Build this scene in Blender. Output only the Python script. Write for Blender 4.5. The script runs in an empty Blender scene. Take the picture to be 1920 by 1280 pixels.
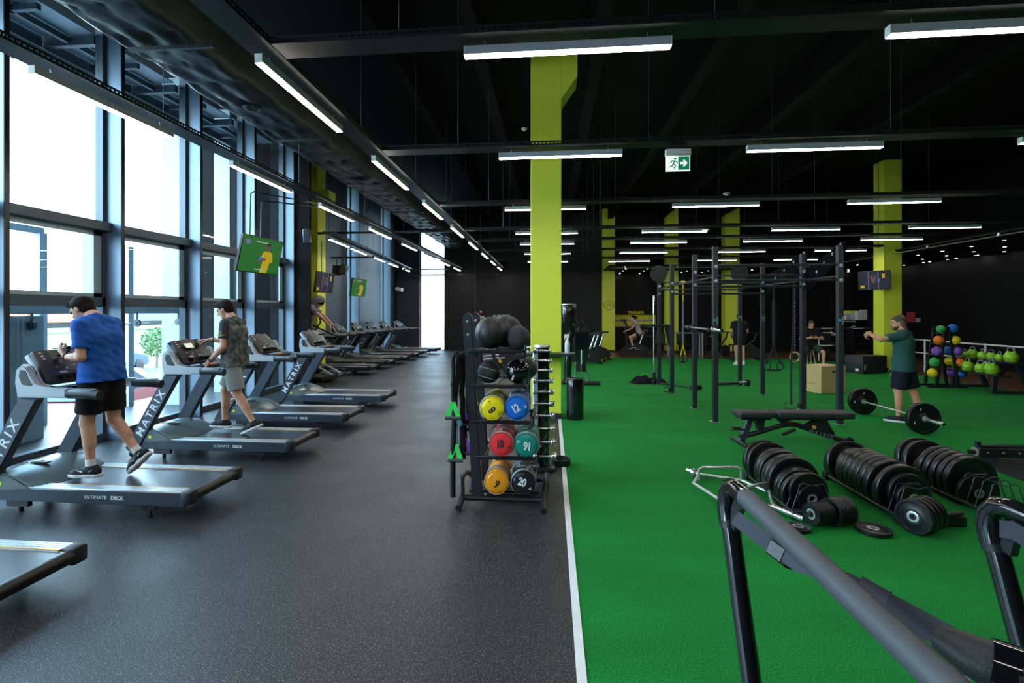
import bpy, bmesh, math, random
import numpy as np
from mathutils import Vector, Matrix, Euler
random.seed(7)
PI = math.pi
scene = bpy.context.scene
COL = scene.collection
# ---------------------------------------------------------------- camera
cam_d = bpy.data.cameras.new('camera'); cam = bpy.data.objects.new('camera', cam_d); COL.objects.link(cam)
YAW = math.atan(92.0/950.0)
cam.location = (0, 0, 1.75); cam.rotation_euler = (PI/2, 0, YAW)
cam_d.sensor_width = 36.0; cam_d.lens = 950.0/1920.0*36.0
cam_d.shift_x = 19.5/1920.0; cam_d.shift_y = -54.5/1920.0
cam_d.clip_start = 0.05; cam_d.clip_end = 400
scene.camera = cam
# ---------------------------------------------------------------- world and exposure
SKY = 17.0
LED = 48.0
world = bpy.data.worlds.new('overcast_sky'); scene.world = world; world.use_nodes = True
wn = world.node_tree.nodes; wl = world.node_tree.links
for n in list(wn): wn.remove(n)
wo = wn.new('ShaderNodeOutputWorld'); wb = wn.new('ShaderNodeBackground')
tc = wn.new('ShaderNodeTexCoord'); sep = wn.new('ShaderNodeSeparateXYZ'); rp = wn.new('ShaderNodeValToRGB')
wl.new(tc.outputs['Generated'], sep.inputs[0]); wl.new(sep.outputs['Z'], rp.inputs[0]); wl.new(rp.outputs[0], wb.inputs[0]); wl.new(wb.outputs[0], wo.inputs[0])
rp.color_ramp.elements[0].position = 0.0; rp.color_ramp.elements[0].color = (0.82, 0.93, 1.0, 1)
rp.color_ramp.elements[1].position = 0.7; rp.color_ramp.elements[1].color = (0.50, 0.76, 1.0, 1)
wb.inputs[1].default_value = SKY
vs = scene.view_settings
scene.display_settings.display_device = 'sRGB'
vs.view_transform = 'Standard'; vs.look = 'None'; vs.gamma = 1.0; vs.use_curve_mapping = False
vs.exposure = 0.0
scene.cycles.max_bounces = 8; scene.cycles.transparent_max_bounces = 24
scene.cycles.sample_clamp_indirect = 4.0
scene.cycles.caustics_reflective = False; scene.cycles.caustics_refractive = False

# ---------------------------------------------------------------- materials
def new_mat(name):
    m = bpy.data.materials.new(name); m.use_nodes = True
    return m, m.node_tree.nodes, m.node_tree.links, m.node_tree.nodes['Principled BSDF']
def mat(name, col, rough=0.5, metal=0.0, spec=0.5, var=0.0, vscale=8.0, bump=0.0, bscale=60.0, coat=0.0, emit=None, estr=0.0):
    m, N, L, b = new_mat(name)
    b.inputs['Base Color'].default_value = (*col, 1); b.inputs['Roughness'].default_value = rough
    b.inputs['Metallic'].default_value = metal; b.inputs['Specular IOR Level'].default_value = spec
    if coat: b.inputs['Coat Weight'].default_value = coat
    if emit: b.inputs['Emission Color'].default_value = (*emit, 1); b.inputs['Emission Strength'].default_value = estr
    t = N.new('ShaderNodeTexCoord')
    if var:
        n = N.new('ShaderNodeTexNoise'); n.inputs['Scale'].default_value = vscale; n.inputs['Detail'].default_value = 5
        L.new(t.outputs['Object'], n.inputs['Vector'])
        mx = N.new('ShaderNodeMix'); mx.data_type = 'RGBA'
        mx.inputs[6].default_value = (*[c*(1-var) for c in col], 1); mx.inputs[7].default_value = (*[min(1, c*(1+var)) for c in col], 1)
        L.new(n.outputs['Fac'], mx.inputs[0]); L.new(mx.outputs[2], b.inputs['Base Color'])
    if bump:
        n2 = N.new('ShaderNodeTexNoise'); n2.inputs['Scale'].default_value = bscale; n2.inputs['Detail'].default_value = 3
        L.new(t.outputs['Object'], n2.inputs['Vector'])
        bp = N.new('ShaderNodeBump'); bp.inputs['Strength'].default_value = bump; bp.inputs['Distance'].default_value = 0.01
        L.new(n2.outputs['Fac'], bp.inputs['Height']); L.new(bp.outputs[0], b.inputs['Normal'])
    return m
def emis(name, col, strength):
    m, N, L, b = new_mat(name)
    b.inputs['Base Color'].default_value = (0, 0, 0, 1); b.inputs['Roughness'].default_value = 0.6
    b.inputs['Emission Color'].default_value = (*col, 1); b.inputs['Emission Strength'].default_value = strength
    return m
M = {}
M['black_metal'] = mat('black powder coated steel', (0.012, 0.013, 0.016), 0.38, 0, 0.5, 0.2, 12)
M['rig_metal'] = mat('charcoal rig steel', (0.020, 0.024, 0.032), 0.42, 0, 0.5, 0.15, 10)
M['gloss_black'] = mat('gloss black enamel', (0.006, 0.006, 0.008), 0.10, 0, 0.5, coat=0.6)
M['rubber'] = mat('black rubber', (0.005, 0.005, 0.006), 0.33, 0, 0.5, 0.3, 20, 0.06, 90)
M['rubber_matt'] = mat('matt black rubber', (0.018, 0.018, 0.020), 0.7, 0, 0.35, 0.3, 30, 0.2, 150)
M['ball_rubber'] = mat('black ball rubber', (0.020, 0.022, 0.026), 0.42, 0, 0.5, 0.35, 9, 0.15, 160)
M['steel'] = mat('brushed steel', (0.70, 0.71, 0.72), 0.30, 0.85, 0.5, 0.1, 30)
M['chrome'] = mat('chrome', (0.86, 0.87, 0.89), 0.20, 0.92)
M['alu'] = mat('grooved aluminium', (0.58, 0.61, 0.64), 0.30, 0.7, 0.5, 0.1, 40)
M['silver'] = mat('silver plastic', (0.40, 0.45, 0.50), 0.38, 0.15, 0.5, 0.05, 6)
M['mid_grey'] = mat('mid grey plastic', (0.16, 0.19, 0.23), 0.42, 0.1, 0.5, 0.05, 6)
M['slate'] = mat('slate blue painted steel', (0.040, 0.053, 0.075), 0.35, 0.2, 0.5, 0.1, 8)
M['hood'] = mat('green grey metallic plastic', (0.135, 0.165, 0.160), 0.26, 0.3, 0.5, 0.1, 5)
M['dark_plastic'] = mat('dark plastic', (0.015, 0.016, 0.019), 0.45, 0, 0.5, 0.15, 20)
M['belt'] = mat('running belt', (0.030, 0.032, 0.036), 0.27, 0, 0.5, 0.25, 6, 0.02, 200)
M['white'] = mat('white print', (0.80, 0.82, 0.84), 0.5)
M['off_white'] = mat('off white plastic', (0.72, 0.73, 0.72), 0.45, 0, 0.5, 0.04, 10)
M['yellow_print'] = mat('yellow stripe', (0.85, 0.42, 0.01), 0.4)
M['lime_print'] = mat('lime sticker', (0.65, 0.80, 0.02), 0.4)
M['red_key'] = mat('red safety key', (0.75, 0.08, 0.01), 0.4, emit=(1, .2, .02), estr=0.25)
M['orange'] = mat('orange plastic', (0.85, 0.30, 0.01), 0.4)
M['lime_wall'] = mat('lime yellow column paint', (0.76, 0.84, 0.07), 0.42, 0, 0.4, 0.05, 3, 0.05, 40)
M['black_wall'] = mat('black wall paint', (0.005, 0.005, 0.006), 0.62, 0, 0.3, 0.15, 2, 0.03, 30)
M['dark_wall'] = mat('anthracite wall paint', (0.009, 0.010, 0.013), 0.55, 0, 0.35, 0.12, 2)
M['blue_panel'] = mat('slate cladding panel', (0.060, 0.075, 0.098), 0.45, 0.1, 0.5, 0.06, 2)
M['matt_black'] = mat('dead matt black plate', (0.004, 0.004, 0.005), 0.9, 0, 0.05)
M['ceiling'] = mat('black sprayed ceiling', (0.0025, 0.0025, 0.003), 0.8, 0, 0.2, 0.3, 2)
M['fin'] = mat('grey anodised mullion', (0.20, 0.28, 0.37), 0.40, 0.3, 0.5, 0.05, 4)
M['fin_dark'] = mat('dark anodised edge', (0.020, 0.026, 0.034), 0.35, 0.3, 0.5)
M['frame'] = mat('window frame', (0.07, 0.095, 0.12), 0.4, 0.3)
M['outer'] = mat('outer facade metal', (0.34, 0.42, 0.48), 0.5, 0.2, 0.5, 0.06, 3)
M['tray'] = mat('black cable tray steel', (0.010, 0.011, 0.013), 0.45, 0.0, 0.25, 0.2, 12)
M['lamp_body'] = mat('grey lamp housing', (0.42, 0.47, 0.55), 0.45, 0.2)
M['led'] = emis('led strip', (1.0, 0.95, 0.86), LED)
M['led_small'] = emis('downlight lens', (1.0, 0.97, 0.92), 40.0)
M['wire'] = mat('suspension wire', (0.10, 0.13, 0.16), 0.4, 0.6)
M['green_ball'] = mat('green ball', (0.04, 0.36, 0.08), 0.5, 0, 0.4, 0.1, 20, 0.2, 80)
M['blue_ball'] = mat('blue ball', (0.01, 0.12, 0.42), 0.5, 0, 0.4, 0.1, 20, 0.2, 80)
M['orange_ball'] = mat('orange ball', (0.75, 0.16, 0.01), 0.5, 0, 0.4, 0.1, 20, 0.2, 80)
M['yellow_ball'] = mat('yellow ball', (0.70, 0.55, 0.01), 0.5, 0, 0.4, 0.1, 20, 0.2, 80)
M['purple_ball'] = mat('purple ball', (0.20, 0.07, 0.42), 0.5, 0, 0.4, 0.1, 20, 0.2, 80)
M['lime_bell'] = mat('lime kettlebell vinyl', (0.26, 0.58, 0.02), 0.4, 0, 0.5, 0.08, 20)
M['bag_yellow'] = mat('yellow bag vinyl', (0.92, 0.74, 0.01), 0.42, 0, 0.5, 0.05, 14, 0.1, 25)
M['bag_blue'] = mat('blue bag vinyl', (0.01, 0.15, 0.62), 0.42, 0, 0.5, 0.05, 14, 0.1, 25)
M['bag_red'] = mat('red bag vinyl', (0.85, 0.04, 0.05), 0.42, 0, 0.5, 0.05, 14, 0.1, 25)
M['bag_green'] = mat('green bag vinyl', (0.01, 0.24, 0.18), 0.42, 0, 0.5, 0.05, 14, 0.1, 25)
M['bag_orange'] = mat('orange bag vinyl', (0.95, 0.36, 0.01), 0.42, 0, 0.5, 0.05, 14, 0.1, 25)
M['bag_black'] = mat('black bag vinyl', (0.012, 0.014, 0.020), 0.35, 0, 0.5, 0.1, 14, 0.1, 25)
M['strap_grey'] = mat('grey webbing', (0.36, 0.39, 0.41), 0.75, 0, 0.2, 0.1, 60)
M['strap_black'] = mat('black webbing', (0.030, 0.034, 0.048), 0.65, 0, 0.3, 0.15, 90, 0.1, 220)
M['tube_black'] = mat('black braided tube', (0.010, 0.010, 0.011), 0.65, 0, 0.3, 0.3, 200, 0.4, 300)
M['neon_green'] = mat('neon green strap', (0.05, 0.75, 0.12), 0.5)
M['sky_blue'] = mat('sky blue strap', (0.20, 0.50, 0.75), 0.5)
M['violet'] = mat('violet strap', (0.36, 0.08, 0.60), 0.5)
M['plywood'] = mat('birch plywood', (0.62, 0.45, 0.21), 0.6, 0, 0.3, 0.18, 3)
M['wood_ring'] = mat('pale wood', (0.70, 0.50, 0.28), 0.5)
M['vinyl_pad'] = mat('black vinyl upholstery', (0.020, 0.022, 0.026), 0.45, 0, 0.5, 0.15, 30, 0.15, 180)
M['foam_grip'] = mat('grey foam grip', (0.052, 0.058, 0.067), 0.55, 0, 0.45, 0.06, 200)
M['black_cloth'] = mat('black cloth', (0.010, 0.010, 0.011), 0.9, 0, 0.1, 0.3, 20)
M['quilt'] = mat('black quilted insulation', (0.034, 0.040, 0.046), 0.45, 0.15, 0.5, 0.3, 5, 0.35, 9)
M['screen_off'] = mat('glossy dark screen', (0.005, 0.006, 0.008), 0.35, 0, 0.3)
M['scr_green'] = emis('football pitch on screen', (0.02, 0.21, 0.03), 0.55)
M['scr_dark'] = emis('dark video on screen', (0.010, 0.010, 0.020), 1.0)
M['scr_yellow'] = emis('yellow shirt on screen', (0.52, 0.38, 0.01), 0.8)
M['scr_skin'] = emis('skin on screen', (0.13, 0.07, 0.06), 0.8)
M['scr_hair'] = emis('hair on screen', (0.01, 0.01, 0.012), 0.8)
M['scr_blue'] = emis('blue patch on screen', (0.02, 0.16, 0.62), 0.9)
M['scr_lav'] = emis('lavender figure on screen', (0.16, 0.13, 0.28), 0.9)
M['scr_white'] = emis('white caption on screen', (0.45, 0.55, 0.55), 0.7)
M['digit_green'] = emis('green led digits', (0.10, 0.80, 0.05), 0.9)
M['sign_green'] = emis('exit sign green', (0.0, 0.16, 0.07), 1.0)
M['sign_white'] = emis('exit sign white', (0.85, 0.95, 0.90), 1.0)
M['paper'] = mat('paper', (0.55, 0.55, 0.56), 0.7)
M['print_red'] = mat('red print', (0.50, 0.05, 0.06), 0.6)
M['print_black'] = mat('black print', (0.02, 0.02, 0.02), 0.6)
M['board_yellow'] = mat('yellow board', (0.80, 0.74, 0.01), 0.5)
M['asphalt'] = mat('asphalt', (0.13, 0.13, 0.125), 0.9, 0, 0.2, 0.1, 1)
M['lawn'] = mat('lawn', (0.12, 0.16, 0.06), 0.9, 0, 0.2, 0.2, 1)
M['leaf'] = mat('tree leaves', (0.07, 0.13, 0.04), 0.7, 0, 0.3, 0.3, 3)
M['bark'] = mat('bark', (0.20, 0.15, 0.10), 0.9)
M['car_red'] = mat('red car paint', (0.40, 0.10, 0.10), 0.25, 0, 0.5, coat=0.5)
M['car_white'] = mat('white car paint', (0.55, 0.56, 0.58), 0.25, 0, 0.5, coat=0.5)
M['car_blue'] = mat('dark blue car paint', (0.05, 0.09, 0.18), 0.25, 0, 0.5, coat=0.5)
M['car_silver'] = mat('silver car paint', (0.33, 0.36, 0.40), 0.25, 0.4, 0.5, coat=0.5)
M['car_glass'] = mat('car glass', (0.03, 0.05, 0.07), 0.08)
M['wagon'] = mat('freight wagon paint', (0.33, 0.12, 0.09), 0.7, 0, 0.3, 0.1, 1)
M['wagon_blue'] = mat('blue freight wagon paint', (0.16, 0.22, 0.36), 0.7, 0, 0.3, 0.1, 1)
M['skin'] = mat('skin', (0.60, 0.33, 0.22), 0.5, 0, 0.4, 0.08, 12)
M['skin2'] = mat('tanned skin', (0.60, 0.29, 0.165), 0.5, 0, 0.4, 0.08, 12)
M['hair_dark'] = mat('dark brown hair', (0.016, 0.010, 0.007), 0.7, 0, 0.08, 0.4, 60, 0.6, 70)
M['hair_brown'] = mat('brown hair', (0.085, 0.045, 0.024), 0.5, 0, 0.4, 0.4, 60, 0.6, 70)
M['beard'] = mat('beard', (0.07, 0.040, 0.026), 0.7, 0, 0.3, 0.4, 80, 0.5, 120)
M['eye'] = mat('eye', (0.02, 0.015, 0.012), 0.2)
M['shirt_blue'] = mat('royal blue jersey', (0.006, 0.090, 0.42), 0.7, 0, 0.3, 0.12, 10, 0.12, 30)
M['shirt_teal'] = mat('dark teal jersey', (0.018, 0.085, 0.078), 0.75, 0, 0.3, 0.15, 40, 0.12, 30)
M['cloth_navy'] = mat('navy shorts', (0.010, 0.013, 0.025), 0.8, 0, 0.2, 0.1, 10, 0.1, 30)
M['cloth_black'] = mat('black sportswear', (0.009, 0.009, 0.011), 0.8, 0, 0.2, 0.2, 10, 0.1, 30)
M['cloth_grey'] = mat('grey shorts', (0.30, 0.33, 0.34), 0.8, 0, 0.2, 0.15, 10, 0.12, 30)
M['cloth_pink'] = mat('dusty pink shirt', (0.42, 0.33, 0.33), 0.8, 0, 0.2, 0.1, 10)
M['cloth_green'] = mat('dark green shorts', (0.025, 0.05, 0.045), 0.8, 0, 0.2, 0.1, 10)
M['sock'] = mat('white sock', (0.75, 0.76, 0.78), 0.8)
M['shoe_black'] = mat('black shoe mesh', (0.016, 0.017, 0.020), 0.7, 0, 0.3, 0.3, 60)
M['shoe_white'] = mat('white shoe foam', (0.72, 0.73, 0.75), 0.5)
M['hood_grey'] = mat('grey hooded jersey', (0.16, 0.17, 0.20), 0.8, 0, 0.2, 0.15, 10)

def camo():
    m, N, L, b = new_mat('grey camouflage jersey')
    t = N.new('ShaderNodeTexCoord'); n = N.new('ShaderNodeTexNoise'); n.inputs['Scale'].default_value = 16; n.inputs['Detail'].default_value = 6; n.inputs['Roughness'].default_value = 0.65
    r = N.new('ShaderNodeValToRGB'); L.new(t.outputs['Object'], n.inputs['Vector']); L.new(n.outputs['Fac'], r.inputs[0]); L.new(r.outputs[0], b.inputs['Base Color'])
    e = r.color_ramp.elements; e[0].position = 0.42; e[0].color = (0.028, 0.036, 0.044, 1); e[1].position = 0.60; e[1].color = (0.155, 0.165, 0.15, 1)
    b.inputs['Roughness'].default_value = 0.8
    return m
M['camo'] = camo()
M['camo_sleeve'] = mat('plum grey sleeve', (0.050, 0.042, 0.056), 0.8, 0, 0.2, 0.1, 10)

def floor_mat():
    m, N, L, b = new_mat('speckled rubber floor')
    t = N.new('ShaderNodeTexCoord')
    def flecks(scale, lo, hi):
        n = N.new('ShaderNodeTexNoise'); n.inputs['Scale'].default_value = scale; n.inputs['Detail'].default_value = 2
        L.new(t.outputs['Object'], n.inputs['Vector'])
        r = N.new('ShaderNodeValToRGB'); r.color_ramp.elements[0].position = lo; r.color_ramp.elements[1].position = hi
        L.new(n.outputs['Fac'], r.inputs[0]); return r
    a = flecks(150, 0.59, 0.64); c = flecks(85, 0.63, 0.67)
    m1 = N.new('ShaderNodeMix'); m1.data_type = 'RGBA'; m1.inputs[6].default_value = (0.011, 0.0125, 0.0135, 1); m1.inputs[7].default_value = (0.19, 0.20, 0.205, 1)
    L.new(a.outputs[0], m1.inputs[0])
    m2 = N.new('ShaderNodeMix'); m2.data_type = 'RGBA'; m2.inputs[7].default_value = (0.13, 0.14, 0.145, 1)
    L.new(m1.outputs[2], m2.inputs[6]); L.new(c.outputs[0], m2.inputs[0]); L.new(m2.outputs[2], b.inputs['Base Color'])
    n = N.new('ShaderNodeTexNoise'); n.inputs['Scale'].default_value = 1.3; n.inputs['Detail'].default_value = 4; L.new(t.outputs['Object'], n.inputs['Vector'])
    r = N.new('ShaderNodeMapRange'); r.inputs[1].default_value = 0.3; r.inputs[2].default_value = 0.7; b.inputs['Specular IOR Level'].default_value = 0.38; r.inputs[3].default_value = 0.34; r.inputs[4].default_value = 0.47
    L.new(n.outputs['Fac'], r.inputs[0]); L.new(r.outputs[0], b.inputs['Roughness'])
    n3 = N.new('ShaderNodeTexNoise'); n3.inputs['Scale'].default_value = 130; L.new(t.outputs['Object'], n3.inputs['Vector'])
    bp = N.new('ShaderNodeBump'); bp.inputs['Strength'].default_value = 0.35; bp.inputs['Distance'].default_value = 0.004
    L.new(n3.outputs['Fac'], bp.inputs['Height']); L.new(bp.outputs[0], b.inputs['Normal'])
    return m
M['floor'] = floor_mat()
def turf_mat():
    m, N, L, b = new_mat('green artificial turf')
    t = N.new('ShaderNodeTexCoord')
    n = N.new('ShaderNodeTexNoise'); n.inputs['Scale'].default_value = 120; n.inputs['Detail'].default_value = 5; n.inputs['Roughness'].default_value = 0.7
    L.new(t.outputs['Object'], n.inputs['Vector'])
    r = N.new('ShaderNodeValToRGB'); e = r.color_ramp.elements
    e[0].position = 0.36; e[0].color = (0.001, 0.085, 0.012, 1); e[1].position = 0.66; e[1].color = (0.010, 0.46, 0.060, 1)
    L.new(n.outputs['Fac'], r.inputs[0])
    n2 = N.new('ShaderNodeTexNoise'); n2.inputs['Scale'].default_value = 0.8; n2.inputs['Detail'].default_value = 4
    mp = N.new('ShaderNodeMapping'); mp.inputs['Scale'].default_value = (0.6, 2.0, 1); L.new(t.outputs['Object'], mp.inputs[0]); L.new(mp.outputs[0], n2.inputs['Vector'])
    mr = N.new('ShaderNodeMapRange'); mr.inputs[1].default_value = 0.3; mr.inputs[2].default_value = 0.7; mr.inputs[3].default_value = 0.80; mr.inputs[4].default_value = 1.15
    L.new(n2.outputs['Fac'], mr.inputs[0])
    mx = N.new('ShaderNodeMix'); mx.data_type = 'RGBA'; mx.blend_type = 'MULTIPLY'; mx.inputs[0].default_value = 1.0
    L.new(r.outputs[0], mx.inputs[6]); L.new(mr.outputs[0], mx.inputs[7]); L.new(mx.outputs[2], b.inputs['Base Color'])
    b.inputs['Roughness'].default_value = 0.85; b.inputs['Specular IOR Level'].default_value = 0.25
    bp = N.new('ShaderNodeBump'); bp.inputs['Strength'].default_value = 0.9; bp.inputs['Distance'].default_value = 0.015
    L.new(n.outputs['Fac'], bp.inputs['Height']); L.new(bp.outputs[0], b.inputs['Normal'])
    return m
M['turf'] = turf_mat()
def wood_mat():
    m, N, L, b = new_mat('brown wood effect floor')
    t = N.new('ShaderNodeTexCoord'); n = N.new('ShaderNodeTexNoise'); n.inputs['Scale'].default_value = 5; n.inputs['Detail'].default_value = 6
    mp = N.new('ShaderNodeMapping'); mp.inputs['Scale'].default_value = (0.6, 8, 1); L.new(t.outputs['Object'], mp.inputs[0]); L.new(mp.outputs[0], n.inputs['Vector'])
    r = N.new('ShaderNodeValToRGB'); e = r.color_ramp.elements; e[0].position = .3; e[0].color = (0.10, 0.050, 0.026, 1); e[1].position = .75; e[1].color = (0.20, 0.105, 0.055, 1)
    L.new(n.outputs['Fac'], r.inputs[0]); L.new(r.outputs[0], b.inputs['Base Color']); b.inputs['Roughness'].default_value = 0.32
    return m
M['wood'] = wood_mat()
def tray_bottom():
    m, N, L, b = new_mat('perforated tray underside')
    t = N.new('ShaderNodeTexCoord'); br = N.new('ShaderNodeTexBrick'); br.offset = 0.5
    br.inputs['Scale'].default_value = 1.0; br.inputs['Brick Width'].default_value = 0.075; br.inputs['Row Height'].default_value = 0.028; br.inputs['Mortar Size'].default_value = 0.011; br.inputs['Mortar Smooth'].default_value = 0
    br.inputs['Color1'].default_value = (0.002, 0.002, 0.002, 1); br.inputs['Color2'].default_value = (0.002, 0.002, 0.002, 1); br.inputs['Mortar'].default_value = (0.017, 0.019, 0.023, 1)
    L.new(t.outputs['Object'], br.inputs['Vector']); L.new(br.outputs['Color'], b.inputs['Base Color']); b.inputs['Roughness'].default_value = 0.45; b.inputs['Specular IOR Level'].default_value = 0.25
    return m
M['tray_bottom'] = tray_bottom()
def glass_mat(name, tint, refl=1.0):
    m, N, L, b = new_mat(name); N.remove(b); o = N['Material Output']
    tr = N.new('ShaderNodeBsdfTransparent'); tr.inputs[0].default_value = (*tint, 1)
    gl = N.new('ShaderNodeBsdfGlossy'); gl.inputs['Roughness'].default_value = 0.0; gl.inputs[0].default_value = (refl, refl, refl, 1)
    lw = N.new('ShaderNodeLayerWeight'); lw.inputs[0].default_value = 0.5; mx = N.new('ShaderNodeMixShader')
    pw = N.new('ShaderNodeMath'); pw.operation = 'POWER'; pw.inputs[1].default_value = 4.0; L.new(lw.outputs['Facing'], pw.inputs[0])
    fr = N.new('ShaderNodeMath'); fr.operation = 'MULTIPLY_ADD'; fr.inputs[1].default_value = 0.55; fr.inputs[2].default_value = 0.03; L.new(pw.outputs[0], fr.inputs[0])
    L.new(fr.outputs[0], mx.inputs[0]); L.new(tr.outputs[0], mx.inputs[1]); L.new(gl.outputs[0], mx.inputs[2]); L.new(mx.outputs[0], o.inputs[0])
    return m
M['glass'] = glass_mat('window glass', (0.86, 0.95, 0.99))
M['bottle'] = glass_mat('clear bottle plastic', (0.80, 0.90, 0.95))

# ---------------------------------------------------------------- mesh builder
class MB:
    def __init__(s): s.bm = bmesh.new()
    def box(s, c, size, rot=None, bev=0.0, seg=1):
        r = bmesh.ops.create_cube(s.bm, size=1.0); vs_ = r['verts']
        for v in vs_: v.co = Vector((v.co.x*size[0], v.co.y*size[1], v.co.z*size[2]))
        if bev:
            es = list({e for v in vs_ for e in v.link_edges})
            q = bmesh.ops.bevel(s.bm, geom=es, offset=bev, segments=seg, profile=0.5, affect='EDGES')
            vs_ = list({v for f in q['faces'] for v in f.verts} | {v for v in vs_ if v.is_valid})
        mtx = Matrix.Translation(Vector(c))
        if rot is not None: mtx = mtx @ (rot.to_4x4() if not isinstance(rot, (tuple, list)) else Euler(rot).to_matrix().to_4x4())
        for v in vs_: v.co = mtx @ v.co
        return s
    def bx(s, x0, x1, y0, y1, z0, z1, bev=0.0, seg=1):
        return s.box(((x0+x1)/2, (y0+y1)/2, (z0+z1)/2), (abs(x1-x0), abs(y1-y0), abs(z1-z0)), None, bev, seg)
    def ring(s, c, u, v, ru, rv, n): return [s.bm.verts.new(Vector(c)+u*(ru*math.cos(2*PI*i/n))+v*(rv*math.sin(2*PI*i/n))) for i in range(n)]
    def tube(s, pts, r, n=10, closed=False, cap=True, flat=None, up=None):
        """sweep a round (or flat=(half width, half thickness)) section along pts; r may be a list"""
        P = [Vector(p) for p in pts]; m_ = len(P)
        R = r if isinstance(r, (list, tuple)) else [r]*m_
        T = []
        for i in range(m_):
            a = P[(i-1) % m_] if (closed or i > 0) else P[i]; b = P[(i+1) % m_] if (closed or i < m_-1) else P[i]
            T.append((b-a).normalized() if (b-a).length > 1e-9 else Vector((0, 0, 1)))
        u = Vector(up) if up is not None else (Vector((0, 0, 1)) if abs(T[0].z) < 0.9 else Vector((1, 0, 0)))
        rings = []
        for i in range(m_):
            if up is not None: u = Vector(up)
            u = (u - T[i]*u.dot(T[i]))
            if u.length < 1e-6: u = T[i].orthogonal()
            u.normalize(); v = T[i].cross(u)
            if flat:
                w, t_ = flat
                cs = [(t_, w), (-t_, w), (-t_, -w), (t_, -w)]
                rings.append([s.bm.verts.new(P[i]+u*a+v*b) for a, b in cs])
            else: rings.append(s.ring(P[i], u, v, R[i], R[i], n))
        k = len(rings[0])
        rng = range(m_ if closed else m_-1)
        for i in rng:
            A, B = rings[i], rings[(i+1) % m_]
            for j in range(k): s.bm.faces.new((A[j], A[(j+1) % k], B[(j+1) % k], B[j]))
        if cap and not closed:
            s.bm.faces.new(list(reversed(rings[0]))); s.bm.faces.new(rings[-1])
        return s
    def cyl(s, p0, p1, r, n=16, r1=None): return s.tube([p0, p1], [r, r if r1 is None else r1], n)
    def lathe(s, prof, n=24, c=(0, 0, 0), axis=(0, 0, 1), sx=1.0):
        """prof: list of (r, h) along the axis"""
        ax = Vector(axis).normalized(); u = ax.orthogonal().normalized(); v = ax.cross(u); c = Vector(c)
        rings = []
        for r, h in prof:
            if r < 1e-5: rings.append([s.bm.verts.new(c+ax*h)])
            else: rings.append(s.ring(c+ax*h, u, v, r, r*sx, n))
        for a, b in zip(rings[:-1], rings[1:]):
            if len(a) == 1 and len(b) == 1: continue
            for j in range(n):
                j2 = (j+1) % n
                if len(a) == 1: s.bm.faces.new((a[0], b[j2], b[j]))
                elif len(b) == 1: s.bm.faces.new((a[j], a[j2], b[0]))
                else: s.bm.faces.new((a[j], a[j2], b[j2], b[j]))
        return s
    def sphere(s, c, r, n=20, sq=(1, 1, 1)):
        rr = bmesh.ops.create_uvsphere(s.bm, u_segments=n, v_segments=max(6, n*2//3), radius=r)
        for v in rr['verts']: v.co = Vector((v.co.x*sq[0], v.co.y*sq[1], v.co.z*sq[2]))+Vector(c)
        return s
    def prism(s, poly, y0, y1, axis='y'):
        """extrude a polygon given in the plane normal to axis: axis y -> (x,z), x -> (y,z), z -> (x,y)"""
        def P(a, b, t): return {'y': (a, t, b), 'x': (t, a, b), 'z': (a, b, t)}[axis]
        A = [s.bm.verts.new(P(a, b, y0)) for a, b in poly]; B = [s.bm.verts.new(P(a, b, y1)) for a, b in poly]
        n = len(poly)
        s.bm.faces.new(A); s.bm.faces.new(list(reversed(B)))
        for i in range(n): s.bm.faces.new((A[i], B[i], B[(i+1) % n], A[(i+1) % n]))
        return s
    def quad(s, *p): s.bm.faces.new([s.bm.verts.new(q) for q in p]); return s
    def mesh(s, name, m, smooth=True, angle=40):
        bmesh.ops.recalc_face_normals(s.bm, faces=s.bm.faces)
        me = bpy.data.meshes.new(name); s.bm.to_mesh(me); s.bm.free()
        me.materials.append(M[m] if isinstance(m, str) else m)
        if smooth:
            for p in me.polygons: p.use_smooth = True
            try: me.set_sharp_from_angle(angle=math.radians(angle))
            except Exception: pass
        return me
def obj(name, mb, m=None, parent=None, loc=None, rot=None, label=None, smooth=True, angle=40):
    me = mb if isinstance(mb, bpy.types.Mesh) else mb.mesh(name, m, smooth, angle)
    o = bpy.data.objects.new(name, me); COL.objects.link(o)
    if parent is not None: o.parent = parent
    if loc is not None: o.location = loc
    if rot is not None: o.rotation_euler = rot
    if label: o['label'] = label
    return o
def thing(name, label, cat, loc=(0, 0, 0), rotz=0.0, group=None, rot=None):
    o = bpy.data.objects.new(name, None); COL.objects.link(o); o.empty_display_size = 0.1
    o.location = loc; o.rotation_euler = rot if rot is not None else (0, 0, rotz)
    o['label'] = label; o['category'] = cat
    if group: o['group'] = group
    return o
def tag(o, label, cat, group=None):
    o['label'] = label; o['category'] = cat
    if group: o['group'] = group
    return o
def struct(name, mb, m, label, parent=None, smooth=True):
    o = obj(name, mb, m, parent, smooth=smooth)
    if parent is None: o['kind'] = 'structure'; o['label'] = label
    return o
def sgroup(name, label):
    o = bpy.data.objects.new(name, None); COL.objects.link(o); o['kind'] = 'structure'; o['label'] = label
    return o
def dup(root, loc, rotz=None, label=None, group=None, rot=None):
    def cp(o, par):
        c = o.copy(); COL.objects.link(c)
        if par is not None: c.parent = par
        for ch in kids.get(o.name, []): cp(ch, c)
        return c
    kids = {}
    def walk(o):
        kids[o.name] = list(o.children)
        for ch in o.children: walk(ch)
    walk(root)
    r = cp(root, None); r.location = loc
    if rot is not None: r.rotation_euler = rot
    elif rotz is not None: r.rotation_euler = (0, 0, rotz)
    if label: r['label'] = label
    if group: r['group'] = group
    return r
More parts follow.
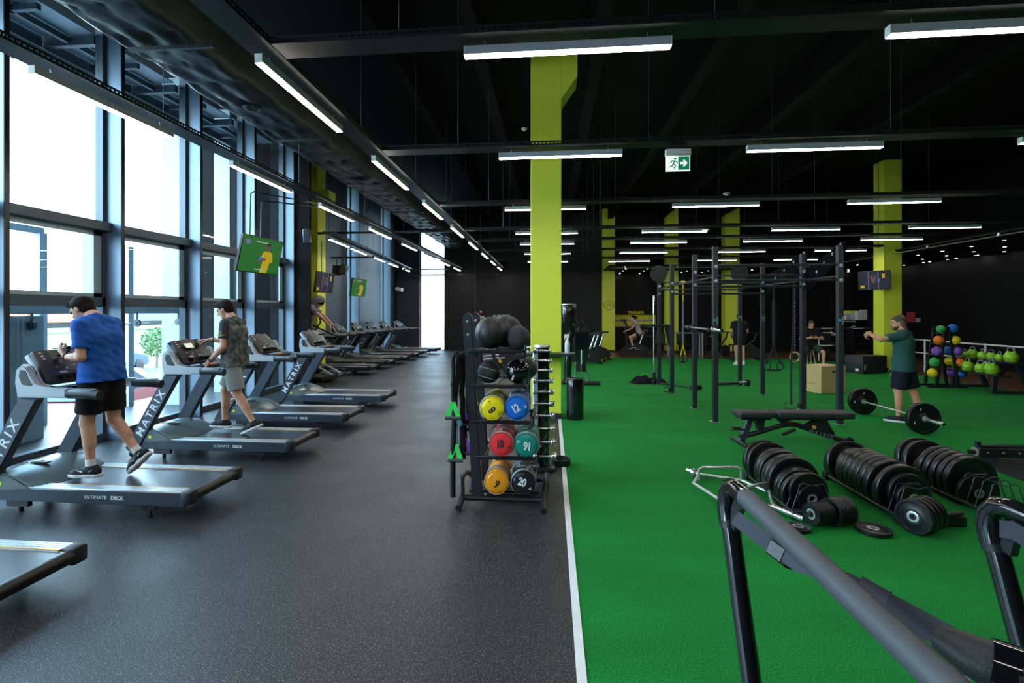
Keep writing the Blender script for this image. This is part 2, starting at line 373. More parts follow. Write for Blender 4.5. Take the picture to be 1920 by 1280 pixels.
def shared(parent, name, me, loc=(0, 0, 0), rot=(0, 0, 0)):
    o = bpy.data.objects.new(name, me); COL.objects.link(o); o.parent = parent; o.location = loc; o.rotation_euler = rot
    return o
def text_mesh(body, size, m, extr=0.0015, spacing=1.0, shear=0.0, sx=1.0, bold=0.0):
    c = bpy.data.curves.new('lettering', 'FONT'); c.body = body; c.size = size; c.extrude = extr; c.align_x = 'CENTER'; c.align_y = 'CENTER'
    c.space_character = spacing; c.shear = shear; c.resolution_u = 3; c.offset = bold
    o = bpy.data.objects.new('lettering', c); COL.objects.link(o)
    dg = bpy.context.evaluated_depsgraph_get(); dg.update()
    me = bpy.data.meshes.new_from_object(o.evaluated_get(dg)); bpy.data.objects.remove(o)
    me.transform(Matrix.Diagonal((sx, 1, 1, 1)))
    me.materials.clear(); me.materials.append(M[m])
    return me
def facing(p, normal, up=(0, 0, 1), roll=0.0):
    """matrix putting a flat text mesh (x right, y up, z out) at p with the given outward normal"""
    z = Vector(normal).normalized(); x = Vector(up).cross(z).normalized(); y = z.cross(x)
    m = Matrix((x, y, z)).transposed().to_4x4()
    return Matrix.Translation(Vector(p)) @ m @ Matrix.Rotation(roll, 4, 'Z')
def put(parent, name, me, mtx):
    o = bpy.data.objects.new(name, me); COL.objects.link(o)
    if parent is not None: o.parent = parent
    o.matrix_local = mtx
    return o
def arc(c, r, a0, a1, n, plane='xz'):
    out = []
    for i in range(n+1):
        a = math.radians(a0+(a1-a0)*i/n); p, q = r*math.cos(a), r*math.sin(a)
        out.append({'xz': (c[0]+p, c[1], c[2]+q), 'yz': (c[0], c[1]+p, c[2]+q), 'xy': (c[0]+p, c[1]+q, c[2])}[plane])
    return out
def bez(p0, p1, p2, p3, n=12):
    P = [Vector(p) for p in (p0, p1, p2, p3)]
    return [tuple(P[0]*(1-t)**3+P[1]*3*t*(1-t)**2+P[2]*3*t*t*(1-t)+P[3]*t**3) for t in [i/n for i in range(n+1)]]
ORD = ['first', 'second', 'third', 'fourth', 'fifth', 'sixth', 'seventh', 'eighth', 'ninth', 'tenth', 'eleventh', 'twelfth', 'thirteenth', 'fourteenth', 'fifteenth', 'sixteenth', 'seventeenth', 'eighteenth', 'nineteenth', 'twentieth', 'twenty-first', 'twenty-second', 'twenty-third', 'twenty-fourth', 'twenty-fifth']
# ================================================================ setting
XL = 0.124
struct('floor', MB().bx(-8.2, XL, -4, 22.9, -0.12, 0.0), 'floor', 'dark grey speckled rubber floor left of the white line')
struct('floor', MB().bx(XL, 10.2, -4, 19.85, -0.12, 0.0).bx(XL, 2.2, 19.85, 22.9, -0.12, 0.0), 'turf', 'green artificial turf right of the white line')
struct('floor', MB().bx(2.2, 10.2, 19.85, 24.0, -0.12, 0.0), 'wood', 'brown wood effect floor strip behind the turf')
struct('floor', MB().bx(10.2, 13.6, -4, 24.0, -0.12, 0.0), 'wood', 'brown floor along the right side beyond the turf')
struct('trim_1', MB().bx(XL, XL+0.048, -4, 8.35, 0.0, 0.004), mat('white floor line', (0.72, 0.73, 0.72), 0.6, 0, 0.4, 0.12, 6), 'white line dividing the rubber floor from the green turf')
ZC = 6.3
struct('ceiling', MB().bx(-8.4, 13.8, -4.2, 24.2, ZC, ZC+0.15), 'ceiling', 'black painted ceiling high above the trays')
for i, x in enumerate((-2.6, -1.15, 0.75, 2.6, 4.8, 7.2)):
    struct('trim_%d' % (i+2), MB().bx(x-0.11, x+0.11, -4, 22.8, ZC-0.45, ZC), 'ceiling', '%s black ceiling joist counted from the windows' % ORD[i])
struct('ceiling', MB().bx(10.22, 13.6, -4, 23.9, 3.56, 3.62).bx(2.3, 10.22, 20.35, 23.9, 3.56, 3.62), 'black_wall', 'lower black ceiling with small downlights beyond the steel rail')
struct('wall_front', MB().bx(-8.4, 13.8, -4.2, -4.0, -0.1, ZC), 'black_wall', 'black wall behind the viewpoint')
struct('wall_right', MB().bx(13.6, 13.8, -4, 24.2, -0.1, ZC), 'black_wall', 'black wall far right beyond the handrail')
# back wall with the tall window opening, then the recessed part behind the wood floor
WX0, WX1 = -6.03, -4.86
struct('wall_back', MB().bx(-7.5, WX0, 22.9, 23.1, -0.1, ZC), mat('dark wall paint with window light', (0.022, 0.040, 0.050), 0.5), 'dark wall left of the tall far window, blue window light painted in')  # dark wall; the blue light from the windows is put into its colour
struct('wall_back', MB().bx(WX0, WX1, 22.9, 23.1, 5.75, ZC).bx(WX1, 2.25, 22.9, 23.1, -0.1, ZC).bx(2.2, 2.25, 23.1, 24.0, -0.1, ZC), 'dark_wall', 'dark wall at the far end with one tall bright window')
struct('wall_back', MB().bx(2.25, 13.6, 24.0, 24.2, -0.1, ZC), 'black_wall', 'black wall behind the wood floor and the trainer board')
w = sgroup('window_20', 'tall narrow window in the far wall showing white brickwork')
obj('pane', MB().bx(WX0+0.06, WX1, 22.98, 22.99, 0.05, 5.7), 'glass', w)
f = MB(); f.bx(WX0, WX0+0.035, 22.92, 23.04, 0, 5.75); f.bx(WX0, WX1, 22.92, 23.04, 5.7, 5.75); f.bx(WX0, WX1, 22.92, 23.04, 0, 0.05)
obj('window_frame', f, 'off_white', w)
obj('window_edge', MB().bx(WX0+0.035, WX0+0.075, 22.93, 23.03, 0.05, 5.7), 'fin_dark', w)
# ---- first glazed facade, X = -6.15
GX, FX = -6.15, -5.87
FY = [-1.28, 0.27, 1.82, 3.37, 4.926, 6.428, 8.005, 9.583, 11.13]
bay = ['', '', '', '', 'by the leftmost treadmill runner', 'between the first and second runner', 'behind the runner in camouflage', 'behind the tilted football screen', '']
for k in range(len(FY)):
    y0 = FY[k-1]+0.055 if k else -4.0; y1 = FY[k]
    w = sgroup('window_%d' % (k+1), 'tall facade window %s' % bay[k] if bay[k] else '%s tall facade window bay counted from the near end' % ORD[k])
    for a, b in ((0.10, 1.83), (1.96, 2.86), (2.98, 6.2)):
        obj('pane', MB().bx(GX-0.02, GX-0.008, y0, y1, a, b), 'glass', w)
    for a, b, d in ((0.0, 0.10, 0.07), (1.83, 1.96, 0.05), (2.86, 2.98, 0.14), (6.15, 6.3, .07)):
        obj('transom', MB().bx(GX-0.06, GX+d, y0, y1, a, b, 0.006), 'frame', w)
    fr = MB(); fr.bx(GX-0.06, GX+0.05, y1-0.055, y1, 0.0, 6.3); fr.bx(GX-0.06, GX+0.03, y0, y0+0.045, 0.0, 6.3)
    obj('window_frame', fr, 'frame', w)
    sf = MB()
    for a, b in ((1.96, 2.86),):
        sf.bx(GX, GX+0.03, y1-0.17, y1-0.055, a, b); sf.bx(GX, GX+0.03, y0+.1, y1-.055, b-0.07, b); sf.bx(GX, GX+0.03, y0+.1, y1-.055, a, a+.05)
    obj('sash', sf, 'outer', w)
    obj('mullion', MB().bx(GX, FX-0.012, y1, y1+0.055, 0.0, 6.3), 'fin', w)
    obj('mullion_edge', MB().bx(FX-0.012, FX, y1-0.002, y1+0.057, 0.0, 6.3), 'fin_dark', w)
struct('wall_left', MB().bx(-8.2, -5.53, 11.19, 11.27, -0.1, ZC), mat('dark brown black column paint', (0.010, 0.009, 0.009), 0.8, 0, 0.1), 'black wall stub ending the near glazed facade')
# ---- far left wall, X = -7.3
s = MB()
for a, b in ((11.25, 17.65), (18.07, 21.3), (21.72, 22.95)): s.bx(-7.5, -7.3, a, b, -0.1, ZC)
struct('wall_left', s, 'blue_panel', 'slate blue clad wall behind the far treadmills')
struct('trim_12', MB().bx(-7.3, -7.10, 22.1, 22.9, 0, ZC), 'black_wall', 'black boxed corner beside the far wall')
for k, (a, b) in enumerate(((17.65, 18.0), (21.3, 21.65))):
    w = sgroup('window_%d' % (k+12), '%s narrow window slot in the slate wall' % ORD[k])
    obj('pane', MB().bx(-7.42, -7.41, a, b, 0.05, 6.2), 'glass', w)
    obj('mullion', MB().bx(-7.4, -7.0, b, b+0.06, 0, ZC), 'fin', w)
    obj('mullion_edge', MB().bx(-7.0, -6.985, b-.004, b+0.064, 0, ZC), 'fin_dark', w)
    obj('window_frame', MB().bx(-7.45, -7.33, a, a+0.06, 0, ZC).bx(-7.45, -7.33, b-.05, b, 0, ZC), 'frame', w)
# ---- lime columns (the row line and the far ones)
def column(x0, x1, y0, y1, label, z1=ZC, m='lime_wall'):
    t = thing('column', label, 'column', ((x0+x1)/2, (y0+y1)/2, 0))
    hx, hy = (x1-x0)/2, (y1-y0)/2
    obj('shaft', MB().bx(-hx, hx, -hy, hy, 0.09, z1, 0.006), m, t)
    obj('plinth', MB().bx(-hx-0.003, hx+0.003, -hy-0.003, hy+0.003, 0, 0.09), 'rubber_matt', t)
    return t, hx, hy
t, hx, hy = column(-0.33, 0.175, 8.36, 8.86, 'lime yellow column rising beside the dumbbell tower')
obj('haunch', MB().prism([(hx, 5.25), (hx+0.26, 5.62), (hx+0.26, ZC), (hx, ZC)], -hy, hy, 'y'), 'lime_wall', t)
column(-7.25, -6.72, 14.1, 14.62, 'lime yellow column at the far left behind the dark wall screen')
obj('corbel', MB().bx(.26, .58, -.25, .25, 4.95, 5.3), 'lime_wall', bpy.data.objects['column.001'])
t, _, _ = column(2.26, 2.80, 22.55, 23.05, 'lime yellow far column left of the trainer board')
lg = MB(); lg.tube([(0, 0, 0.22), (0.19, 0, 0.10), (.23, 0, 0), (0.19, 0, -0.10), (0, 0, -.22), (-0.19, 0, -0.10), (-.23, 0, 0), (-0.19, 0, 0.10)], 0.012, 5, True)
lg.tube([(-.11, 0, -.06), (0, 0, .09), (.11, 0, -.06)], 0.010, 5); lg.tube([(-.13, 0, .02), (.13, 0, .02)], 0.008, 5)
o = obj('emblem', lg, 'print_black', t, (0.01, -0.255, 2.06)); o.scale = (1, .3, 1)
column(4.98, 5.50, 22.55, 23.05, 'lime yellow far column behind the second rig upright')
column(7.45, 8.05, 22.55, 23.05, 'lime yellow far column behind the man in black')
t, hx, hy = column(9.90, 10.40, 16.15, 16.65, 'lime yellow column on the right carrying a wall screen')
obj('conduit', MB().cyl((-hx-0.012, 0, 3.7), (-hx-0.012, 0, ZC), 0.010, 8), 'rubber_matt', t)
# ---- skirting on the lit stretch of the far wall
struct('baseboard_back', MB().bx(WX1, 2.2, 22.87, 22.9, 0, 0.08), 'rubber_matt', 'black skirting under the far wall')
# ---- quilted air duct over the treadmills
def duct():
    b = MB(); X0, X1, z0 = -4.72, -3.84, 4.66; ny, nx = 330, 18; Y0, Y1 = -3.97, 22.75
    prof = []
    for i in range(nx+1):
        t_ = i/nx; x = X0+(X1-X0)*t_; e = min(t_, 1-t_)*nx
        prof.append((x, z0+(0.10*max(0, 1-e/2.2)**2)))
    rows = []
    rnd = random.Random(3)
    for j in range(ny+1):
        y = Y0+(Y1-Y0)*j/ny; row = []
        for i, (x, z) in enumerate(prof):
            fy = ((y+100) % 0.56)/0.56; fx = ((x-X0) % 0.30)/0.30
            dpt = math.hypot((fy-0.5)*0.56, (fx-0.5)*0.30)
            q = 0.045*math.exp(-(dpt/0.075)**2)+0.010*math.exp(-(((fy-.5)*.56)/0.03)**2)+0.010*math.exp(-(((fx-.5)*.30)/0.03)**2)
            row.append(b.bm.verts.new((x, y, z+q+rnd.uniform(-0.006, 0.006)-0.02*math.sin(6.3*fx+1)*math.sin(y*4.1))))
        top = [b.bm.verts.new((X1, y, 5.35)), b.bm.verts.new((X0, y, 5.35))]
        rows.append(row+top)
    n = len(rows[0])
    for a, c in zip(rows[:-1], rows[1:]):
        for i in range(n): b.bm.faces.new((a[i], a[(i+1) % n], c[(i+1) % n], c[i]))
    b.bm.faces.new(rows[0]); b.bm.faces.new(list(reversed(rows[-1])))
    t = thing('air_duct', 'long black quilted air duct hung above the treadmills', 'duct', (0, 0, 0))
    obj('quilted_cover', b, 'quilt', t, angle=70)
    obj('edge_strip', MB().bx(X0-0.012, X0+0.006, Y0, Y1, z0+0.085, z0+0.115), 'steel', t)
    for y in (1.9, 5.03, 7.95, 10.9, 13.9, 17.0, 20.0):
        obj('bracket', MB().bx(-4.5, -3.54, y-0.02, y+0.02, 4.545, 4.585), 'black_metal', t)
    for y in (5.6, 9.6, 16.6):
        obj('port_cover', MB().lathe([(0.0, 0), (0.12, 0), (0.13, 0.015), (0.10, 0.02), (0.09, 0.005), (0, 0.0051)], 20, (-4.2, y+1.2, 4.655), (0, 0, -1)).box((-4.24, y+1.17, 4.648), (.05, .05, .02)).box((-4.14, y+1.22, 4.648), (.05, .05, .02)), 'black_metal', t)
duct()
# ---- outer skin of the double facade and what stands outside
def outer_facade():
    t = thing('facade_frame', 'blue grey outer frame of the double facade outside the tall windows', 'facade', (-7.2, 0, -1.25))
    for k, y in enumerate([1.3, 2.85, 4.4, 5.85, 7.35, 9.0, 10.5]):
        obj('fin_plate', MB().bx(-0.16, 0.2, y-0.03, y+0.03, 0, 7.45 if y > 8 else 4.23), 'outer', t)
        obj('back_post', MB().bx(-0.75, -0.62, y-0.28, y-0.16, 0, 4.23), 'outer', t)
    obj('lower_panel', MB().bx(0.13, 0.16, 5.88, 6.42, 0, 2.95), 'outer', t)
    for q in (6.05, 6.12): obj('panel_rod', MB().cyl((0.19, q, 0), (0.19, q, 2.95), 0.008, 8), 'off_white', t)
    for k, (z, h) in enumerate(((1.80, 0.14), (3.02, 0.10), (5.33, 0.12))):
        z += 1.25
        obj('facade_rail', MB().bx(0.15, 0.22, -4, 9.2, z-h/2, z+h/2, 0.01), 'outer', t)
        if k < 2: obj('rear_rail', MB().bx(-0.75, -0.68, -4, 7.2, z-h/2, z+h/2), 'outer', t)
    for k, y in enumerate((3.4, 4.9, 6.4, 7.9, 9.4)):
        obj('canopy_beam', MB().bx(0.22, 0.98, y-0.04, y+0.04, 6.67, 6.79), 'frame', t)
        obj('canopy_bar', MB().bx(0.22, 0.98, y+0.68, y+0.74, 6.69, 6.77), 'frame', t)
        obj('canopy_edge', MB().bx(0.14, 0.22, y-0.04, y+1.44, 6.65, 6.81), 'frame', t); obj('canopy_rib', MB().bx(0.58, 0.63, y-0.04, y+1.44, 6.69, 6.77), 'frame', t)
        obj('canopy_panel', MB().bx(0.24, 0.98, y+0.04, y+1.44, 6.80, 6.82), 'outer', t)
    rl = MB(); rl.box((0, 0, -0.09), (0.035, 0.02, 0.20), None, 0.006); rl.cyl((0, -0.02, -0.16), (0, 0.02, -0.16), 0.062, 16); rl.cyl((0, -0.028, -0.16), (0, 0.028, -0.16), 0.022, 10)
    rm = rl.mesh('roller', 'frame')
    k = 0
    am = MB().cyl((0, 0.02, -0.17), (0, 0.28, -0.17), 0.012, 8).mesh('roller_arm', 'off_white')
    for y, z in ((5.05, 1.73), (5.2, 1.73), (5.36, 1.73), (5.52, 1.73), (5.72, 1.73), (6.2, 1.73), (7.55, 1.73), (7.95, 1.73), (8.9, 1.73), (9.05, 1.73), (5.75, 5.28), (5.95, 5.28), (6.2, 5.28), (6.5, 5.28), (7.6, 5.28), (7.8, 5.28), (8.0, 5.28)):
        rt = thing('shutter_roller', '%s grey shutter roller %s counted from the near end' % (ORD[k] if k < 10 else ORD[k-10], 'under the low facade rail' if z < 3 else 'under the canopy rail'), 'roller', (-6.975, y, z), group='shutter rollers on the outer facade'); k += 1
        shared(rt, 'wheel', rm)
        if k in (7, 8, 9): shared(rt, 'arm', am)
outer_facade()
# ---- outside ground, cars, trees, wagons, brick building
GZ = -1.25
struct('ground', MB().bx(-120, -6.6, -60, 120, GZ-0.2, GZ), 'asphalt', 'pale asphalt car park outside the windows')
struct('ground', MB().bx(-120, -27, -60, 120, GZ, GZ+0.05), 'lawn', 'grass field beyond the car park')
struct('ground', MB().bx(-6.6, 30, 24.3, 120, GZ-0.2, GZ), 'asphalt', 'paving outside behind the far wall')
def car(x, y, rz, m, label):
    t = thing('car', label, 'car', (x, y, GZ), rz, group='cars parked outside the windows')
    b = MB()
    lo = [(-2.1, 0.28), (-2.12, 0.62), (-1.95, 0.88), (-1.2, 0.96), (1.05, 0.94), (1.9, 0.80), (2.1, 0.58), (2.08, 0.28)]
    b.prism(lo, -0.84, 0.84, 'y'); bmesh.ops.bevel(b.bm, geom=list(b.bm.edges), offset=0.06, segments=2, affect='EDGES')
    obj('car_body', b, m, t)
    g = MB(); A = [(-1.75, -0.74, 0.93), (-1.75, 0.74, 0.93), (1.0, 0.74, 0.93), (1.0, -0.74, 0.93)]; B = [(-1.15, -0.58, 1.42), (-1.15, 0.58, 1.42), (0.25, 0.58, 1.42), (0.25, -0.58, 1.42)]
    va = [g.bm.verts.new(p) for p in A]; vb = [g.bm.verts.new(p) for p in B]
    g.bm.faces.new(vb)
    for i in range(4): g.bm.faces.new((va[i], va[(i+1) % 4], vb[(i+1) % 4], vb[i]))
    obj('window_band', g, 'car_glass', t)
    obj('roof', MB().bx(-1.18, 0.28, -0.6, 0.6, 1.40, 1.45, 0.02), m, t)
    wm = bpy.data.meshes.get('car_wheel') or MB().lathe([(0, -0.1), (0.2, -0.11), (0.31, -0.1), (0.32, 0), (0.31, 0.1), (0.2, 0.11), (0, 0.1)], 20, (0, 0, 0), (0, 1, 0)).mesh('car_wheel', 'rubber')
    for wx in (-1.3, 1.3):
        for wy in (-0.78, 0.78): shared(t, 'wheel', wm, (wx, wy, 0.32))
car(-11.8, 12.4, 1.75, 'car_red', 'red car parked outside, nearest the second treadmill')
car(-13.4, 9.4, 1.75, 'car_silver', 'silver car parked outside left of the red car')
car(-16.6, 16.6, 1.7, 'car_white', 'white car parked outside behind the red car')
car(-18.4, 12.6, 1.7, 'car_white', 'white car parked outside in the second row')
car(-21.6, 22.6, 1.7, 'car_blue', 'dark blue car parked outside under the small trees')
car(-23.0, 17.6, 1.7, 'car_silver', 'silver car parked outside in the far row')
def tree(x, y, h, r, label):
    t = thing('tree', label, 'tree', (x, y, GZ))
    obj('trunk', MB().tube([(0, 0, 0), (0.03, 0, h*0.4), (0, 0.02, h*0.7)], [0.07, 0.055, 0.03], 8), 'bark', t)
    rnd = random.Random(int(x*10)); b = MB()
    for i in range(700):
        while True:
            p = Vector((rnd.uniform(-1, 1), rnd.uniform(-1, 1), rnd.uniform(-1, 1)))
            if p.length < 1 and p.length > 0.35: break
        c = Vector((p.x*r, p.y*r, h*0.72+p.z*r*1.05)); a = Vector((rnd.uniform(-1, 1), rnd.uniform(-1, 1), rnd.uniform(-1, 1))).normalized(); q = a.orthogonal().normalized()
        s_ = r*rnd.uniform(0.07, 0.13)
        b.quad(c-a*s_, c+q*s_*0.6, c+a*s_, c-q*s_*0.6)
    o = obj('foliage', b, 'leaf', t, smooth=False); o['kind'] = 'stuff'
tree(-21.3, 25.6, 1.95, 0.78, 'small green tree outside left of the camouflage runner')
tree(-25.5, 27.6, 2.2, 0.72, 'smaller pale tree outside on the grass')
for k in range(5):
    t = thing('freight_wagon', '%s freight wagon outside far beyond the grass' % ORD[k], 'wagon', (-70, 25+k*14.5, GZ+0.6))
    obj('wagon_body', MB().bx(-1.3, 1.3, -6.6, 6.6, 0.9, 3.3, 0.1), ('wagon', 'wagon_blue', 'wagon', 'wagon', 'wagon_blue')[k], t)
    obj('undercarriage', MB().bx(-1.1, 1.1, -6.3, 6.3, 0.2, 0.9), 'rubber_matt', t)
def brick_mat():
    m, N, L, b = new_mat('whitewashed brickwork')
    t = N.new('ShaderNodeTexCoord'); mp = N.new('ShaderNodeMapping'); mp.inputs['Rotation'].default_value = (PI/2, 0, 0)
    br = N.new('ShaderNodeTexBrick'); br.inputs['Scale'].default_value = 1; br.inputs['Brick Width'].default_value = 0.27; br.inputs['Row Height'].default_value = 0.09; br.inputs['Mortar Size'].default_value = 0.012
    br.inputs['Color1'].default_value = (0.62, 0.57, 0.55, 1); br.inputs['Color2'].default_value = (0.66, 0.62, 0.60, 1); br.inputs['Mortar'].default_value = (0.50, 0.44, 0.42, 1)
    L.new(t.outputs['Object'], mp.inputs[0]); L.new(mp.outputs[0], br.inputs[0]); L.new(br.outputs[0], b.inputs['Base Color']); b.inputs['Roughness'].default_value = 0.9
    return m
bt = thing('brick_building', 'white brick building seen through the tall far window', 'building', (-7.0, 31, GZ))
obj('wall_face', MB().bx(-6, 6, 0, 0.4, 0, 14), brick_mat(), bt)
obj('ledge', MB().bx(-6, 6, -0.10, 0, 3.5, 3.62).bx(-6, 6, -0.06, 0, 3.4, 3.5), M['paper'], bt)
dm = MB().bx(-0.05, 0.05, -0.06, 0, 1.3, 2.2).mesh('dentil', 'paper')
for i in range(12): shared(bt, 'pilaster', dm, (-2.6+i*0.42, 0, 0))
# ================================================================ trays, lamps, things on the ceiling
TZ = 3.715
def tray_meshes(L_, slots):
    """tray along +x from 0 to L_, underside at z=0"""
    W, Hh = 0.22, 0.055
    b = MB(); b.bx(0, L_, -W/2, W/2, 0.0, 0.003)
    sd = MB()
    for s_ in (-1, 1):
        y = s_*W/2
        if slots:
            sd.bx(0, L_, y-0.0015, y+0.0015, 0.0, 0.022); sd.bx(0, L_, y-0.0015, y+0.0015, 0.036, Hh)
            n = int(min(L_, slots)/0.045)
            for i in range(n): sd.bx(i*0.045, i*0.045+0.018, y-0.0015, y+0.0015, 0.022, 0.036)
            if L_ > n*0.045: sd.bx(n*0.045, L_, y-0.0015, y+0.0015, 0.022, 0.036)
        else: sd.bx(0, L_, y-0.0015, y+0.0015, 0.0, Hh)
        sd.bx(0, L_, y-0.010*(s_ > 0), y+0.010*(s_ < 0), Hh-0.002, Hh)
    return b, sd
def tray(label, loc, rz, L_, hang, slots=0, ztop=ZC):
    t = thing('cable_tray', label, 'cable tray', loc, rz, 'perforated cable trays carrying the lamps')
    b, sd = tray_meshes(L_, slots)
    obj('tray_base', b, 'tray_bottom', t, smooth=False); obj('tray_side', sd, 'tray', t, smooth=False)
    for h in hang:
        obj('hanger_wire', MB().cyl((h, 0.09, 0.02), (h, 0.09, ztop-loc[2]), 0.004, 5), 'wire', t)
    return t
tray('long tray beside the tall windows above the treadmills', (-4.02, -3.9, TZ), PI/2, 26.3, [5.8, 8.93, 11.85, 14.8, 17.8], 16, 4.56)
tray('long tray running down the middle of the rubber floor', (-2.16, -3.9, TZ), PI/2, 26.6, [7.3, 9.75, 12.2, 14.7, 17.2, 20, 22.5], 14)
tray('shorter tray in front of the slate wall at the far left', (-5.35, 11.75, TZ-0.05), 1.66, 10.6, [1.2, 4.5, 8], 6)
ROWS = [3.64, 6.09, 9.19, 12.03, 13.86, 16.2, 18.8]
for i, y in enumerate(ROWS):
    tray('%s cross tray counted from the viewpoint' % ORD[i], (-2.04, y, TZ), 0, 12.1 if i < 4 else 11.9, [0.9, 3.2, 5.9, 8.0, 10.4], 8 if i < 2 else 0)
for i, (x0, x1, y, z) in enumerate(((-6.0, -2.3, 12.6, 3.772), (-6.9, -5.5, 15.4, 3.45), (-5.9, -4.1, 19.9, 3.45), (-6.6, -2.3, 22.2, 3.40))):
    t = thing('support_rail', '%s dark rail spanning towards the far left wall counted from the near end' % ORD[i], 'rail', (0, y, z), 0, 'support rails at the far left')
    obj('rail_bar', MB().bx(x0, x1, -0.03, 0.03, 0, 0.05, 0.004), 'tray', t)
    for x in (x0+0.3, x1-0.2): obj('hanger_wire', MB().cyl((x, 0, 0.04), (x, 0, ZC-z), 0.004, 5), 'wire', t)
# lamps: housing along +x, 1.45 long, lens at z=0 (bottom)
LL = 1.45
hm = MB().bx(-LL/2, LL/2, -0.029, 0.029, 0.010, 0.072, 0.002).mesh('housing', 'lamp_body')
em = MB().bx(-0.003, 0.003, -0.029, 0.029, 0.004, 0.072).mesh('end_cap', 'off_white')
dm_ = MB().bx(-LL/2, LL/2, -0.027, 0.027, 0.0, 0.0095).mesh('diffuser', 'led')
wm_ = MB().cyl((0, 0, 0.072), (-0.01, 0, 0.118), 0.0022, 5).mesh('suspension', 'steel')
nl = [0]
def lamp(x, y, rz, label, group, z=3.60):
    t = thing('linear_lamp', label, 'lamp', (x, y, z), rz, group)
    shared(t, 'housing', hm); shared(t, 'diffuser', dm_)
    for s_ in (-1, 1): shared(t, 'end_cap', em, (s_*(LL/2+0.0035), 0, 0)); shared(t, 'suspension_wire', wm_, (s_*(LL/2-0.15), 0, 0))
    return t
for i in range(-2, 8):
    y = 4.30+2.457*i
    if y > 22: break
    lamp(-2.16, y, PI/2, 'lamp over the middle of the rubber floor, %s along the long tray' % (ORD[i] if i >= 0 else ('just behind the viewpoint' if i == -1 else 'farthest behind the viewpoint')), 'lamps along the middle tray')
    yb = 4.30+2.475*i
    lamp(-4.02, yb, PI/2, 'lamp beside the windows, %s along the window tray' % (ORD[i] if i >= 0 else ('just behind the viewpoint' if i == -1 else 'farthest behind the viewpoint')), 'lamps along the window tray')
for i, (x, y) in enumerate(((-5.42, 12.6), (-5.60, 14.4), (-5.76, 16.6), (-5.92, 18.7), (-6.05, 20.8))):
    lamp(x, y, 1.66, 'lamp along the slate wall, %s from the near end' % ORD[i], 'lamps along the slate wall', 3.52)
cols = [(0.107, 2.985, 5.86, 8.74), (0.107, 2.985, 5.86, 8.74), (-0.10, 2.87, 5.79), (-0.10, 2.84, 5.72, 8.62), (-0.10, 2.86, 5.77, 8.68), (-.1, 2.89, 5.80, 8.70), (-0.11, 2.84, 5.85, 8.60)]
rown = ['nearest lamp row', 'second lamp row', 'third lamp row', 'fourth lamp row', 'fifth lamp row', 'sixth lamp row', 'farthest lamp row']
for r, (y, xs) in enumerate(zip(ROWS, cols)):
    for c, x in enumerate(xs): lamp(x, y, 0, '%s lamp from the left in the %s over the turf' % (ORD[c], rown[r]), 'lamps in rows over the turf')
for y, w_ in ((1.2, 'above'), (-1.25, 'behind')):
    for c, x in enumerate((0.107, 2.985, 5.86)): lamp(x, y, 0, '%s lamp from the left in the row %s the viewpoint' % (ORD[c], w_), 'lamps in rows over the turf')
# dome detectors and sensors
def detector(x, y, z, label, r=0.055, m='off_white'):
    t = thing('ceiling_detector', label, 'detector', (x, y, z), 0, 'round detectors on the ceiling')
    obj('base', MB().lathe([(0, 0), (r, 0), (r, -0.02), (r*0.8, -0.03), (0, -0.03)], 18), m, t)
    obj('cap', MB().lathe([(r*0.55, -0.03), (r*0.5, -0.05), (r*0.2, -0.058), (0, -0.058)], 16), m, t)
    return t
t = thing('alarm_dome', 'oval white alarm dome with a pink lens under the middle tray', 'alarm', (-2.20, 2.83, TZ), 0)
obj('dome', MB().lathe([(0, 0), (0.085, 0), (0.085, -0.012), (0.07, -0.035), (0.045, -0.050), (0.035, -0.052)], 24), 'off_white', t)
obj('lens', MB().lathe([(0.036, -0.05), (0.030, -0.062), (0.015, -0.068), (0, -0.069)], 16), mat('pink lens', (0.62, 0.22, 0.25), 0.3), t)
detector(-0.55, 10.6, 5.6, 'small white detector left of the lime column near the ceiling', 0.06)
detector(3.0, 6.2, TZ+.06, 'small white detector right of the exit sign', 0.05)
detector(3.1, 9.3, 3.86, 'small pale detector above the third lamp row', 0.06)
detector(3.53, 12.05, 3.66, 'small pale detector right of the fourth lamp row', 0.10)
detector(9.6, 3.9, 3.9, 'small pale detector high at the right', 0.05)
# exit sign
ex = thing('exit_sign', 'lit green exit sign with running figure and arrow hung from the second cross tray', 'sign', (1.48, 6.09, 3.40))
obj('housing', MB().bx(-0.145, 0.145, -0.035, 0.035, 0.175, 0.255, 0.01), 'off_white', ex)
obj('panel', MB().bx(-0.135, 0.135, -0.012, 0.012, 0.0, 0.175), 'sign_white', ex); obj('hanger', MB().bx(-0.10, 0.10, -0.015, 0.015, 0.25, 0.318), 'black_metal', ex)
obj('green_field', MB().bx(0.0, 0.125, -0.0145, -0.012, 0.012, 0.165), 'sign_green', ex)
ar = MB(); ar.prism([(0.02, 0.075), (0.065, 0.075), (0.05, 0.05), (0.072, 0.05), (0.105, 0.088), (0.072, 0.126), (0.05, 0.126), (0.065, 0.101), (0.02, 0.101)], -0.016, -0.0145, 'y')
obj('arrow', ar, 'sign_white', ex)
fg = MB(); fg.lathe([(0, 0), (0.014, 0), (0.014, 0.0015), (0, 0.0015)], 12, (-0.035, -0.0125, 0.142), (0, -1, 0))
for p in ([(-0.04, 0.12), (-0.055, 0.085)], [(-0.055, 0.085), (-0.03, 0.062), (-0.05, 0.03)], [(-0.055, 0.085), (-0.07, 0.055), (-0.095, 0.05)], [(-0.042, 0.118), (-0.015, 0.105), (-0.01, 0.085)], [(-0.045, 0.118), (-0.075, 0.115), (-0.085, 0.095)]):
    fg.tube([(x, -0.0135, z) for x, z in p], 0.007, 6)
obj('running_figure', fg, 'sign_green', ex)
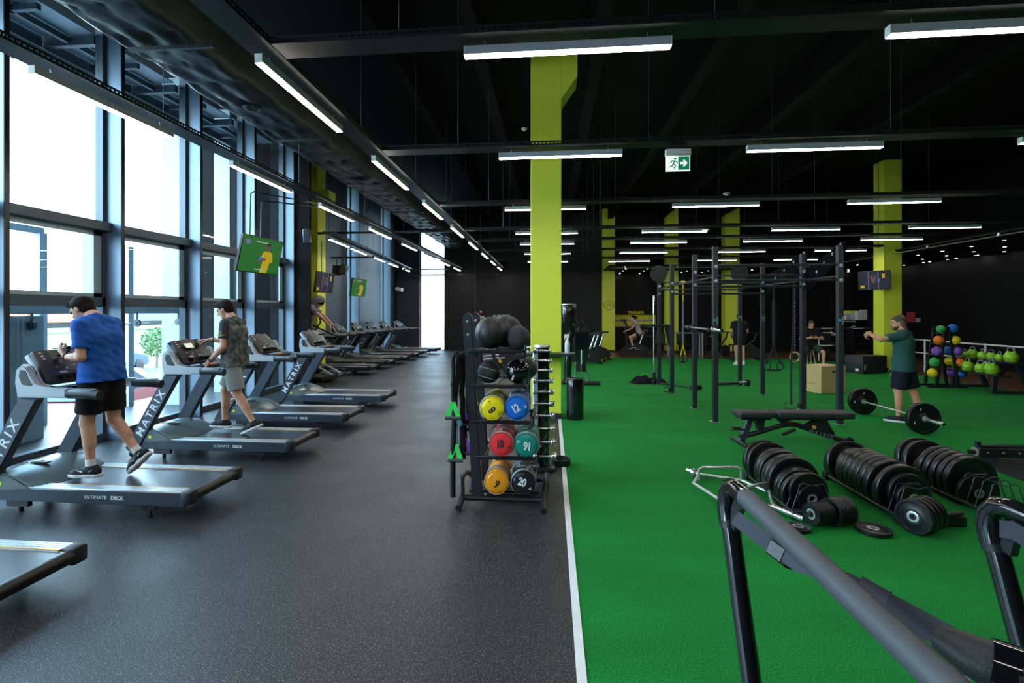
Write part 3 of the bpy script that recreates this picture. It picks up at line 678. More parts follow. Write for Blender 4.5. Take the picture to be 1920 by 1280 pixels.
# downlights in the lower ceiling
pts = [(9.93, 14.94), ]
def gz(px, py, z):
    f, cx, yh, c, s = 950.0, 940.5, 585.5, math.cos(YAW), math.sin(YAW)
    d = f*(1.75-z)/(py-yh); r = (px-cx)/f*d
    return r*c-d*s, r*s+d*c
dl = [(1688.7, 491.7), (1705.7, 501), (1713.5, 503), (1721, 478.5), (1729.7, 486), (1736.7, 492), (1743.5, 496.5), (1748, 499), (1767, 470.7), (1775, 479.5), (1780, 486), (1821.5, 462), (1825.7, 471.7), (1829, 479), (1831, 485.5), (1832.7, 489.7), (1882.7, 450.7), (1883.7, 462.7), (1883.5, 471.7), (1883.5, 478), (1881.7, 483), (1607.5, 496.5), (1591, 505.7), (1578, 501), (1578, 511), (1159, 514), (1162.6, 511.5), (1167.7, 508), (1173.4, 504), (1195, 514), (1207, 508), (1214, 504), (1277.5, 510.8), (1287.5, 508), (1316, 510.5), (1327.6, 507.5), (1410, 506), (1419, 512)]
dlm = MB().lathe([(0, 0), (0.035, 0), (0.035, 0.01), (0, 0.01)], 12, (0, 0, -0.012)).mesh('downlight_lens', 'led_small')
drm = MB().lathe([(0.036, 0), (0.052, 0), (0.052, -0.012), (0.036, -0.012), (0.036, 0)], 14).mesh('downlight_ring', 'lamp_body')
cnt = [0, 0]
for i, (a, b) in enumerate(sorted(dl[:25])+sorted(dl[25:])):
    x, y = gz(a, b, 3.55)
    y = min(y, 23.8); x = min(x, 13.4); q = int(i >= 25)
    t = thing('downlight', '%s tiny downlight from the left in the lower ceiling %s' % (ORD[cnt[q]], ('on the right', 'behind the rig')[q]), 'downlight', (x, y, 3.56), 0, 'downlights of the lower ceiling'); cnt[q] += 1
    shared(t, 'lens', dlm); shared(t, 'ring', drm)
t = thing('ceiling_rail', 'thin steel rail along the lower ceiling edge on the right', 'rail', (10.18, 0, 3.5))
obj('rail_tube', MB().cyl((0, 4, 0), (0, 20.3, 0), 0.016, 8), 'steel', t)
bk = MB().bx(-0.015, 0.015, -0.03, 0.03, 0.0, 0.06).mesh('rail_bracket', 'steel')
for y in (6, 8.2, 10.4, 12.6, 14.8, 17, 19.2): shared(t, 'bracket', bk, (0, y, 0))
t = thing('ceiling_rail', 'thin steel rail along the lower ceiling edge behind the rig', 'rail', (2.4, 20.3, 3.5))
obj('rail_tube', MB().cyl((0, 0, 0), (7.75, 0, 0), 0.014, 8), 'steel', t)
for x in (0.5, 2.5, 4.5, 6.5): shared(t, 'bracket', bk, (x, 0, 0))
# ================================================================ treadmills
def make_treadmill(label):
    """local frame: x=0 at the rear end, the masts at x=-2, z up, width across y"""
    t = thing('treadmill', label, 'treadmill', (0, 0, 0), 0, 'treadmills in the row by the windows')
    W = 0.345
    # deck frame
    f = MB()
    for s in (-1, 1): f.bx(-1.98, -0.055, s*W-0.018, s*W+0.018, 0.115, 0.228, 0.006)
    f.bx(-1.96, -0.10, -W, W, 0.13, 0.19); f.bx(-1.98, -1.9, -W, W, .115, .2)
    obj('deck_frame', f, 'slate', t)
    b = MB(); b.bx(-1.62, -0.03, -0.255, 0.255, 0.205, 0.232)
    obj('running_belt', b, 'belt', t)
    obj('rear_roller', MB().cyl((-0.035, -0.27, 0.19), (-0.035, 0.27, 0.19), 0.044, 18), 'rubber', t)
    for s in (-1, 1):
        r = MB(); r.bx(-1.60, -0.09, s*0.305-0.055, s*0.305+0.055, 0.225, 0.240, 0.004)
        for k in range(4): r.bx(-1.60, -0.09, s*0.305-0.045+k*0.026, s*0.305-0.036+k*0.026, 0.2395, 0.2425)
        rail = obj('side_rail', r, 'alu', t)
        obj('yellow_stripe', MB().bx(-1.58, -0.09, s*0.256-0.004, s*0.256+0.004, 0.228, 0.2425), 'yellow_print', rail)
        e = MB(); e.box((-0.045, s*0.315, 0.19), (0.10, 0.105, 0.115), None, 0.02, 2)
        obj('end_cap', e, 'dark_plastic', t)
        obj('foot', MB().prism([(-0.52, 0.115), (-0.32, 0.115), (-0.37, 0.06), (-0.46, 0.06)], s*0.30-0.02, s*0.30+0.02, 'y').cyl((-0.415, s*0.30, 0.062), (-0.415, s*0.30, 0.012), 0.012, 10).cyl((-0.415, s*0.30, 0.014), (-0.415, s*0.30, 0.0), 0.026, 14), 'black_metal', t)
        obj('front_foot', MB().bx(-1.76, -1.55, s*0.30-0.02, s*0.30+0.02, 0.05, 0.115).cyl((-1.64, s*0.30, 0.055), (-1.64, s*0.30, 0.0), 0.02, 12), 'dark_plastic', t)
        obj('front_wheel', MB().lathe([(0, -0.02), (0.035, -0.02), (0.045, -0.012), (0.045, 0.012), (0.035, 0.02), (0, 0.02)], 18, (-2.02, s*0.33, 0.048), (0, 1, 0)), 'rubber', t)
        # mast: leaning box section with rounded outer faces
        m_ = MB(); m_.prism([(-2.085, 0.125), (-2.05, 0.085), (-1.95, 0.075), (-1.90, 0.15), (-1.385, 1.01), (-1.575, 1.02)], s*0.345-0.038, s*0.345+0.038, 'y')
        bmesh.ops.bevel(m_.bm, geom=[e_ for e_ in m_.bm.edges if abs(e_.verts[0].co.y-e_.verts[1].co.y) < 1e-4], offset=0.016, segments=3, affect='EDGES')
        mo = obj('mast', m_, 'slate', t)
        tm = text_mesh('MATRIX', 0.125, 'white', 0.001, 1.35, 0, 1.1, 0.002)
        ang = math.atan2(0.87, 0.50)
        c = Vector((-1.745, s*0.3835, 0.545))
        if s < 0: mt = Matrix.Translation(c) @ Matrix((Vector((math.cos(ang), 0, math.sin(ang))), Vector((-math.sin(ang), 0, math.cos(ang))), Vector((0, -1, 0)))).transposed().to_4x4()
        else: mt = Matrix.Translation(c) @ Matrix((Vector((-math.cos(ang), 0, -math.sin(ang))), Vector((-math.sin(ang), 0, math.cos(ang))), Vector((0, 1, 0)))).transposed().to_4x4()
        put(mo, 'lettering', tm, mt)
        # silver wing and handlebar
        wg = MB(); wg.prism([(-1.585, 1.015), (-1.61, 1.14), (-1.60, 1.25), (-1.545, 1.30), (-1.50, 1.285), (-1.47, 1.20), (-1.42, 1.125), (-1.34, 1.10), (-1.12, 1.098), (-1.12, 1.015)], s*0.345-0.04, s*0.345+0.04, 'y')
        bmesh.ops.bevel(wg.bm, geom=[e_ for e_ in wg.bm.edges if abs(e_.verts[0].co.y-e_.verts[1].co.y) < 1e-4], offset=0.012, segments=2, affect='EDGES')
        obj('console_wing', wg, 'silver', t)
        inset = MB(); inset.prism([(-1.53, 1.13), (-1.56, 1.20), (-1.545, 1.255), (-1.50, 1.25), (-1.47, 1.18), (-1.43, 1.125), (-1.46, 1.115)], s*0.345-s*0.045, s*0.345+s*0.043, 'y')
        obj('wing_inset', inset, 'dark_plastic', t)
        h = MB(); h.box((-1.00, s*0.345, 1.055), (0.24, 0.076, 0.080), None, 0.022, 2)
        ho = obj('handlebar', h, 'mid_grey', t)
        g = MB(); g.tube([(-1.13, s*0.345, 1.052), (-0.93, s*0.345, 1.05), (-0.84, s*0.345, 1.04)], [0.043, 0.043, 0.040], 14)
        obj('rubber_grip', g, 'dark_plastic', ho)
    # motor hood, a curved shell across the deck
    hd = MB(); nu, nv = 18, 14
    prof = [(-2.0, 0.20), (-1.98, 0.27), (-1.93, 0.335), (-1.84, 0.372), (-1.74, 0.376), (-1.64, 0.350), (-1.55, 0.305), (-1.47, 0.258), (-1.44, 0.236)]
    rows = []
    for j in range(nv+1):
        v = -1+2*j/nv; y = v*W*1.03; k = 1-0.16*abs(v)**3; lag = 0.10*(1-v*v)
        rows.append([hd.bm.verts.new((x+(lag*max(0, (x+1.75))/0.3 if x > -1.75 else 0), y, 0.20+(z-0.20)*k)) for x, z in prof])
    for a, c in zip(rows[:-1], rows[1:]):
        for i in range(len(prof)-1): hd.bm.faces.new((a[i], a[i+1], c[i+1], c[i]))
    for r_ in (rows[0], rows[-1]):
        hd.bm.faces.new(r_+[hd.bm.verts.new((r_[-1].co.x, r_[-1].co.y, 0.2)), hd.bm.verts.new((r_[0].co.x, r_[0].co.y, 0.2))])
    ho = obj('motor_hood', hd, 'hood', t, angle=60)
    obj('hood_vent', MB().prism([(-1.83, -0.115), (-1.70, -0.13), (-1.60, -0.10), (-1.60, -0.06), (-1.70, -0.05), (-1.83, -0.075)], 0.366, 0.378, 'z'), 'dark_plastic', ho)
    obj('hood_vent_cap', MB().lathe([(0.055, 0), (0.050, 0.010), (0, 0.014)], 18, (-1.72, -0.09, 0.374), (0, 0, 1), 0.55), 'silver', ho)
    for s in (-1,):
        sd = MB().prism([(-2.0, 0.19), (-1.90, 0.31), (-1.82, 0.345), (-1.70, 0.33), (-1.60, 0.285), (-1.50, 0.232), (-1.49, 0.226)], s*0.352, s*0.366, 'y')
        obj('hood_side', sd, 'hood', ho)
        obj('warning_sticker', MB().lathe([(0, 0), (0.022, 0), (0.022, 0.002), (0, 0.002)], 6, (-1.77, s*0.366, 0.262), (0, s, 0)), 'lime_print', ho)
    # console
    tilt = math.atan2(0.30, 0.245); nx_, nz_ = math.sin(tilt), math.cos(tilt)
    cs = MB(); cs.box((0, 0, 0), (0.385, 0.56, 0.055), None, 0.02, 2)
    for v in cs.bm.verts:
        if v.co.x > 0.12 : v.co.y *= 1.06
        if v.co.x < -0.12: v.co.y *= 0.86
        v.co.x -= 0.04*(v.co.y/0.28)**2*(-1 if v.co.x < -.1 else 0)
    R = Matrix(((math.cos(tilt), 0, math.sin(tilt)), (0, 1, 0), (-math.sin(tilt), 0, math.cos(tilt))))
    con = obj('console', cs, 'dark_plastic', t, (-1.52, 0, 1.265)); con.rotation_euler = (0, tilt, 0)
    obj('console_back', MB().box((0, 0, -0.045), (0.34, 0.50, 0.06), None, 0.025, 2), 'silver', con)
    def cq(nm, x, y, sx, sy, m, z=0.0285, bev=0.0): return obj(nm, MB().box((x, y, z), (sx, sy, 0.004), None, bev), m, con)
    cq('display', -0.105, 0, 0.10, 0.24, 'screen_off'); cq('lower_display', -0.025, 0.0, 0.032, 0.24, 'screen_off')
    put(con, 'led_digits', text_mesh('0:00', 0.026, 'digit_green', 0.0004), facing((-0.025, 0.02, 0.031), (0, 0, 1), (-1, 0, 0)))
    cq('logo_strip', -0.168, 0, 0.010, 0.10, 'mid_grey')
    for k in range(3):
        cq('key', -0.13+k*0.035, -0.19, 0.012, 0.025, 'off_white'); cq('key', -0.13+k*0.035, 0.19, 0.012, 0.025, 'off_white')
    for k in range(4): cq('key', 0.035+0.022*(k % 2), -0.13+0.085*k, 0.014, 0.018, ('orange', 'off_white', 'off_white', 'orange')[k])
    for k in range(3): obj('knob', MB().lathe([(0.017, 0), (0.015, 0.012), (0, 0.014)], 14, (0.100, 0.03+0.055*k, 0.028)), 'silver', con)
    cq('card_slot', 0.098, -0.10, 0.022, 0.07, 'off_white')
    cq('tray_slot', 0.150, 0, 0.055, 0.40, 'gloss_black', 0.029)
    # crossbar with the red stop key
    obj('crossbar', MB().box((-1.29, 0, 1.075), (0.12, 0.64, 0.050), None, 0.018, 2), 'dark_plastic', t)
    obj('stop_key', MB().box((-1.262, 0.02, 1.104), (0.05, 0.11, 0.014), None, 0.005), 'red_key', t)
    # deck side lettering
    a = text_mesh('ULTIMATE', 0.042, 'white', 0.0008, 1.08); b_ = text_mesh('DECK', 0.042, 'white', 0.0008, 1.08, 0, 1, 0.0018)
    put(t, 'lettering', a, facing((-0.865, -W-0.0185, 0.172), (0, -1, 0))); put(t, 'lettering', b_, facing((-0.665, -W-0.0185, 0.172), (0, -1, 0)))
    put(t, 'lettering', text_mesh('MATRIX', 0.045, 'white', 0.0004, 1.2), facing((-0.36, 0.275, 0.2436), (0, 0, 1), (0, 1, 0)))
    return t
TM = make_treadmill('nearest treadmill, mostly out of the picture, its tail end showing')
TM.location = (-3.02, 2.68, 0)
tl = ['treadmill under the runner in the blue jersey', 'treadmill under the runner in the camouflage jersey', 'empty treadmill right behind the camouflage runner', 'empty treadmill in front of the hooded climber', 'treadmill just beyond the hooded climber, console hidden',
      'second treadmill beyond the hooded climber', 'third treadmill beyond the hooded climber', 'fourth treadmill beyond the hooded climber', 'fifth treadmill beyond the hooded climber', 'last treadmill, in front of the tall bright window']
tp = [(-3.0, 4.33), (-3.0, 5.99), (-3.0, 7.60), (-3.0, 9.30), (-5.0, 14.05), (-5.02, 15.6), (-4.98, 17.1), (-4.98, 18.5), (-4.92, 19.9), (-4.72, 21.2)]
TMS = [dup(TM, (x, y, 0), 0, lab) for (x, y), lab in zip(tp, tl)]
for q in TMS[4:]: q.scale = (1.15, 1.0, 1.0)   # far row stretched lengthwise so both ends line up with the image
# things left on treadmills
t = thing('water_bottle', 'clear wrinkled water bottle standing at the left of the second treadmill console', 'bottle', (-4.62, 5.74, 1.125))
obj('bottle_body', MB().lathe([(0, 0), (0.036, 0.002), (0.038, 0.02), (0.034, 0.06), (0.038, 0.10), (0.034, 0.14), (0.037, 0.19), (0.020, 0.225), (0.014, 0.24)], 16), 'bottle', t)
obj('cap', MB().cyl((0, 0, 0.238), (0, 0, 0.258), 0.016, 12), 'blue_ball', t)
t = thing('phone', 'white phone lying lit on the second treadmill console', 'phone', (-4.505, 5.93, 1.335), 0, None, (0, 0.88, 0))
obj('case', MB().box((0, 0, 0), (0.075, 0.14, 0.008), None, 0.003), 'off_white', t)
obj('screen', MB().box((0, 0, 0.005), (0.066, 0.128, 0.002)), emis('lit phone screen', (1, .93, .75), 0.9), t)
# ================================================================ stair climber with poles at the end of the near row
t = thing('stair_climber', 'black stair climber with curved arms under the hooded person', 'climber', (-6.12, 12.5, 0), -0.25)
b = MB(); b.bx(-0.5, 0.6, -0.30, 0.30, 0.03, 0.14, 0.02); b.bx(-0.62, 0.0, -0.22, 0.22, 0.14, 0.75, 0.06, 2); obj('base_shroud', b, 'dark_plastic', t)
for s in (-1, 1):
    obj('pedal_arm', MB().tube(bez((-0.2, s*0.17, 0.42), (0.2, s*0.17, 0.45), (0.45, s*0.17, 0.35), (0.75, s*0.17, 0.20)), 0.028, 10), 'silver', t)
    obj('pedal', MB().prism([(0.45, 0.22), (0.85, 0.16), (1.0, 0.20), (1.0, 0.24), (0.85, 0.20), (0.45, 0.27)], s*0.17-0.075, s*0.17+0.075, 'y'), 'mid_grey', t)
    obj('arm', MB().tube([(-0.35, s*0.27, 0.7), (-0.20, s*0.28, 1.20), (0.05, s*0.29, 1.50), (-0.05, s*0.27, 1.78)], 0.022, 10), 'black_metal', t)
    obj('fixed_rail', MB().tube(bez((-0.45, s*0.3, 1.55), (-0.1, s*0.32, 1.32), (0.35, s*0.33, 1.20), (0.60, s*0.33, 1.12)), 0.022, 10), 'black_metal', t)
obj('mast', MB().prism([(-0.62, 0.70), (-0.45, 0.70), (-0.52, 1.45), (-0.62, 1.45)], -0.07, 0.07, 'y'), 'dark_plastic', t)
obj('console', MB().box((-0.55, 0, 1.50), (0.06, 0.42, 0.30), (0, -0.4, 0), 0.02), 'mid_grey', t)
# ================================================================ storage rack with balls and sand bags
def rot_prism(b, *a): return b
t = thing('storage_rack', 'black leaning storage rack holding balls and coloured sand bags beside the column', 'rack', (-0.50, 4.60, 0))
up = MB().prism([(-0.045, 0), (0.045, 0), (0.045, 1.66), (0.030, 1.69), (0, 1.705), (-0.030, 1.69), (-0.045, 1.66)], -0.03, 0.03, 'y')
bmesh.ops.bevel(up.bm, geom=list(up.bm.edges), offset=0.008, segments=2, affect='EDGES')
upm = up.mesh('upright', 'rig_metal')
bolt_m = MB().lathe([(0.013, 0), (0.012, 0.005), (0, 0.008)], 12, (0, 0, 0), (0, -1, 0)).mesh('bolt', 'steel')
lean = -math.atan2(0.095, 1.65)
for y in (0.0, 0.52):
    u = shared(t, 'upright', upm, (-0.165, y, 0.05), (0, lean, 0))
    for z in (1.62, 1.50): shared(u, 'bolt', bolt_m, (0, -0.03, z))
for k, (z, x0) in enumerate(((1.395, -0.25), (1.078, -0.235), (0.752, -0.215), (0.43, -0.195))):
    s = MB(); w = 0.50+0.02*k
    for y in (-0.02, 0.54): s.box((x0+w/2, y, z), (w, 0.03, 0.035), None, 0.006)
    for x in (0.10, 0.24, 0.40): s.cyl((x0+x, -0.02, z+0.005), (x0+x, 0.54, z+0.005), 0.010, 8)
    s.tube(arc((x0+w-0.03, 0.0, z+0.0), 0.05, -90, 0, 5)+[(x0+w+0.02, 0.0, z+0.05), (x0+w+0.02, 0.52, z+0.05)]+[(x0+w-0.03, 0.52, z-.05)], 0.010, 8)
    if k < 2: s.bx(x0, x0+w-0.03, -0.01, 0.53, z-0.005, z+0.003)
    obj('shelf', s, 'black_metal', t)
for y in (-0.02, 0.54): obj('base_tube', MB().tube([(-0.30, y, 0.055), (0.42, y, 0.055)], 0.022, 12), 'black_metal', t)
obj('base_plate', MB().bx(-0.28, 0.42, -0.02, 0.03, 0.05, 0.085), 'black_metal', t)
for y in (0.06, 0.43): obj('base_slat', MB().bx(-0.25, 0.40, y-0.01, y+0.01, 0.085, 0.105), 'black_metal', t)
for x, sg in ((-0.31, -1), (0.44, 1)):
    obj('skid', MB().tube(bez((x, -0.20, 0.028), (x, -0.10, 0.03), (x-sg*0.01, 0.02, 0.05), (x+0.02*sg, 0.08, 0.16))+bez((x+0.02*sg, 0.08, 0.16), (x+.03*sg, .12, .21), (x+.03*sg, .40, .21), (x, 0.66, 0.03)), 0.027, 10), 'black_metal', t)
for z in (0.10, 0.15): shared(t, 'bolt', bolt_m, (-0.24+z, -0.022, 0.095))
pegm = MB().tube([(0, 0, 0), (-0.13, 0, 0), (-0.15, 0, 0.025)], 0.011, 8).mesh('peg', 'black_metal')
for y, z in ((-0.02, 1.36), (0.10, 1.36), (0.30, 1.36), (0.0, 0.72), (.3, .72)): shared(t, 'peg', pegm, (-0.20, y, z))
def ball(c, r, m, label, cat='ball', group='exercise balls on the storage rack', n=28, deco=None, rz=0):
    o = thing('medicine_ball', label, cat, c, rz, group)
    obj('ball_shell', MB().sphere((0, 0, 0), r, n), m, o)
    if deco == 'lines':
        for (ax, off) in (((0.25, 0.15, 1), 0.25), ((0.25, 0.15, 1), -0.55)):
            a = Vector(ax).normalized(); u = a.orthogonal().normalized(); v = a.cross(u); rr = r*math.sqrt(1-off*off)*1.004
            pts_ = [tuple(a*(off*r)+u*rr*math.cos(2*PI*i/40)+v*rr*math.sin(2*PI*i/40)) for i in range(40)]
            obj('seam_line', MB().tube(pts_, 0.0022, 4, True), 'white', o)
    if deco == 'tag':
        obj('printed_tag', MB().box((0.35*-r, -r*0.86, -r*0.42), (0.016, 0.006, 0.055), (0.45, 0.35, 0), 0), 'white', o)
    if deco == 'valve': obj('valve', MB().lathe([(0.006, 0), (0.004, 0.003), (0, 0.004)], 10, (-0.1*r, -r*0.97, -0.25*r), (-.1, -1, -.25)), 'rubber', o)
    if deco == 'handles':
        for sg in (-1, 1): obj('grip_hole', MB().tube(arc((0, 0, 0), r*1.0, 55, 125, 8, 'yz'), 0.016, 8), m, o)
    return o
ball((-0.560, 4.74, 1.402+0.155), 0.152, 'ball_rubber', 'big matt black slam ball at the left of the top shelf', deco='valve')
ball((-0.435, 5.00, 1.402+0.160), 0.158, 'ball_rubber', 'big matt black slam ball half hidden behind the front one on the top shelf')
ball((-0.300, 4.72, 1.402+0.113), 0.112, mat('dimpled ball rubber', (0.022, 0.024, 0.028), 0.5, 0, 0.5, 0.2, 9, 0.9, 260), 'smaller dimpled black ball at the right of the top shelf')
ball((-0.575, 4.72, 1.085+0.108), 0.105, mat('pebbled ball rubber', (0.016, 0.018, 0.022), 0.5, 0, 0.5, 0.2, 9, 0.7, 260), 'black medicine ball with white seam lines on the second shelf', deco='lines')
ball((-0.305, 4.72, 1.085+0.115), 0.113, 'gloss_black', 'shiny black medicine ball with a white tag on the second shelf', deco='tag')
ball((-0.24, 5.00, 1.085+0.110), 0.108, 'ball_rubber', 'black medicine ball hidden behind the shiny one on the second shelf')
# sand bags
def sandbag(c, m, num, ink, roll, label, spin=0.0):
    t = thing('sand_bag', label, 'sand bag', c, spin, 'weighted sand bags on the storage rack')
    r, L_ = 0.107, 0.54
    b = MB(); prof = [(0, 0), (r*0.55, -0.001), (r*0.86, 0.006), (r*0.985, 0.024), (r, 0.05), (r*0.985, 0.15), (r*1.01, 0.24), (r*0.98, 0.34), (r, L_-0.05), (r*0.97, L_-0.02), (r*0.8, L_), (0, L_)]
    b.lathe(prof, 30, (0, 0, 0), (0, 1, 0)); rnd = random.Random(num)
    for v in b.bm.verts: v.co += Vector((rnd.uniform(-1, 1), 0, rnd.uniform(-1, 1)))*0.0016
    obj('bag_shell', b, m, t)
    obj('end_piping', MB().tube([(r*0.965*math.cos(a), 0.012, r*0.965*math.sin(a)) for a in [2*PI*i/32 for i in range(32)]], 0.0035, 6, True), m, t)
    for y, tl in ((0.045, 0.02), (0.16, -0.02), (0.33, 0.015)):
        pts_ = [((r+0.004)*math.cos(a), y+tl*math.sin(a+spin*9+num), (r+0.004)*math.sin(a)) for a in [2*PI*i/28 for i in range(28)]]
        obj('webbing_band', MB().tube(pts_, 0.01, 4, True, flat=(0.013, 0.0022), up=None), 'strap_grey', t)
    # carry handles, loose loops standing off the shell
    for a0, y0 in ((roll+1.2, 0.05), (roll+2.6, 0.10)):
        u = Vector((math.cos(a0), 0, math.sin(a0))); q = Vector((-math.sin(a0), 0, math.cos(a0)))
        P = [u*(r+0.003)+q*0.05+Vector((0, y0, 0)), u*(r+0.028)+q*0.04+Vector((0, y0+0.05, 0)), u*(r+0.032)+Vector((0, y0+0.12, 0)), u*(r+0.026)-q*0.04+Vector((0, y0+0.18, 0)), u*(r+0.002)-q*0.05+Vector((0, y0+0.24, 0))]
        obj('handle', MB().tube([tuple(p) for p in P], 0.01, 4, flat=(0.011, 0.003), up=tuple(u)), 'strap_grey', t)
    tm = text_mesh(str(num), 0.098, ink, 0.0006, 0.9, 0, 0.78, 0.0035); tk = text_mesh('KG', 0.030, ink, 0.0006, 1.0, 0, 0.9, 0.001)
    for me_, off in ((tm, (-0.012, 0.004)), (tk, (0.066 if num > 9 else 0.050, -0.024))):
        ca, sa = math.cos(roll), math.sin(roll)
        x, z = off[0]*ca-off[1]*sa, off[0]*sa+off[1]*ca
        put(t, 'lettering', me_, facing((x, -0.0018 if abs(off[0]) < 0.04 else 0.0005, z), (0, -1, 0), (0, 0, 1), roll))
    return t
sandbag((-0.526, 4.52, 0.886), 'bag_yellow', 8, 'print_black', 2.3, 'yellow sand bag marked 8 KG lying on the third shelf')
sandbag((-0.300, 4.53, 0.889), 'bag_blue', 12, 'white', 0.55, 'blue sand bag marked 12 KG lying on the third shelf')
sandbag((-0.440, 4.52, 0.565), 'bag_red', 10, 'print_black', 0.08, 'red sand bag marked 10 KG lying on the fourth shelf')
sandbag((-0.218, 4.52, 0.565), 'bag_green', 16, 'white', 3.05, 'green sand bag marked 16 KG lying on the fourth shelf')
sandbag((-0.487, 4.53, 0.218), 'bag_orange', 6, 'print_black', 2.60, 'orange sand bag lying on the base of the rack')
sandbag((-0.245, 4.54, 0.218), 'bag_black', 20, 'white', -0.32, 'black sand bag marked 20 KG lying on the base of the rack')
# resistance tubes hanging from the left pegs
def hang_tube(label, x, y, z0, z1, r, m='tube_black', sway=0.0, handle=None, hz=None):
    t = thing('resistance_tube', label, 'resistance tube', (x, y, 0), 0, 'resistance tubes hung on the storage rack')
    P = [(0.02, 0, z0-0.04), (0.0, 0, z0), (-0.022, 0, z0-0.03), (-0.03+sway*0.3, 0.0, z0-0.3), (-0.03+sway*0.7, 0.01, (z0+z1)/2), (-0.02+sway, 0, z1)]
    Q = []
    for i in range(len(P)-1):
        for k in range(4): Q.append(tuple(Vector(P[i]).lerp(Vector(P[i+1]), k/4)))
    Q.append(P[-1])
    Q2 = [(p[0]+0.004*math.sin(i*1.3), p[1]+0.004*math.cos(i*1.7), p[2]) for i, p in enumerate(Q)]
    obj('tube', MB().tube(Q2, [r*(1+0.08*(i % 2)) for i in range(len(Q2))], 10), m, t)
    if handle:
        h = MB(); hh = hz
        h.tube([(-0.02, -0.03, hh+0.14), (-0.075, -0.04, hh), (-0.07, -0.04, hh-0.004)], 0.01, 4, flat=(0.020, 0.003), up=(0, 1, 0))
        h.tube([(-0.02, -0.03, hh+0.14), (0.035, -0.04, hh), (0.03, -0.04, hh-0.004)], 0.01, 4, flat=(0.020, 0.003), up=(0, 1, 0))
        obj('strap', h, handle, t)
        obj('grip', MB().cyl((-0.088, -0.04, hh), (0.048, -0.04, hh), 0.017, 12), 'foam_grip', t)
    return t
hang_tube('black braided tube hanging nearest the viewer on the rack side', -0.855, 4.53, 1.385, 0.86, 0.019, handle='neon_green', hz=0.80)
hang_tube('thick black braided tube hanging to the floor from the rack side', -0.815, 4.58, 1.37, 0.06, 0.026, sway=-0.06)
hang_tube('second thick braided tube beside the long one on the rack side', -0.785, 4.62, 1.375, 0.40, 0.026)
hang_tube('third braided tube with a violet handle on the rack side', -0.755, 4.70, 1.37, 0.72, 0.018, handle='violet', hz=0.66)
hang_tube('black tube with a yellow grip behind the others on the rack side', -0.74, 4.86, 1.37, 0.92, 0.016, handle='yellow_ball', hz=0.86)
hang_tube('sky blue banded tube hanging low on the rack side', -0.845, 4.60, 0.76, 0.56, 0.022, m='sky_blue', handle='neon_green', hz=0.40)
hang_tube('violet strapped tube hanging low on the rack side', -0.770, 4.66, 0.74, 0.58, 0.020, m='tube_black', handle='violet', hz=0.45)
# ---- dumbbell tower
t = thing('dumbbell_tower', 'black and grey upright tower rack for chrome dumbbells by the lime column', 'rack', (-0.095, 5.66, 0))
obj('tower_post', MB().cyl((0, 0, 0.04), (0, 0, 1.36), 0.078, 28), 'gloss_black', t)
obj('grey_panel', MB().box((-0.072, -0.06, 0.72), (0.06, 0.10, 1.26), None, 0.012), 'lamp_body', t)
obj('top_cap', MB().lathe([(0, 0), (0.088, 0), (0.09, 0.012), (0.082, 0.03), (0, 0.034)], 28, (0, 0, 1.36)), 'steel', t)
bb = MB().lathe([(0, 0), (0.15, 0), (0.15, 0.03), (0.13, 0.045), (0, 0.05)], 30)
obj('base_disc', bb, 'black_metal', t)
obj('base_ring', MB().lathe([(0.11, 0), (0.125, 0), (0.125, 0.07), (0.11, 0.07), (0.11, 0)], 30, (0.20, 0.22, 0)), 'black_metal', t)
cr = MB().bx(-0.09, 0.09, -0.012, 0.0, -0.012, 0.0).bx(-.085, -.07, -.06, 0, -.012, .012).bx(.07, .085, -.06, 0, -.012, .012).mesh('cradle', 'black_metal')
zs = [1.33, 1.225, 1.12, 1.005, 0.885, 0.755, 0.625, 0.485, 0.335, 0.18]
words = ['smallest chrome dumbbell, topmost on the tower', 'chrome dumbbell second from the top of the tower', 'chrome dumbbell third from the top of the tower', 'chrome dumbbell fourth from the top of the tower', 'chrome dumbbell fifth from the top of the tower', 'chrome dumbbell sixth from the top of the tower', 'chrome dumbbell seventh from the top of the tower', 'chrome dumbbell eighth from the top of the tower', 'chrome dumbbell second from the bottom of the tower', 'largest chrome dumbbell, lowest on the tower']
for k, z in enumerate(zs):
    shared(t, 'cradle', cr, (0, -0.075, z-0.016))
    hr = 0.021+0.0026*k; hl = 0.035+0.0022*k
    d = thing('dumbbell', words[k], 'dumbbell', (-0.095+0.004*k, 5.66-0.115, z), 0, 'chrome dumbbells on the tower')
    obj('handle', MB().lathe([(0.010, -0.075), (0.012, -0.05), (0.0145, 0), (0.012, 0.05), (0.010, 0.075)], 14, (0, 0, 0), (1, 0, 0)), 'chrome', d)
    for s in (-1, 1): obj('head', MB().lathe([(0, 0), (hr*0.9, 0), (hr, 0.005), (hr, hl-0.005), (hr*0.9, hl), (0, hl)], 18, (s*0.068, 0, 0), (s, 0, 0)), 'chrome', d)
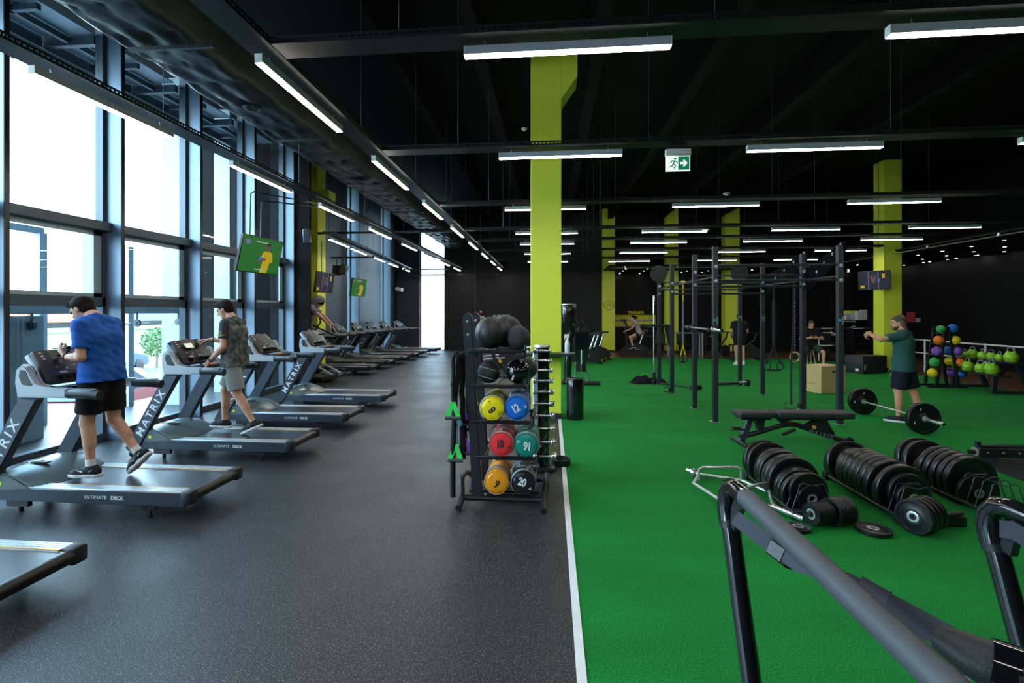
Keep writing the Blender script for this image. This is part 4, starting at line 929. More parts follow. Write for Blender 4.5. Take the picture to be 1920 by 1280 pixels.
# ---- shelf on the column, bottle, bin
t = thing('wall_shelf', 'dark shelf fixed to the lime column', 'shelf', (-0.08, 8.18, 1.10))
obj('board', MB().bx(-0.47, 0.47, -0.16, 0.176, -0.035, 0.0, 0.008), 'rig_metal', t)
obj('bracket', MB().bx(-0.02, 0.02, -0.12, 0.178, -0.10, -0.035), 'black_metal', t)
t = thing('spray_bottle', 'clear spray bottle with a white trigger on the column shelf', 'bottle', (0.265, 8.14, 1.10))
obj('bottle_body', MB().lathe([(0, 0), (0.040, 0.002), (0.042, 0.02), (0.042, 0.15), (0.035, 0.19), (0.016, 0.215), (0.014, 0.235)], 20), mat('milky bottle plastic', (.62, .68, .70), 0.25), t)
obj('label', MB().lathe([(0.0425, 0.05), (0.0425, 0.14)], 10, (0, 0, 0)), 'sky_blue', t)
tg = MB().prism([(-0.05, 0.255), (-0.045, 0.30), (0.03, 0.305), (0.03, 0.27), (0.014, 0.235), (-0.012, 0.235)], -0.012, 0.012, 'y').prism([(-0.045, 0.255), (-0.03, 0.255), (-0.035, 0.20), (-0.045, 0.21)], -0.006, 0.006, 'y')
obj('trigger', tg, 'off_white', t)
t = thing('folded_towel', 'small white folded cloth on the left of the column shelf', 'cloth', (-0.40, 8.14, 1.10))
obj('cloth', MB().box((0, 0, 0.018), (0.11, 0.10, 0.036), None, 0.015, 2), 'off_white', t)
t = thing('waste_bin', 'glossy black round waste bin right of the lime column', 'bin', (0.40, 8.42, 0))
obj('bin_body', MB().lathe([(0, 0), (0.132, 0.0), (0.140, 0.02), (0.142, 0.62), (0.135, 0.655), (0.10, 0.66)], 36), 'gloss_black', t)
obj('lid_ring', MB().lathe([(0.135, 0.655), (0.142, 0.665), (0.10, 0.672), (0.095, 0.66), (0.095, 0.60), (0, 0.60)], 36), 'rubber', t)
# ================================================================ power rig
UX, VX = 2.62, 4.50
RY = [8.40, 9.56, 11.30, 12.60]
rig = thing('power_rig', 'charcoal steel training rig of eight uprights on the turf', 'rig', (0, 0, 0))
upm = MB().bx(-0.04, 0.04, -0.04, 0.04, 0.008, 2.80, 0.004).mesh('upright', 'rig_metal')
ftm = MB().bx(-0.075, 0.075, -0.06, 0.06, 0.0, 0.008).mesh('foot_plate', 'steel')
hb = MB()
for k in range(44):
    z = 0.18+k*0.058
    hb.lathe([(0.0085, 0), (0.006, 0.0016), (0, 0.0016)], 7, (0, -0.0405, z), (0, -1, 0)); hb.lathe([(0.0085, 0), (0.006, 0.0016), (0, 0.0016)], 7, (-0.0405, 0, z), (-1, 0, 0))
hbm = hb.mesh('adjustment_hole', 'rubber')
b2 = MB().lathe([(0.029, 0), (0.026, 0.012), (0.010, 0.019), (0, 0.02)], 14, (0, 0, 0), (0, -1, 0)).mesh('bolt_cap', 'lamp_body')
for X in (UX, VX):
    for j, y in enumerate(RY):
        u = shared(rig, 'upright', upm, (X, y, 0)); shared(u, 'foot_plate', ftm)
        h = shared(u, 'adjustment_hole', hbm); h['kind'] = 'stuff'
        for z in ((2.48, 2.25) if j < 2 else (2.38, 2.20)): shared(u, 'bolt_cap', b2, (0.0, -0.041, z))
        if j != 1 and not (X == UX and j > 1):
            shared(u, 'maker_sticker', bpy.data.meshes.get('maker_sticker') or MB().box((0, 0, 0), (0.03, 0.002, 0.13)).mesh('maker_sticker', mat('dull green sticker', (.10, .22, .13), .5)), (0.022, -0.041, 1.62))
            shared(u, 'maker_dot', bpy.data.meshes.get('maker_dot') or MB().lathe([(0, 0), (0.02, 0), (0.02, 0.002), (0, .002)], 12, (0, 0, 0), (0, -1, 0)).mesh('maker_dot', mat('cyan sticker', (.02, .35, .55), .5)), (-0.018, -0.041, 1.63))
def bar(p, q, r=0.019, m='rig_metal'): return obj('crossbar', MB().cyl(p, q, r, 12), m, rig)
for y, zz in ((RY[0], (2.50, 2.26)), (RY[1], (2.42, 2.22)), (RY[2], (2.38, 2.15)), (RY[3], (2.30, 2.48))):
    for z in zz: bar((UX, y, z), (VX, y, z))
for X in (UX, VX):
    for (a, b_) in ((0, 1), (1, 2), (2, 3)):
        bar((X, RY[a], 2.32), (X, RY[b_], 2.32), 0.017)
for X0 in (5.25,):
    bar((VX, 10.4, 2.45), (X0, 10.4, 2.45)); 
for a, b_ in ((0, 1), (1, 2)):
    y0, y1 = RY[a], RY[b_]
    p = MB().prism([(y1-0.02, 2.52), (y0+0.05, 2.84), (y0-0.08, 2.87), (y0-0.10, 2.72), (y0+0.4, 2.42), (y1-0.1, 2.12), (y1-0.02, 2.2)], VX+0.045, VX+0.055, 'x')
    po = obj('stringer_plate', p, 'matt_black', rig)
    for k in range(5):
        q = k/4; shared(po, 'peg_cap', b2, (VX+0.05, y1-0.15+(y0+0.05-y1+0.15)*q, 2.32+0.5*q), (0, 0, 0))
for X in (UX, VX):
    obj('target_disc', MB().lathe([(0, 0), (0.20, 0), (0.205, 0.01), (0.20, 0.02), (0, 0.02)], 36, (X-0.02, RY[3]-0.05, 2.68), (0, 1, 0)), 'rubber_matt', rig)
for X, y in ((UX, RY[0]), (UX, RY[1])):
    obj('bar_hook', MB().bx(X-0.055, X-0.042, y-0.04, y+0.04, 1.38, 1.53).bx(X-0.105, X-0.055, y-0.03, y+0.03, 1.43, 1.45).bx(X-0.112, X-0.102, y-0.03, y+0.03, 1.43, 1.50), 'black_metal', rig)
obj('dip_arm', MB().box((UX-0.36, RY[2], 1.462), (0.64, 0.06, 0.05), None, 0.01).prism([(UX-0.16, 1.44), (UX-0.04, 1.44), (UX-0.04, 1.02), (UX-0.07, 1.02)], RY[2]-0.02, RY[2]+0.02, 'y'), 'black_metal', rig)
for X, y, dx in ((UX, RY[2], -0.09), (VX, RY[1], -0.22)):
    obj('step_loop', MB().tube([(X+dx, y-.03, 0.13), (X+dx-.09, y-.03, 0.13), (X+dx-.09, y-.03, 0.03), (X+dx+0.03, y-.03, 0.03)], 0.010, 8).bx(X-.07, X-0.03, y-.05, y+.05, .03, .12), 'black_metal', rig)
obj('landmine_socket', MB().cyl((2.56, 12.95, 0), (2.56, 12.95, 0.26), 0.045, 14).cyl((2.56, 12.95, 0.18), (2.62, 12.62, 0.18), 0.014, 8), 'black_metal', rig)
# barbells
def barbell(label, p, direction, L_=2.2, plates=False, rot=None):
    t = thing('barbell', label, 'barbell', p, 0, None, rot)
    h = L_/2
    obj('shaft', MB().cyl((0, -h+0.42, 0), (0, h-0.42, 0), 0.0145, 12), 'steel', t)
    for s in (-1, 1):
        obj('sleeve', MB().lathe([(0.014, 0), (0.036, 0), (0.036, 0.022), (0.025, 0.024), (0.025, 0.43), (0.022, 0.436), (0, 0.436)], 18, (0, s*(h-0.435), 0), (0, s, 0)), 'chrome', t)
        obj('end_plug', MB().lathe([(0.0245, 0), (0.02, 0.006), (0, 0.006)], 14, (0, s*(h+0.0005), 0), (0, s, 0)), 'rubber', t)
    return t
barbell('chrome barbell resting across two uprights of the rig', (UX-0.078, 8.94, 1.477), 'y')
barbell('chrome barbell standing upright in a floor socket by the rig', (2.56, 12.95, 1.17), 'z', 2.0, rot=(PI/2, 0, 0))
def plate_mesh(r, th, hub=0.10, m='rubber'):
    p = [(0.0255, -th*0.5), (0.06, -th*0.5), (hub*0.7, -th*0.42), (hub, -th*0.30), (r*0.80, -th*0.30), (r*0.84, -th*0.48), (r*0.97, -th*0.48), (r, -th*0.36), (r, th*0.36), (r*0.97, th*0.48), (r*0.84, th*0.48), (r*0.80, th*0.30), (hub, th*0.30), (hub*0.7, th*0.42), (0.06, th*0.5), (0.0255, th*0.5), (0.0255, -th*0.5)]
    return MB().lathe(p, 40, (0, 0, 0), (0, 1, 0)).mesh('plate_body', m)
def hub_mesh(th): return MB().lathe([(0.0255, -th*0.51), (0.040, -th*0.52), (0.043, -th*0.50), (0.043, th*0.50), (0.040, th*0.52), (0.0255, th*0.51), (0.0255, -th*0.51)], 24, (0, 0, 0), (0, 1, 0)).mesh('steel_hub', 'steel')
PM = {}
def plate(label, loc, rot, r, th, group, hub=True, mark=False):
    k = (round(r, 3), round(th, 3))
    if k not in PM: PM[k] = (plate_mesh(r, th, min(0.10, r*0.62)), hub_mesh(th))
    t = thing('weight_plate', label, 'weight plate', loc, 0, group, rot)
    shared(t, 'plate_body', PM[k][0])
    shared(t, 'steel_hub', PM[k][1])
    if mark:
        for a in (1.9, 3.6): obj('white_mark', MB().box((r*0.62*math.cos(a), -th*0.31, r*0.62*math.sin(a)), (0.012, 0.002, 0.035)), 'white', t)
    return t
barbell('barbell loaded with two black bumper plates on the turf', (5.33, 8.55, 0.226), 'y')
plate('bumper plate on the near end of the floor barbell', (5.33, 8.55-0.71, 0.226), (0, 0, 0), 0.225, 0.09, 'plates on the floor barbell', mark=True)
plate('bumper plate on the far end of the floor barbell', (5.33, 8.55+0.71, 0.226), (0, 0.4, 0), 0.225, 0.09, 'plates on the floor barbell', mark=True)
# suspended straps and ring
def susp(label, x, y, ztop, zbot, c1, c2, wide=0.02, spread=0.10):
    t = thing('suspension_trainer', label, 'suspension trainer', (x, y, 0), 0, 'suspension straps hung from the rig')
    zm = zbot+0.42
    obj('anchor_strap', MB().tube([(0, 0, ztop), (0, 0, ztop-0.48)], 0.01, 4, flat=(wide*0.7, 0.003), up=(0, 1, 0)), c1, t)
    obj('anchor_loop', MB().cyl((-0.05, 0, ztop-0.01), (0.05, 0, ztop-0.01), 0.028, 12), c1, t)
    obj('main_strap', MB().tube([(0, 0, ztop-0.46), (0, 0, zm)], 0.01, 4, flat=(wide, 0.004), up=(0, 1, 0)), c2, t)
    for s in (-1, 1):
        obj('end_strap', MB().tube([(0, 0, zm+0.02), (s*spread*0.15, 0, zm-0.12), (s*spread, 0, zbot+0.05)], 0.01, 4, flat=(wide*0.6, 0.003), up=(0, 1, 0)), c1 if c1 != 'strap_black' else 'strap_black', t)
        a = [(s*spread+0.055*math.sin(u_)-s*.02, 0.0, zbot+0.02+0.075*math.cos(u_)) for u_ in [2*PI*i/14 for i in range(14)]]
        obj('foot_cradle', MB().tube(a, 0.011, 6, True), 'strap_black', t)
    obj('handle', MB().cyl((-spread*0.9, 0.0, zbot-0.06), (spread*0.9, 0.0, zbot-0.06), 0.018, 10), 'rubber_matt', t)
    return t
susp('yellow and black suspension straps hanging in the back bay of the rig', 3.18, 12.60, 2.49, 0.62, 'yellow_ball', 'mid_grey', 0.022, 0.06)
susp('black suspension straps with cradles hanging in the middle of the rig', 4.00, 9.56, 2.43, 0.77, 'strap_black', 'slate', 0.024, 0.13)
t = thing('gymnastic_ring', 'pale wooden gymnastic ring on a numbered black strap right of the rig', 'ring', (4.745, 10.4, 0))
obj('ring', MB().tube([(0.088*math.cos(a), 0, 0.88+0.088*math.sin(a)) for a in [2*PI*i/28 for i in range(28)]], 0.0145, 10, True), 'wood_ring', t)
obj('strap', MB().tube([(0, 0, 2.47), (0, 0, 0.96)], 0.01, 4, flat=(0.015, 0.003), up=(0, 1, 0)), 'strap_black', t)
nm = MB()
for k in range(26): nm.box((0, -0.0045, 1.0+k*0.055), (0.010, 0.002, 0.018+0.008*(k % 3)))
o = obj('printed_number', nm, 'white', t); o['kind'] = 'stuff'
t = thing('band_strap', 'long black strap trailing down beside the wooden ring', 'strap', (4.66, 10.35, 0))
obj('strap', MB().tube([(0.07, 0.05, 2.45), (0.03, 0, 1.25), (0.0, 0, 0.9), (-0.12, -0.25, 0.32), (-0.18, -0.4, 0.02)], 0.01, 4, flat=(0.018, 0.003), up=(0, 1, 0)), 'strap_black', t)
# cloth heap, floor bars
def heap(name, label, cat, loc, sx, sy, h, m, seed):
    b = MB(); n1, n2 = 34, 18; rnd = random.Random(seed); ph = [rnd.uniform(0, 6) for _ in range(6)]
    g = []
    for j in range(n2+1):
        r_ = []
        for i in range(n1+1):
            u, v = -1+2*i/n1, -1+2*j/n2
            e = max(0, 1-(abs(u)**2.2+abs(v)**2.0)); z = h*e**0.6*(0.55+0.25*math.sin(4*u+ph[0]+2*v)+0.22*math.sin(9*u+5*v+ph[1])+0.15*math.sin(13*v+ph[2]+3*u))
            r_.append(b.bm.verts.new((u*sx*(1+0.12*math.sin(3*v+ph[3])), v*sy*(1+0.15*math.sin(5*u+ph[4])), max(0.0, z))))
        g.append(r_)
    for a, c in zip(g[:-1], g[1:]):
        for i in range(n1): b.bm.faces.new((a[i], a[i+1], c[i+1], c[i]))
    t = thing(name, label, cat, loc)
    obj('cloth', b, m, t, angle=80); return t
heap('cloth_heap', 'heap of black cloth on the turf at the foot of the standing barbell', 'cloth', (2.42, 12.86, 0.001), 0.45, 0.22, 0.20, 'black_cloth', 5)
t = thing('floor_handle', 'black padded bar lying on the turf inside the rig', 'bar', (2.95, 12.2, 0), -0.9)
obj('bar', MB().cyl((-0.7, 0, 0.04), (0.45, 0, 0.04), 0.018, 10), 'black_metal', t)
obj('pad', MB().box((0.5, 0, 0.055), (0.14, 0.30, 0.10), None, 0.03, 2), 'rubber_matt', t); obj('pad', MB().box((-.7, 0, 0.055), (0.14, 0.16, 0.10), None, 0.03, 2), 'rubber_matt', t)
t = thing('landmine_bar', 'black landmine arm lying on the turf at the back of the rig', 'bar', (4.25, 12.52, 0), 0.08)
obj('arm', MB().cyl((-0.42, 0, 0.05), (0.20, 0, 0.07), 0.036, 12), 'black_metal', t)
obj('pivot', MB().bx(.36, .46, -.06, .06, 0, 0.16, 0.02), 'black_metal', t); obj('pivot_pin', MB().cyl((.2, 0, .08), (.40, 0, .1), .025, 10), 'steel', t)
# ================================================================ bench
t = thing('weight_bench', 'black adjustable weight bench on the turf behind the plate racks', 'bench', (3.18, 7.05, 0), 0.06)  # bench and floor gear positions worked out from image pixels, then hard-coded
def pad(nm, x0, x1, z, w, th, wl=None):
    b = MB(); b.box(((x0+x1)/2, 0, z), (x1-x0, w, th), None, 0.022, 3)
    return obj(nm, b, 'vinyl_pad', t)
pad('seat_pad', -0.735, -0.26, 0.405, 0.27, 0.075); pad('back_pad', -0.235, 0.74, 0.405, 0.28, 0.08)
obj('pad_board', MB().bx(-0.70, -0.32, -0.10, 0.10, 0.345, 0.368).bx(-0.18, 0.62, -0.10, 0.10, 0.345, 0.365), 'black_metal', t)
fr = MB(); fr.tube(bez((-0.68, 0, 0.10), (-0.35, 0, 0.15), (-0.1, 0, 0.33), (0.1, 0, 0.25))+bez((0.1, 0, 0.25), (0.3, 0, 0.18), (0.5, 0, 0.10), (0.72, 0, 0.05))[1:], 0.034, 10)
obj('main_frame', fr, 'black_metal', t)
obj('front_post', MB().prism([(-0.70, 0.02), (-0.63, 0.02), (-0.50, 0.36), (-0.57, 0.36)], -0.035, 0.035, 'y'), 'slate', t)
obj('front_foot', MB().cyl((-0.68, -0.24, 0.025), (-0.68, 0.24, 0.025), 0.025, 12), 'black_metal', t)
obj('rear_foot', MB().cyl((0.72, -0.30, 0.03), (0.72, 0.30, 0.03), 0.028, 12), 'black_metal', t)
for s in (-1, 1): obj('wheel', MB().lathe([(0, -0.015), (0.05, -0.015), (0.055, 0), (0.05, 0.015), (0, 0.015)], 18, (0.62, s*0.20, 0.10), (0, 1, 0)), 'rubber', t)
obj('carry_handle', MB().tube([(-0.64, -0.05, 0.20), (-0.78, -0.05, 0.21), (-0.80, 0, 0.20), (-0.78, 0.05, 0.21), (-0.64, 0.05, 0.20)], 0.012, 8), 'rubber', t)
obj('ladder_bracket', MB().prism([(-0.22, 0.36), (-0.10, 0.36), (0.02, 0.29), (-0.12, 0.27)], -0.05, 0.05, 'y').prism([(0.14, 0.24), (0.33, 0.36), (0.42, 0.36), (0.52, 0.17), (0.38, 0.17)], -0.045, -0.035, 'y').prism([(0.14, 0.24), (0.33, 0.36), (0.42, 0.36), (0.52, 0.17), (0.38, 0.17)], 0.035, 0.045, 'y').prism([(-.5, .36), (-.36, .36), (-.38, .22), (-.45, .2)], -.04, .04, 'y'), 'black_metal', t)
obj('hinge_tube', MB().cyl((-0.14, -.04, 0.14), (0.02, -.04, 0.21), 0.022, 12), 'dark_plastic', t)
obj('adjust_knob', MB().lathe([(0, 0), (0.022, 0), (0.024, 0.02), (0, 0.028)], 16, (0.255, -0.046, 0.245), (0, -1, 0)), 'orange', t)
obj('warning_label', MB().bx(-0.09, -0.03, -0.052, -0.050, 0.30, 0.325), 'print_red', t)
put(t, 'lettering', text_mesh('MATRIX', 0.075, 'mid_grey', 0.0006, 1.3, 0, 1, .001), facing((0.36, -0.036, 0.148), (0, -1, 0)) @ Matrix.Rotation(-0.30, 4, 'Z'))
# ================================================================ floor plate racks
def floor_rack(x0, y0, y1, label, side):
    t = thing('plate_rack', label, 'plate rack', (x0, 0, 0), 0, 'floor racks full of weight plates')
    b = MB()
    for s in (-1, 1): b.cyl((s*0.17, y0, 0.05), (s*0.17, y1, 0.05), 0.018, 10)
    obj('rail', b, 'black_metal', t)
    for y in (y0, y1): obj('end_bar', MB().box((0.06, y, 0.045), (0.52, 0.075, 0.075), None, 0.006), 'black_metal', t)
    n = int((y1-y0)/0.095)
    wm2 = bpy.data.meshes.get('wire_divider') or MB().tube([(-0.17, 0, 0.05)]+[(-0.11+0, 0, 0.24)]+arc((-0.07, 0, 0.25), 0.04, 170, 60, 5)+[(0.0, 0, 0.27)]+arc((0.07, 0, 0.25), 0.04, 120, 10, 5)+[(0.11, 0, 0.24), (0.17, 0, 0.05)], 0.0055, 6).mesh('wire_divider', 'rig_metal')
    for k in range(n): shared(t, 'wire_divider', wm2, (0, y0+0.05+k*0.095, 0))
    obj('peg', MB().cyl((-0.14, y0-0.165, 0.112), (0.28, y0-0.03, 0.112), 0.020, 10).bx(0.10, 0.14, y0-0.08, y0, 0.04, 0.10), 'black_metal', t)
    return t
def fill(x, seq, gname, where):
    for i, (y, r, th, tl) in enumerate(seq):
        plate('%s plate from the near end of the %s floor rack' % (ORD[i], where), (x, y, 0.052+math.sqrt(max(0, r*r-0.17*0.17)) if r > 0.175 else r+0.045, ), (tl, 0, 0), r, th, gname)
floor_rack(2.22, 4.50, 5.52, 'left floor rack of black weight plates', 'left')
fill(2.22, [(4.565, 0.115, 0.028, .05), (4.625, 0.16, 0.035, .06), (4.70, 0.195, 0.05, 0.05), (4.765, 0.20, 0.05, 0.04), (4.83, 0.20, 0.05, 0.05), (4.905, 0.225, 0.068, 0.03), (4.985, 0.225, 0.062, 0.05), (5.055, 0.215, 0.05, .05), (5.12, 0.225, 0.055, .05), (5.195, 0.225, 0.07, .06), (5.265, 0.16, 0.04, .08), (5.315, 0.14, 0.035, .08), (5.40, 0.225, 0.075, -.20), (5.49, 0.225, 0.075, -.24)], 'plates in the left floor rack', 'left')
floor_rack(3.05, 4.50, 5.62, 'middle floor rack of black weight plates', 'middle')
fill(3.05, [(4.60, 0.135, 0.035, .05), (4.66, 0.165, 0.04, .05), (4.74, 0.225, 0.06, .04), (4.81, 0.20, 0.05, .05), (4.885, 0.225, 0.065, .04), (4.965, 0.225, 0.068, .05), (5.045, 0.225, 0.065, .04), (5.12, 0.225, 0.06, .06), (5.195, 0.225, 0.065, .05), (5.27, 0.225, 0.06, .05), (5.35, 0.215, 0.06, .05), (5.43, 0.17, 0.05, .1), (5.52, 0.225, 0.075, -.22), (5.60, .2, .06, -.25)], 'plates in the middle floor rack', 'middle')
floor_rack(3.86, 4.66, 5.85, 'right floor rack of black weight plates', 'right')
fill(3.86, [(5.00, 0.18, 0.045, .05), (5.08, 0.225, 0.06, .04), (5.16, 0.225, 0.06, .05), (5.25, 0.225, 0.07, .05), (5.34, 0.225, 0.07, .06), (5.43, 0.225, 0.07, .05), (5.51, 0.20, 0.06, .05), (5.63, 0.225, 0.085, -.22), (5.735, 0.225, 0.085, -.26)], 'plates in the right floor rack', 'right')
for i in range(12):
    r = 0.086 if i < 6 else 0.112
    plate('%s small plate from the left on the front peg of the left floor rack' % ORD[i], (2.115+i*0.0275+(0.012 if i > 5 else 0), 4.345+i*0.010, 0.112), (0, 0, PI/2+0.35), r, 0.024, 'small plates on the peg of the left floor rack')
for i in range(4):
    plate('%s plate from the left leaning at the front of the middle floor rack' % ORD[i], (2.86+i*0.050, 4.30+0.028*i, 0.138), (0.0, 0, PI/2+0.52), 0.135, 0.045, 'plates leaning at the front of the middle floor rack')
plate('small black plate lying flat on the turf before the left floor rack', (1.985, 4.295, 0.016), (PI/2, 0, 0), 0.092, 0.030, None)
plate('larger black plate lying flat on the turf before the middle floor rack', (2.56, 4.305, 0.018), (PI/2, 0, 0), 0.125, 0.034, None)
# hex bar
t = thing('hex_bar', 'chrome hexagonal deadlift bar lying on the turf left of the plates', 'bar', (0, 0, 0))
zb = 0.045
hexp = [(1.42, 5.22), (1.53, 4.78), (1.95, 4.66), (2.06, 5.02), (1.93, 5.36), (1.56, 5.52)]
for a, b_ in zip(hexp, hexp[1:]+hexp[:1]): obj('hex_side', MB().cyl((*a, zb), (*b_, zb), 0.016, 10), 'steel', t)
def loop(p, q, h, nm='handle'):
    p, q = Vector((*p, zb)), Vector((*q, zb)); u = Vector((0, 0, h))
    obj(nm, MB().tube([tuple(p), tuple(p+u*0.85), tuple(p.lerp(q, .08)+u), tuple(q.lerp(p, .08)+u), tuple(q+u*.85), tuple(q)], 0.014, 8), 'steel', t)
loop((1.50, 5.32), (1.93, 5.36), 0.13); loop((1.72, 4.74), (2.03, 4.93), 0.13)
obj('sleeve', MB().cyl((1.56, 5.52, zb), (1.475, 5.66, zb), 0.024, 12), 'chrome', t); obj('sleeve', MB().cyl((1.95, 4.66, zb), (2.08, 4.40, zb), 0.024, 12), 'chrome', t)
obj('collar', MB().cyl((1.53, 5.555, zb), (1.51, 5.58, zb), 0.042, 14), 'chrome', t)
# ================================================================ plyo boxes
def pbox(name, label, loc, rz, sx, sy, sz, m, z0=0.0, joint=True):
    t = thing(name, label, 'box', loc, rz)
    return t
t = thing('plyo_box', 'birch plywood jump box behind the right rig upright', 'box', (5.80, 11.52, 0), 0.405)
W_, D_, H_ = 0.72, 0.50, 0.585
obj('front_board', MB().bx(0, W_, 0, 0.018, 0, H_, 0.002), 'plywood', t); obj('rear_board', MB().bx(0, W_, D_-.018, D_, 0, H_, .002), 'plywood', t)
obj('side_board', MB().bx(0, 0.018, 0.018, D_-.018, 0, H_-0.018, .002), 'plywood', t); obj('side_board', MB().bx(W_-.018, W_, 0.018, D_-.018, 0, H_-.018, .002), 'plywood', t)
obj('top_board', MB().bx(0.018, W_-.018, 0.018, D_-.018, H_-.018, H_, .002), 'plywood', t)
obj('hand_hole', MB().box((0.36, -0.001, 0.46), (0.12, 0.004, 0.035), None, 0.0015), 'print_black', t)
tx = text_mesh('RELIANCE', 0.055, 'bark', 0.0006); put(t, 'lettering', tx, facing((-0.0008, 0.25, 0.20), (-1, 0, 0)))
t = thing('soft_plyo_box', 'black soft jump box on the turf before the right lime column', 'box', (8.82, 15.30, 0), 0.42)
obj('foam_block', MB().bx(0, 0.98, 0, 0.55, 0.0, 0.505, 0.02, 2), 'vinyl_pad', t)
obj('printed_label', MB().bx(-0.003, -0.001, 0.12, 0.22, 0.06, 0.14), 'white', t)
obj('printed_label', MB().bx(0.06, 0.10, -0.003, -0.001, 0.10, 0.26), 'paper', t)
# ================================================================ medicine ball stand, kettlebell rack, hand rail
t = thing('ball_stand', 'black A shaped stand carrying coloured medicine balls', 'stand', (9.18, 12.72, 0))
for y in (0.0, 0.36):
    for s in (-1, 1): obj('leg', MB().prism([(s*0.24-0.03, 0.05), (s*0.24+0.03, 0.05), (s*0.03+0.03, 1.42), (s*0.03-0.03, 1.42)], y-0.02, y+0.02, 'y'), 'black_metal', t)
    obj('foot_bar', MB().bx(-0.42, 0.42, y-0.03, y+0.03, 0, 0.05), 'black_metal', t)
for s in (-1, 1):
    for k in range(5):
        z = 0.24+k*0.255; x = s*(0.26-0.045*k)
        obj('shelf_rail', MB().cyl((x, 0, z), (x, .36, z), 0.012, 8), 'black_metal', t)
lefts = [('yellow_ball', 'yellow'), ('green_ball', 'green'), ('purple_ball', 'purple'), ('orange_ball', 'orange'), ('green_ball', 'small green')]
rights = [('blue_ball', 'blue'), ('orange_ball', 'orange'), ('purple_ball', 'purple'), ('yellow_ball', 'yellow'), ('blue_ball', 'dark blue')]
tier = ['lowest', 'second', 'third', 'fourth', 'top']
for k in range(5):
    for s, L_ in ((-1, lefts), (1, rights)):
        r = 0.105 if not (s < 0 and k == 4) else 0.088
        z = 0.252+k*0.255+r*0.78; x = s*(0.26-0.045*k)+s*0.05
        if k == 4: z += 0.02
        ball((9.18+x, 12.72+0.02, z), r, L_[k][0], '%s medicine ball on the %s tier, %s side of the ball stand' % (L_[k][1], tier[k], 'left' if s < 0 else 'right'), 'ball', 'coloured balls on the stand', 22, 'handles' if k in (0, 1, 2) else None)
        if s > 0 and k < 3: ball((9.18+x, 12.72+0.30, z), r, L_[(k+2) % 5][0], '%s medicine ball behind on the %s tier, right side of the stand' % (L_[(k+2) % 5][1], tier[k]), 'ball', 'coloured balls on the stand', 16)
t = thing('kettlebell_rack', 'black two tier rack carrying lime kettlebells', 'rack', (9.65, 12.45, 0))
obj('lower_shelf', MB().box((-0.13, -0.02, 0.40), (0.30, 1.55, 0.03), (0, 0.05, 0), 0.006), 'black_metal', t)
obj('upper_shelf', MB().box((0.22, 0.02, 0.665), (0.32, 1.66, 0.03), (0, 0.05, 0), 0.006), 'black_metal', t)
for y in (-0.55, 0.55):
    obj('leg', MB().prism([(-0.20, 0), (-0.11, 0), (-0.07, 0.39), (-0.16, 0.39)], y-0.035, y+0.035, 'y'), 'rig_metal', t)
    obj('leg', MB().prism([(0.55, 0), (0.64, 0), (0.36, 0.66), (0.27, 0.66)], y-0.035, y+0.035, 'y'), 'rig_metal', t)
    obj('foot_bar', MB().bx(-0.2, 0.64, y-0.03, y+0.03, 0.0, 0.05), 'rig_metal', t)
    obj('strut', MB().prism([(-0.12, 0.36), (-0.05, 0.36), (0.30, 0.64), (0.22, 0.64)], y-0.02, y+0.02, 'y'), 'black_metal', t)
def kettle(x, y, z, r, label):
    t = thing('kettlebell', label, 'kettlebell', (x, y, z), random.uniform(-0.3, 0.3), 'lime kettlebells on the two tier rack')
    b = MB().lathe([(0, 0), (r*0.62, 0), (r*0.86, r*0.22), (r*0.99, r*0.62), (r*0.99, r*0.95), (r*0.86, r*1.40), (r*0.62, r*1.66), (r*.3, r*1.78), (0, r*1.8)], 26)
    obj('bell', b, 'lime_bell', t)
    obj('rim_line', MB().tube([(r*math.cos(a), r*math.sin(a), r*0.70) for a in [2*PI*i/26 for i in range(26)]], 0.003, 5, True), 'print_black', t)
    for s in (-1, 1): obj('horn', MB().tube([(0, s*r*0.55, r*1.45), (0, s*r*0.70, r*1.85)], [r*0.26, r*0.20], 10), 'lime_bell', t)
    obj('handle', MB().tube([(0, -r*0.68, r*1.75), (0, -r*0.66, r*2.15), (0, -r*0.42, r*2.42), (0, 0, r*2.48), (0, r*0.42, r*2.42), (0, r*0.66, r*2.15), (0, r*0.68, r*1.75)], r*0.14, 10), 'steel' if r < 0 else 'mid_grey', t)
pos = ['farthest', 'second farthest', 'second nearest', 'nearest']
for k, (y, r) in enumerate(((12.90, 0.100), (12.60, 0.118), (12.25, 0.108), (11.97, 0.130))): kettle(9.52, y, 0.415, r, '%s lime kettlebell on the lower shelf' % pos[k])
pos = ['farthest', 'second', 'third', 'fourth', 'fifth', 'nearest and largest']
for k, (y, r) in enumerate(((13.15, 0.075), (12.92, 0.108), (12.65, 0.092), (12.41, 0.092), (12.20, 0.083), (11.92, 0.126))): kettle(9.87, y, 0.68, r, '%s lime kettlebell along the upper shelf' % pos[k] if k != 5 else 'nearest and largest lime kettlebell on the upper shelf')
t = thing('hand_rail', 'white tubular hand rail behind the kettlebells', 'rail', (11.0, 0, 0))
for z in (0.93, 0.545): obj('rail_tube', MB().cyl((0, 12.3, z), (0, 18.0, z), 0.022, 10), 'off_white', t)
for y in (12.6, 14.0, 16.1, 17.9): obj('post', MB().cyl((0, y, 0), (0, y, 0.96), 0.025, 10), 'off_white', t)
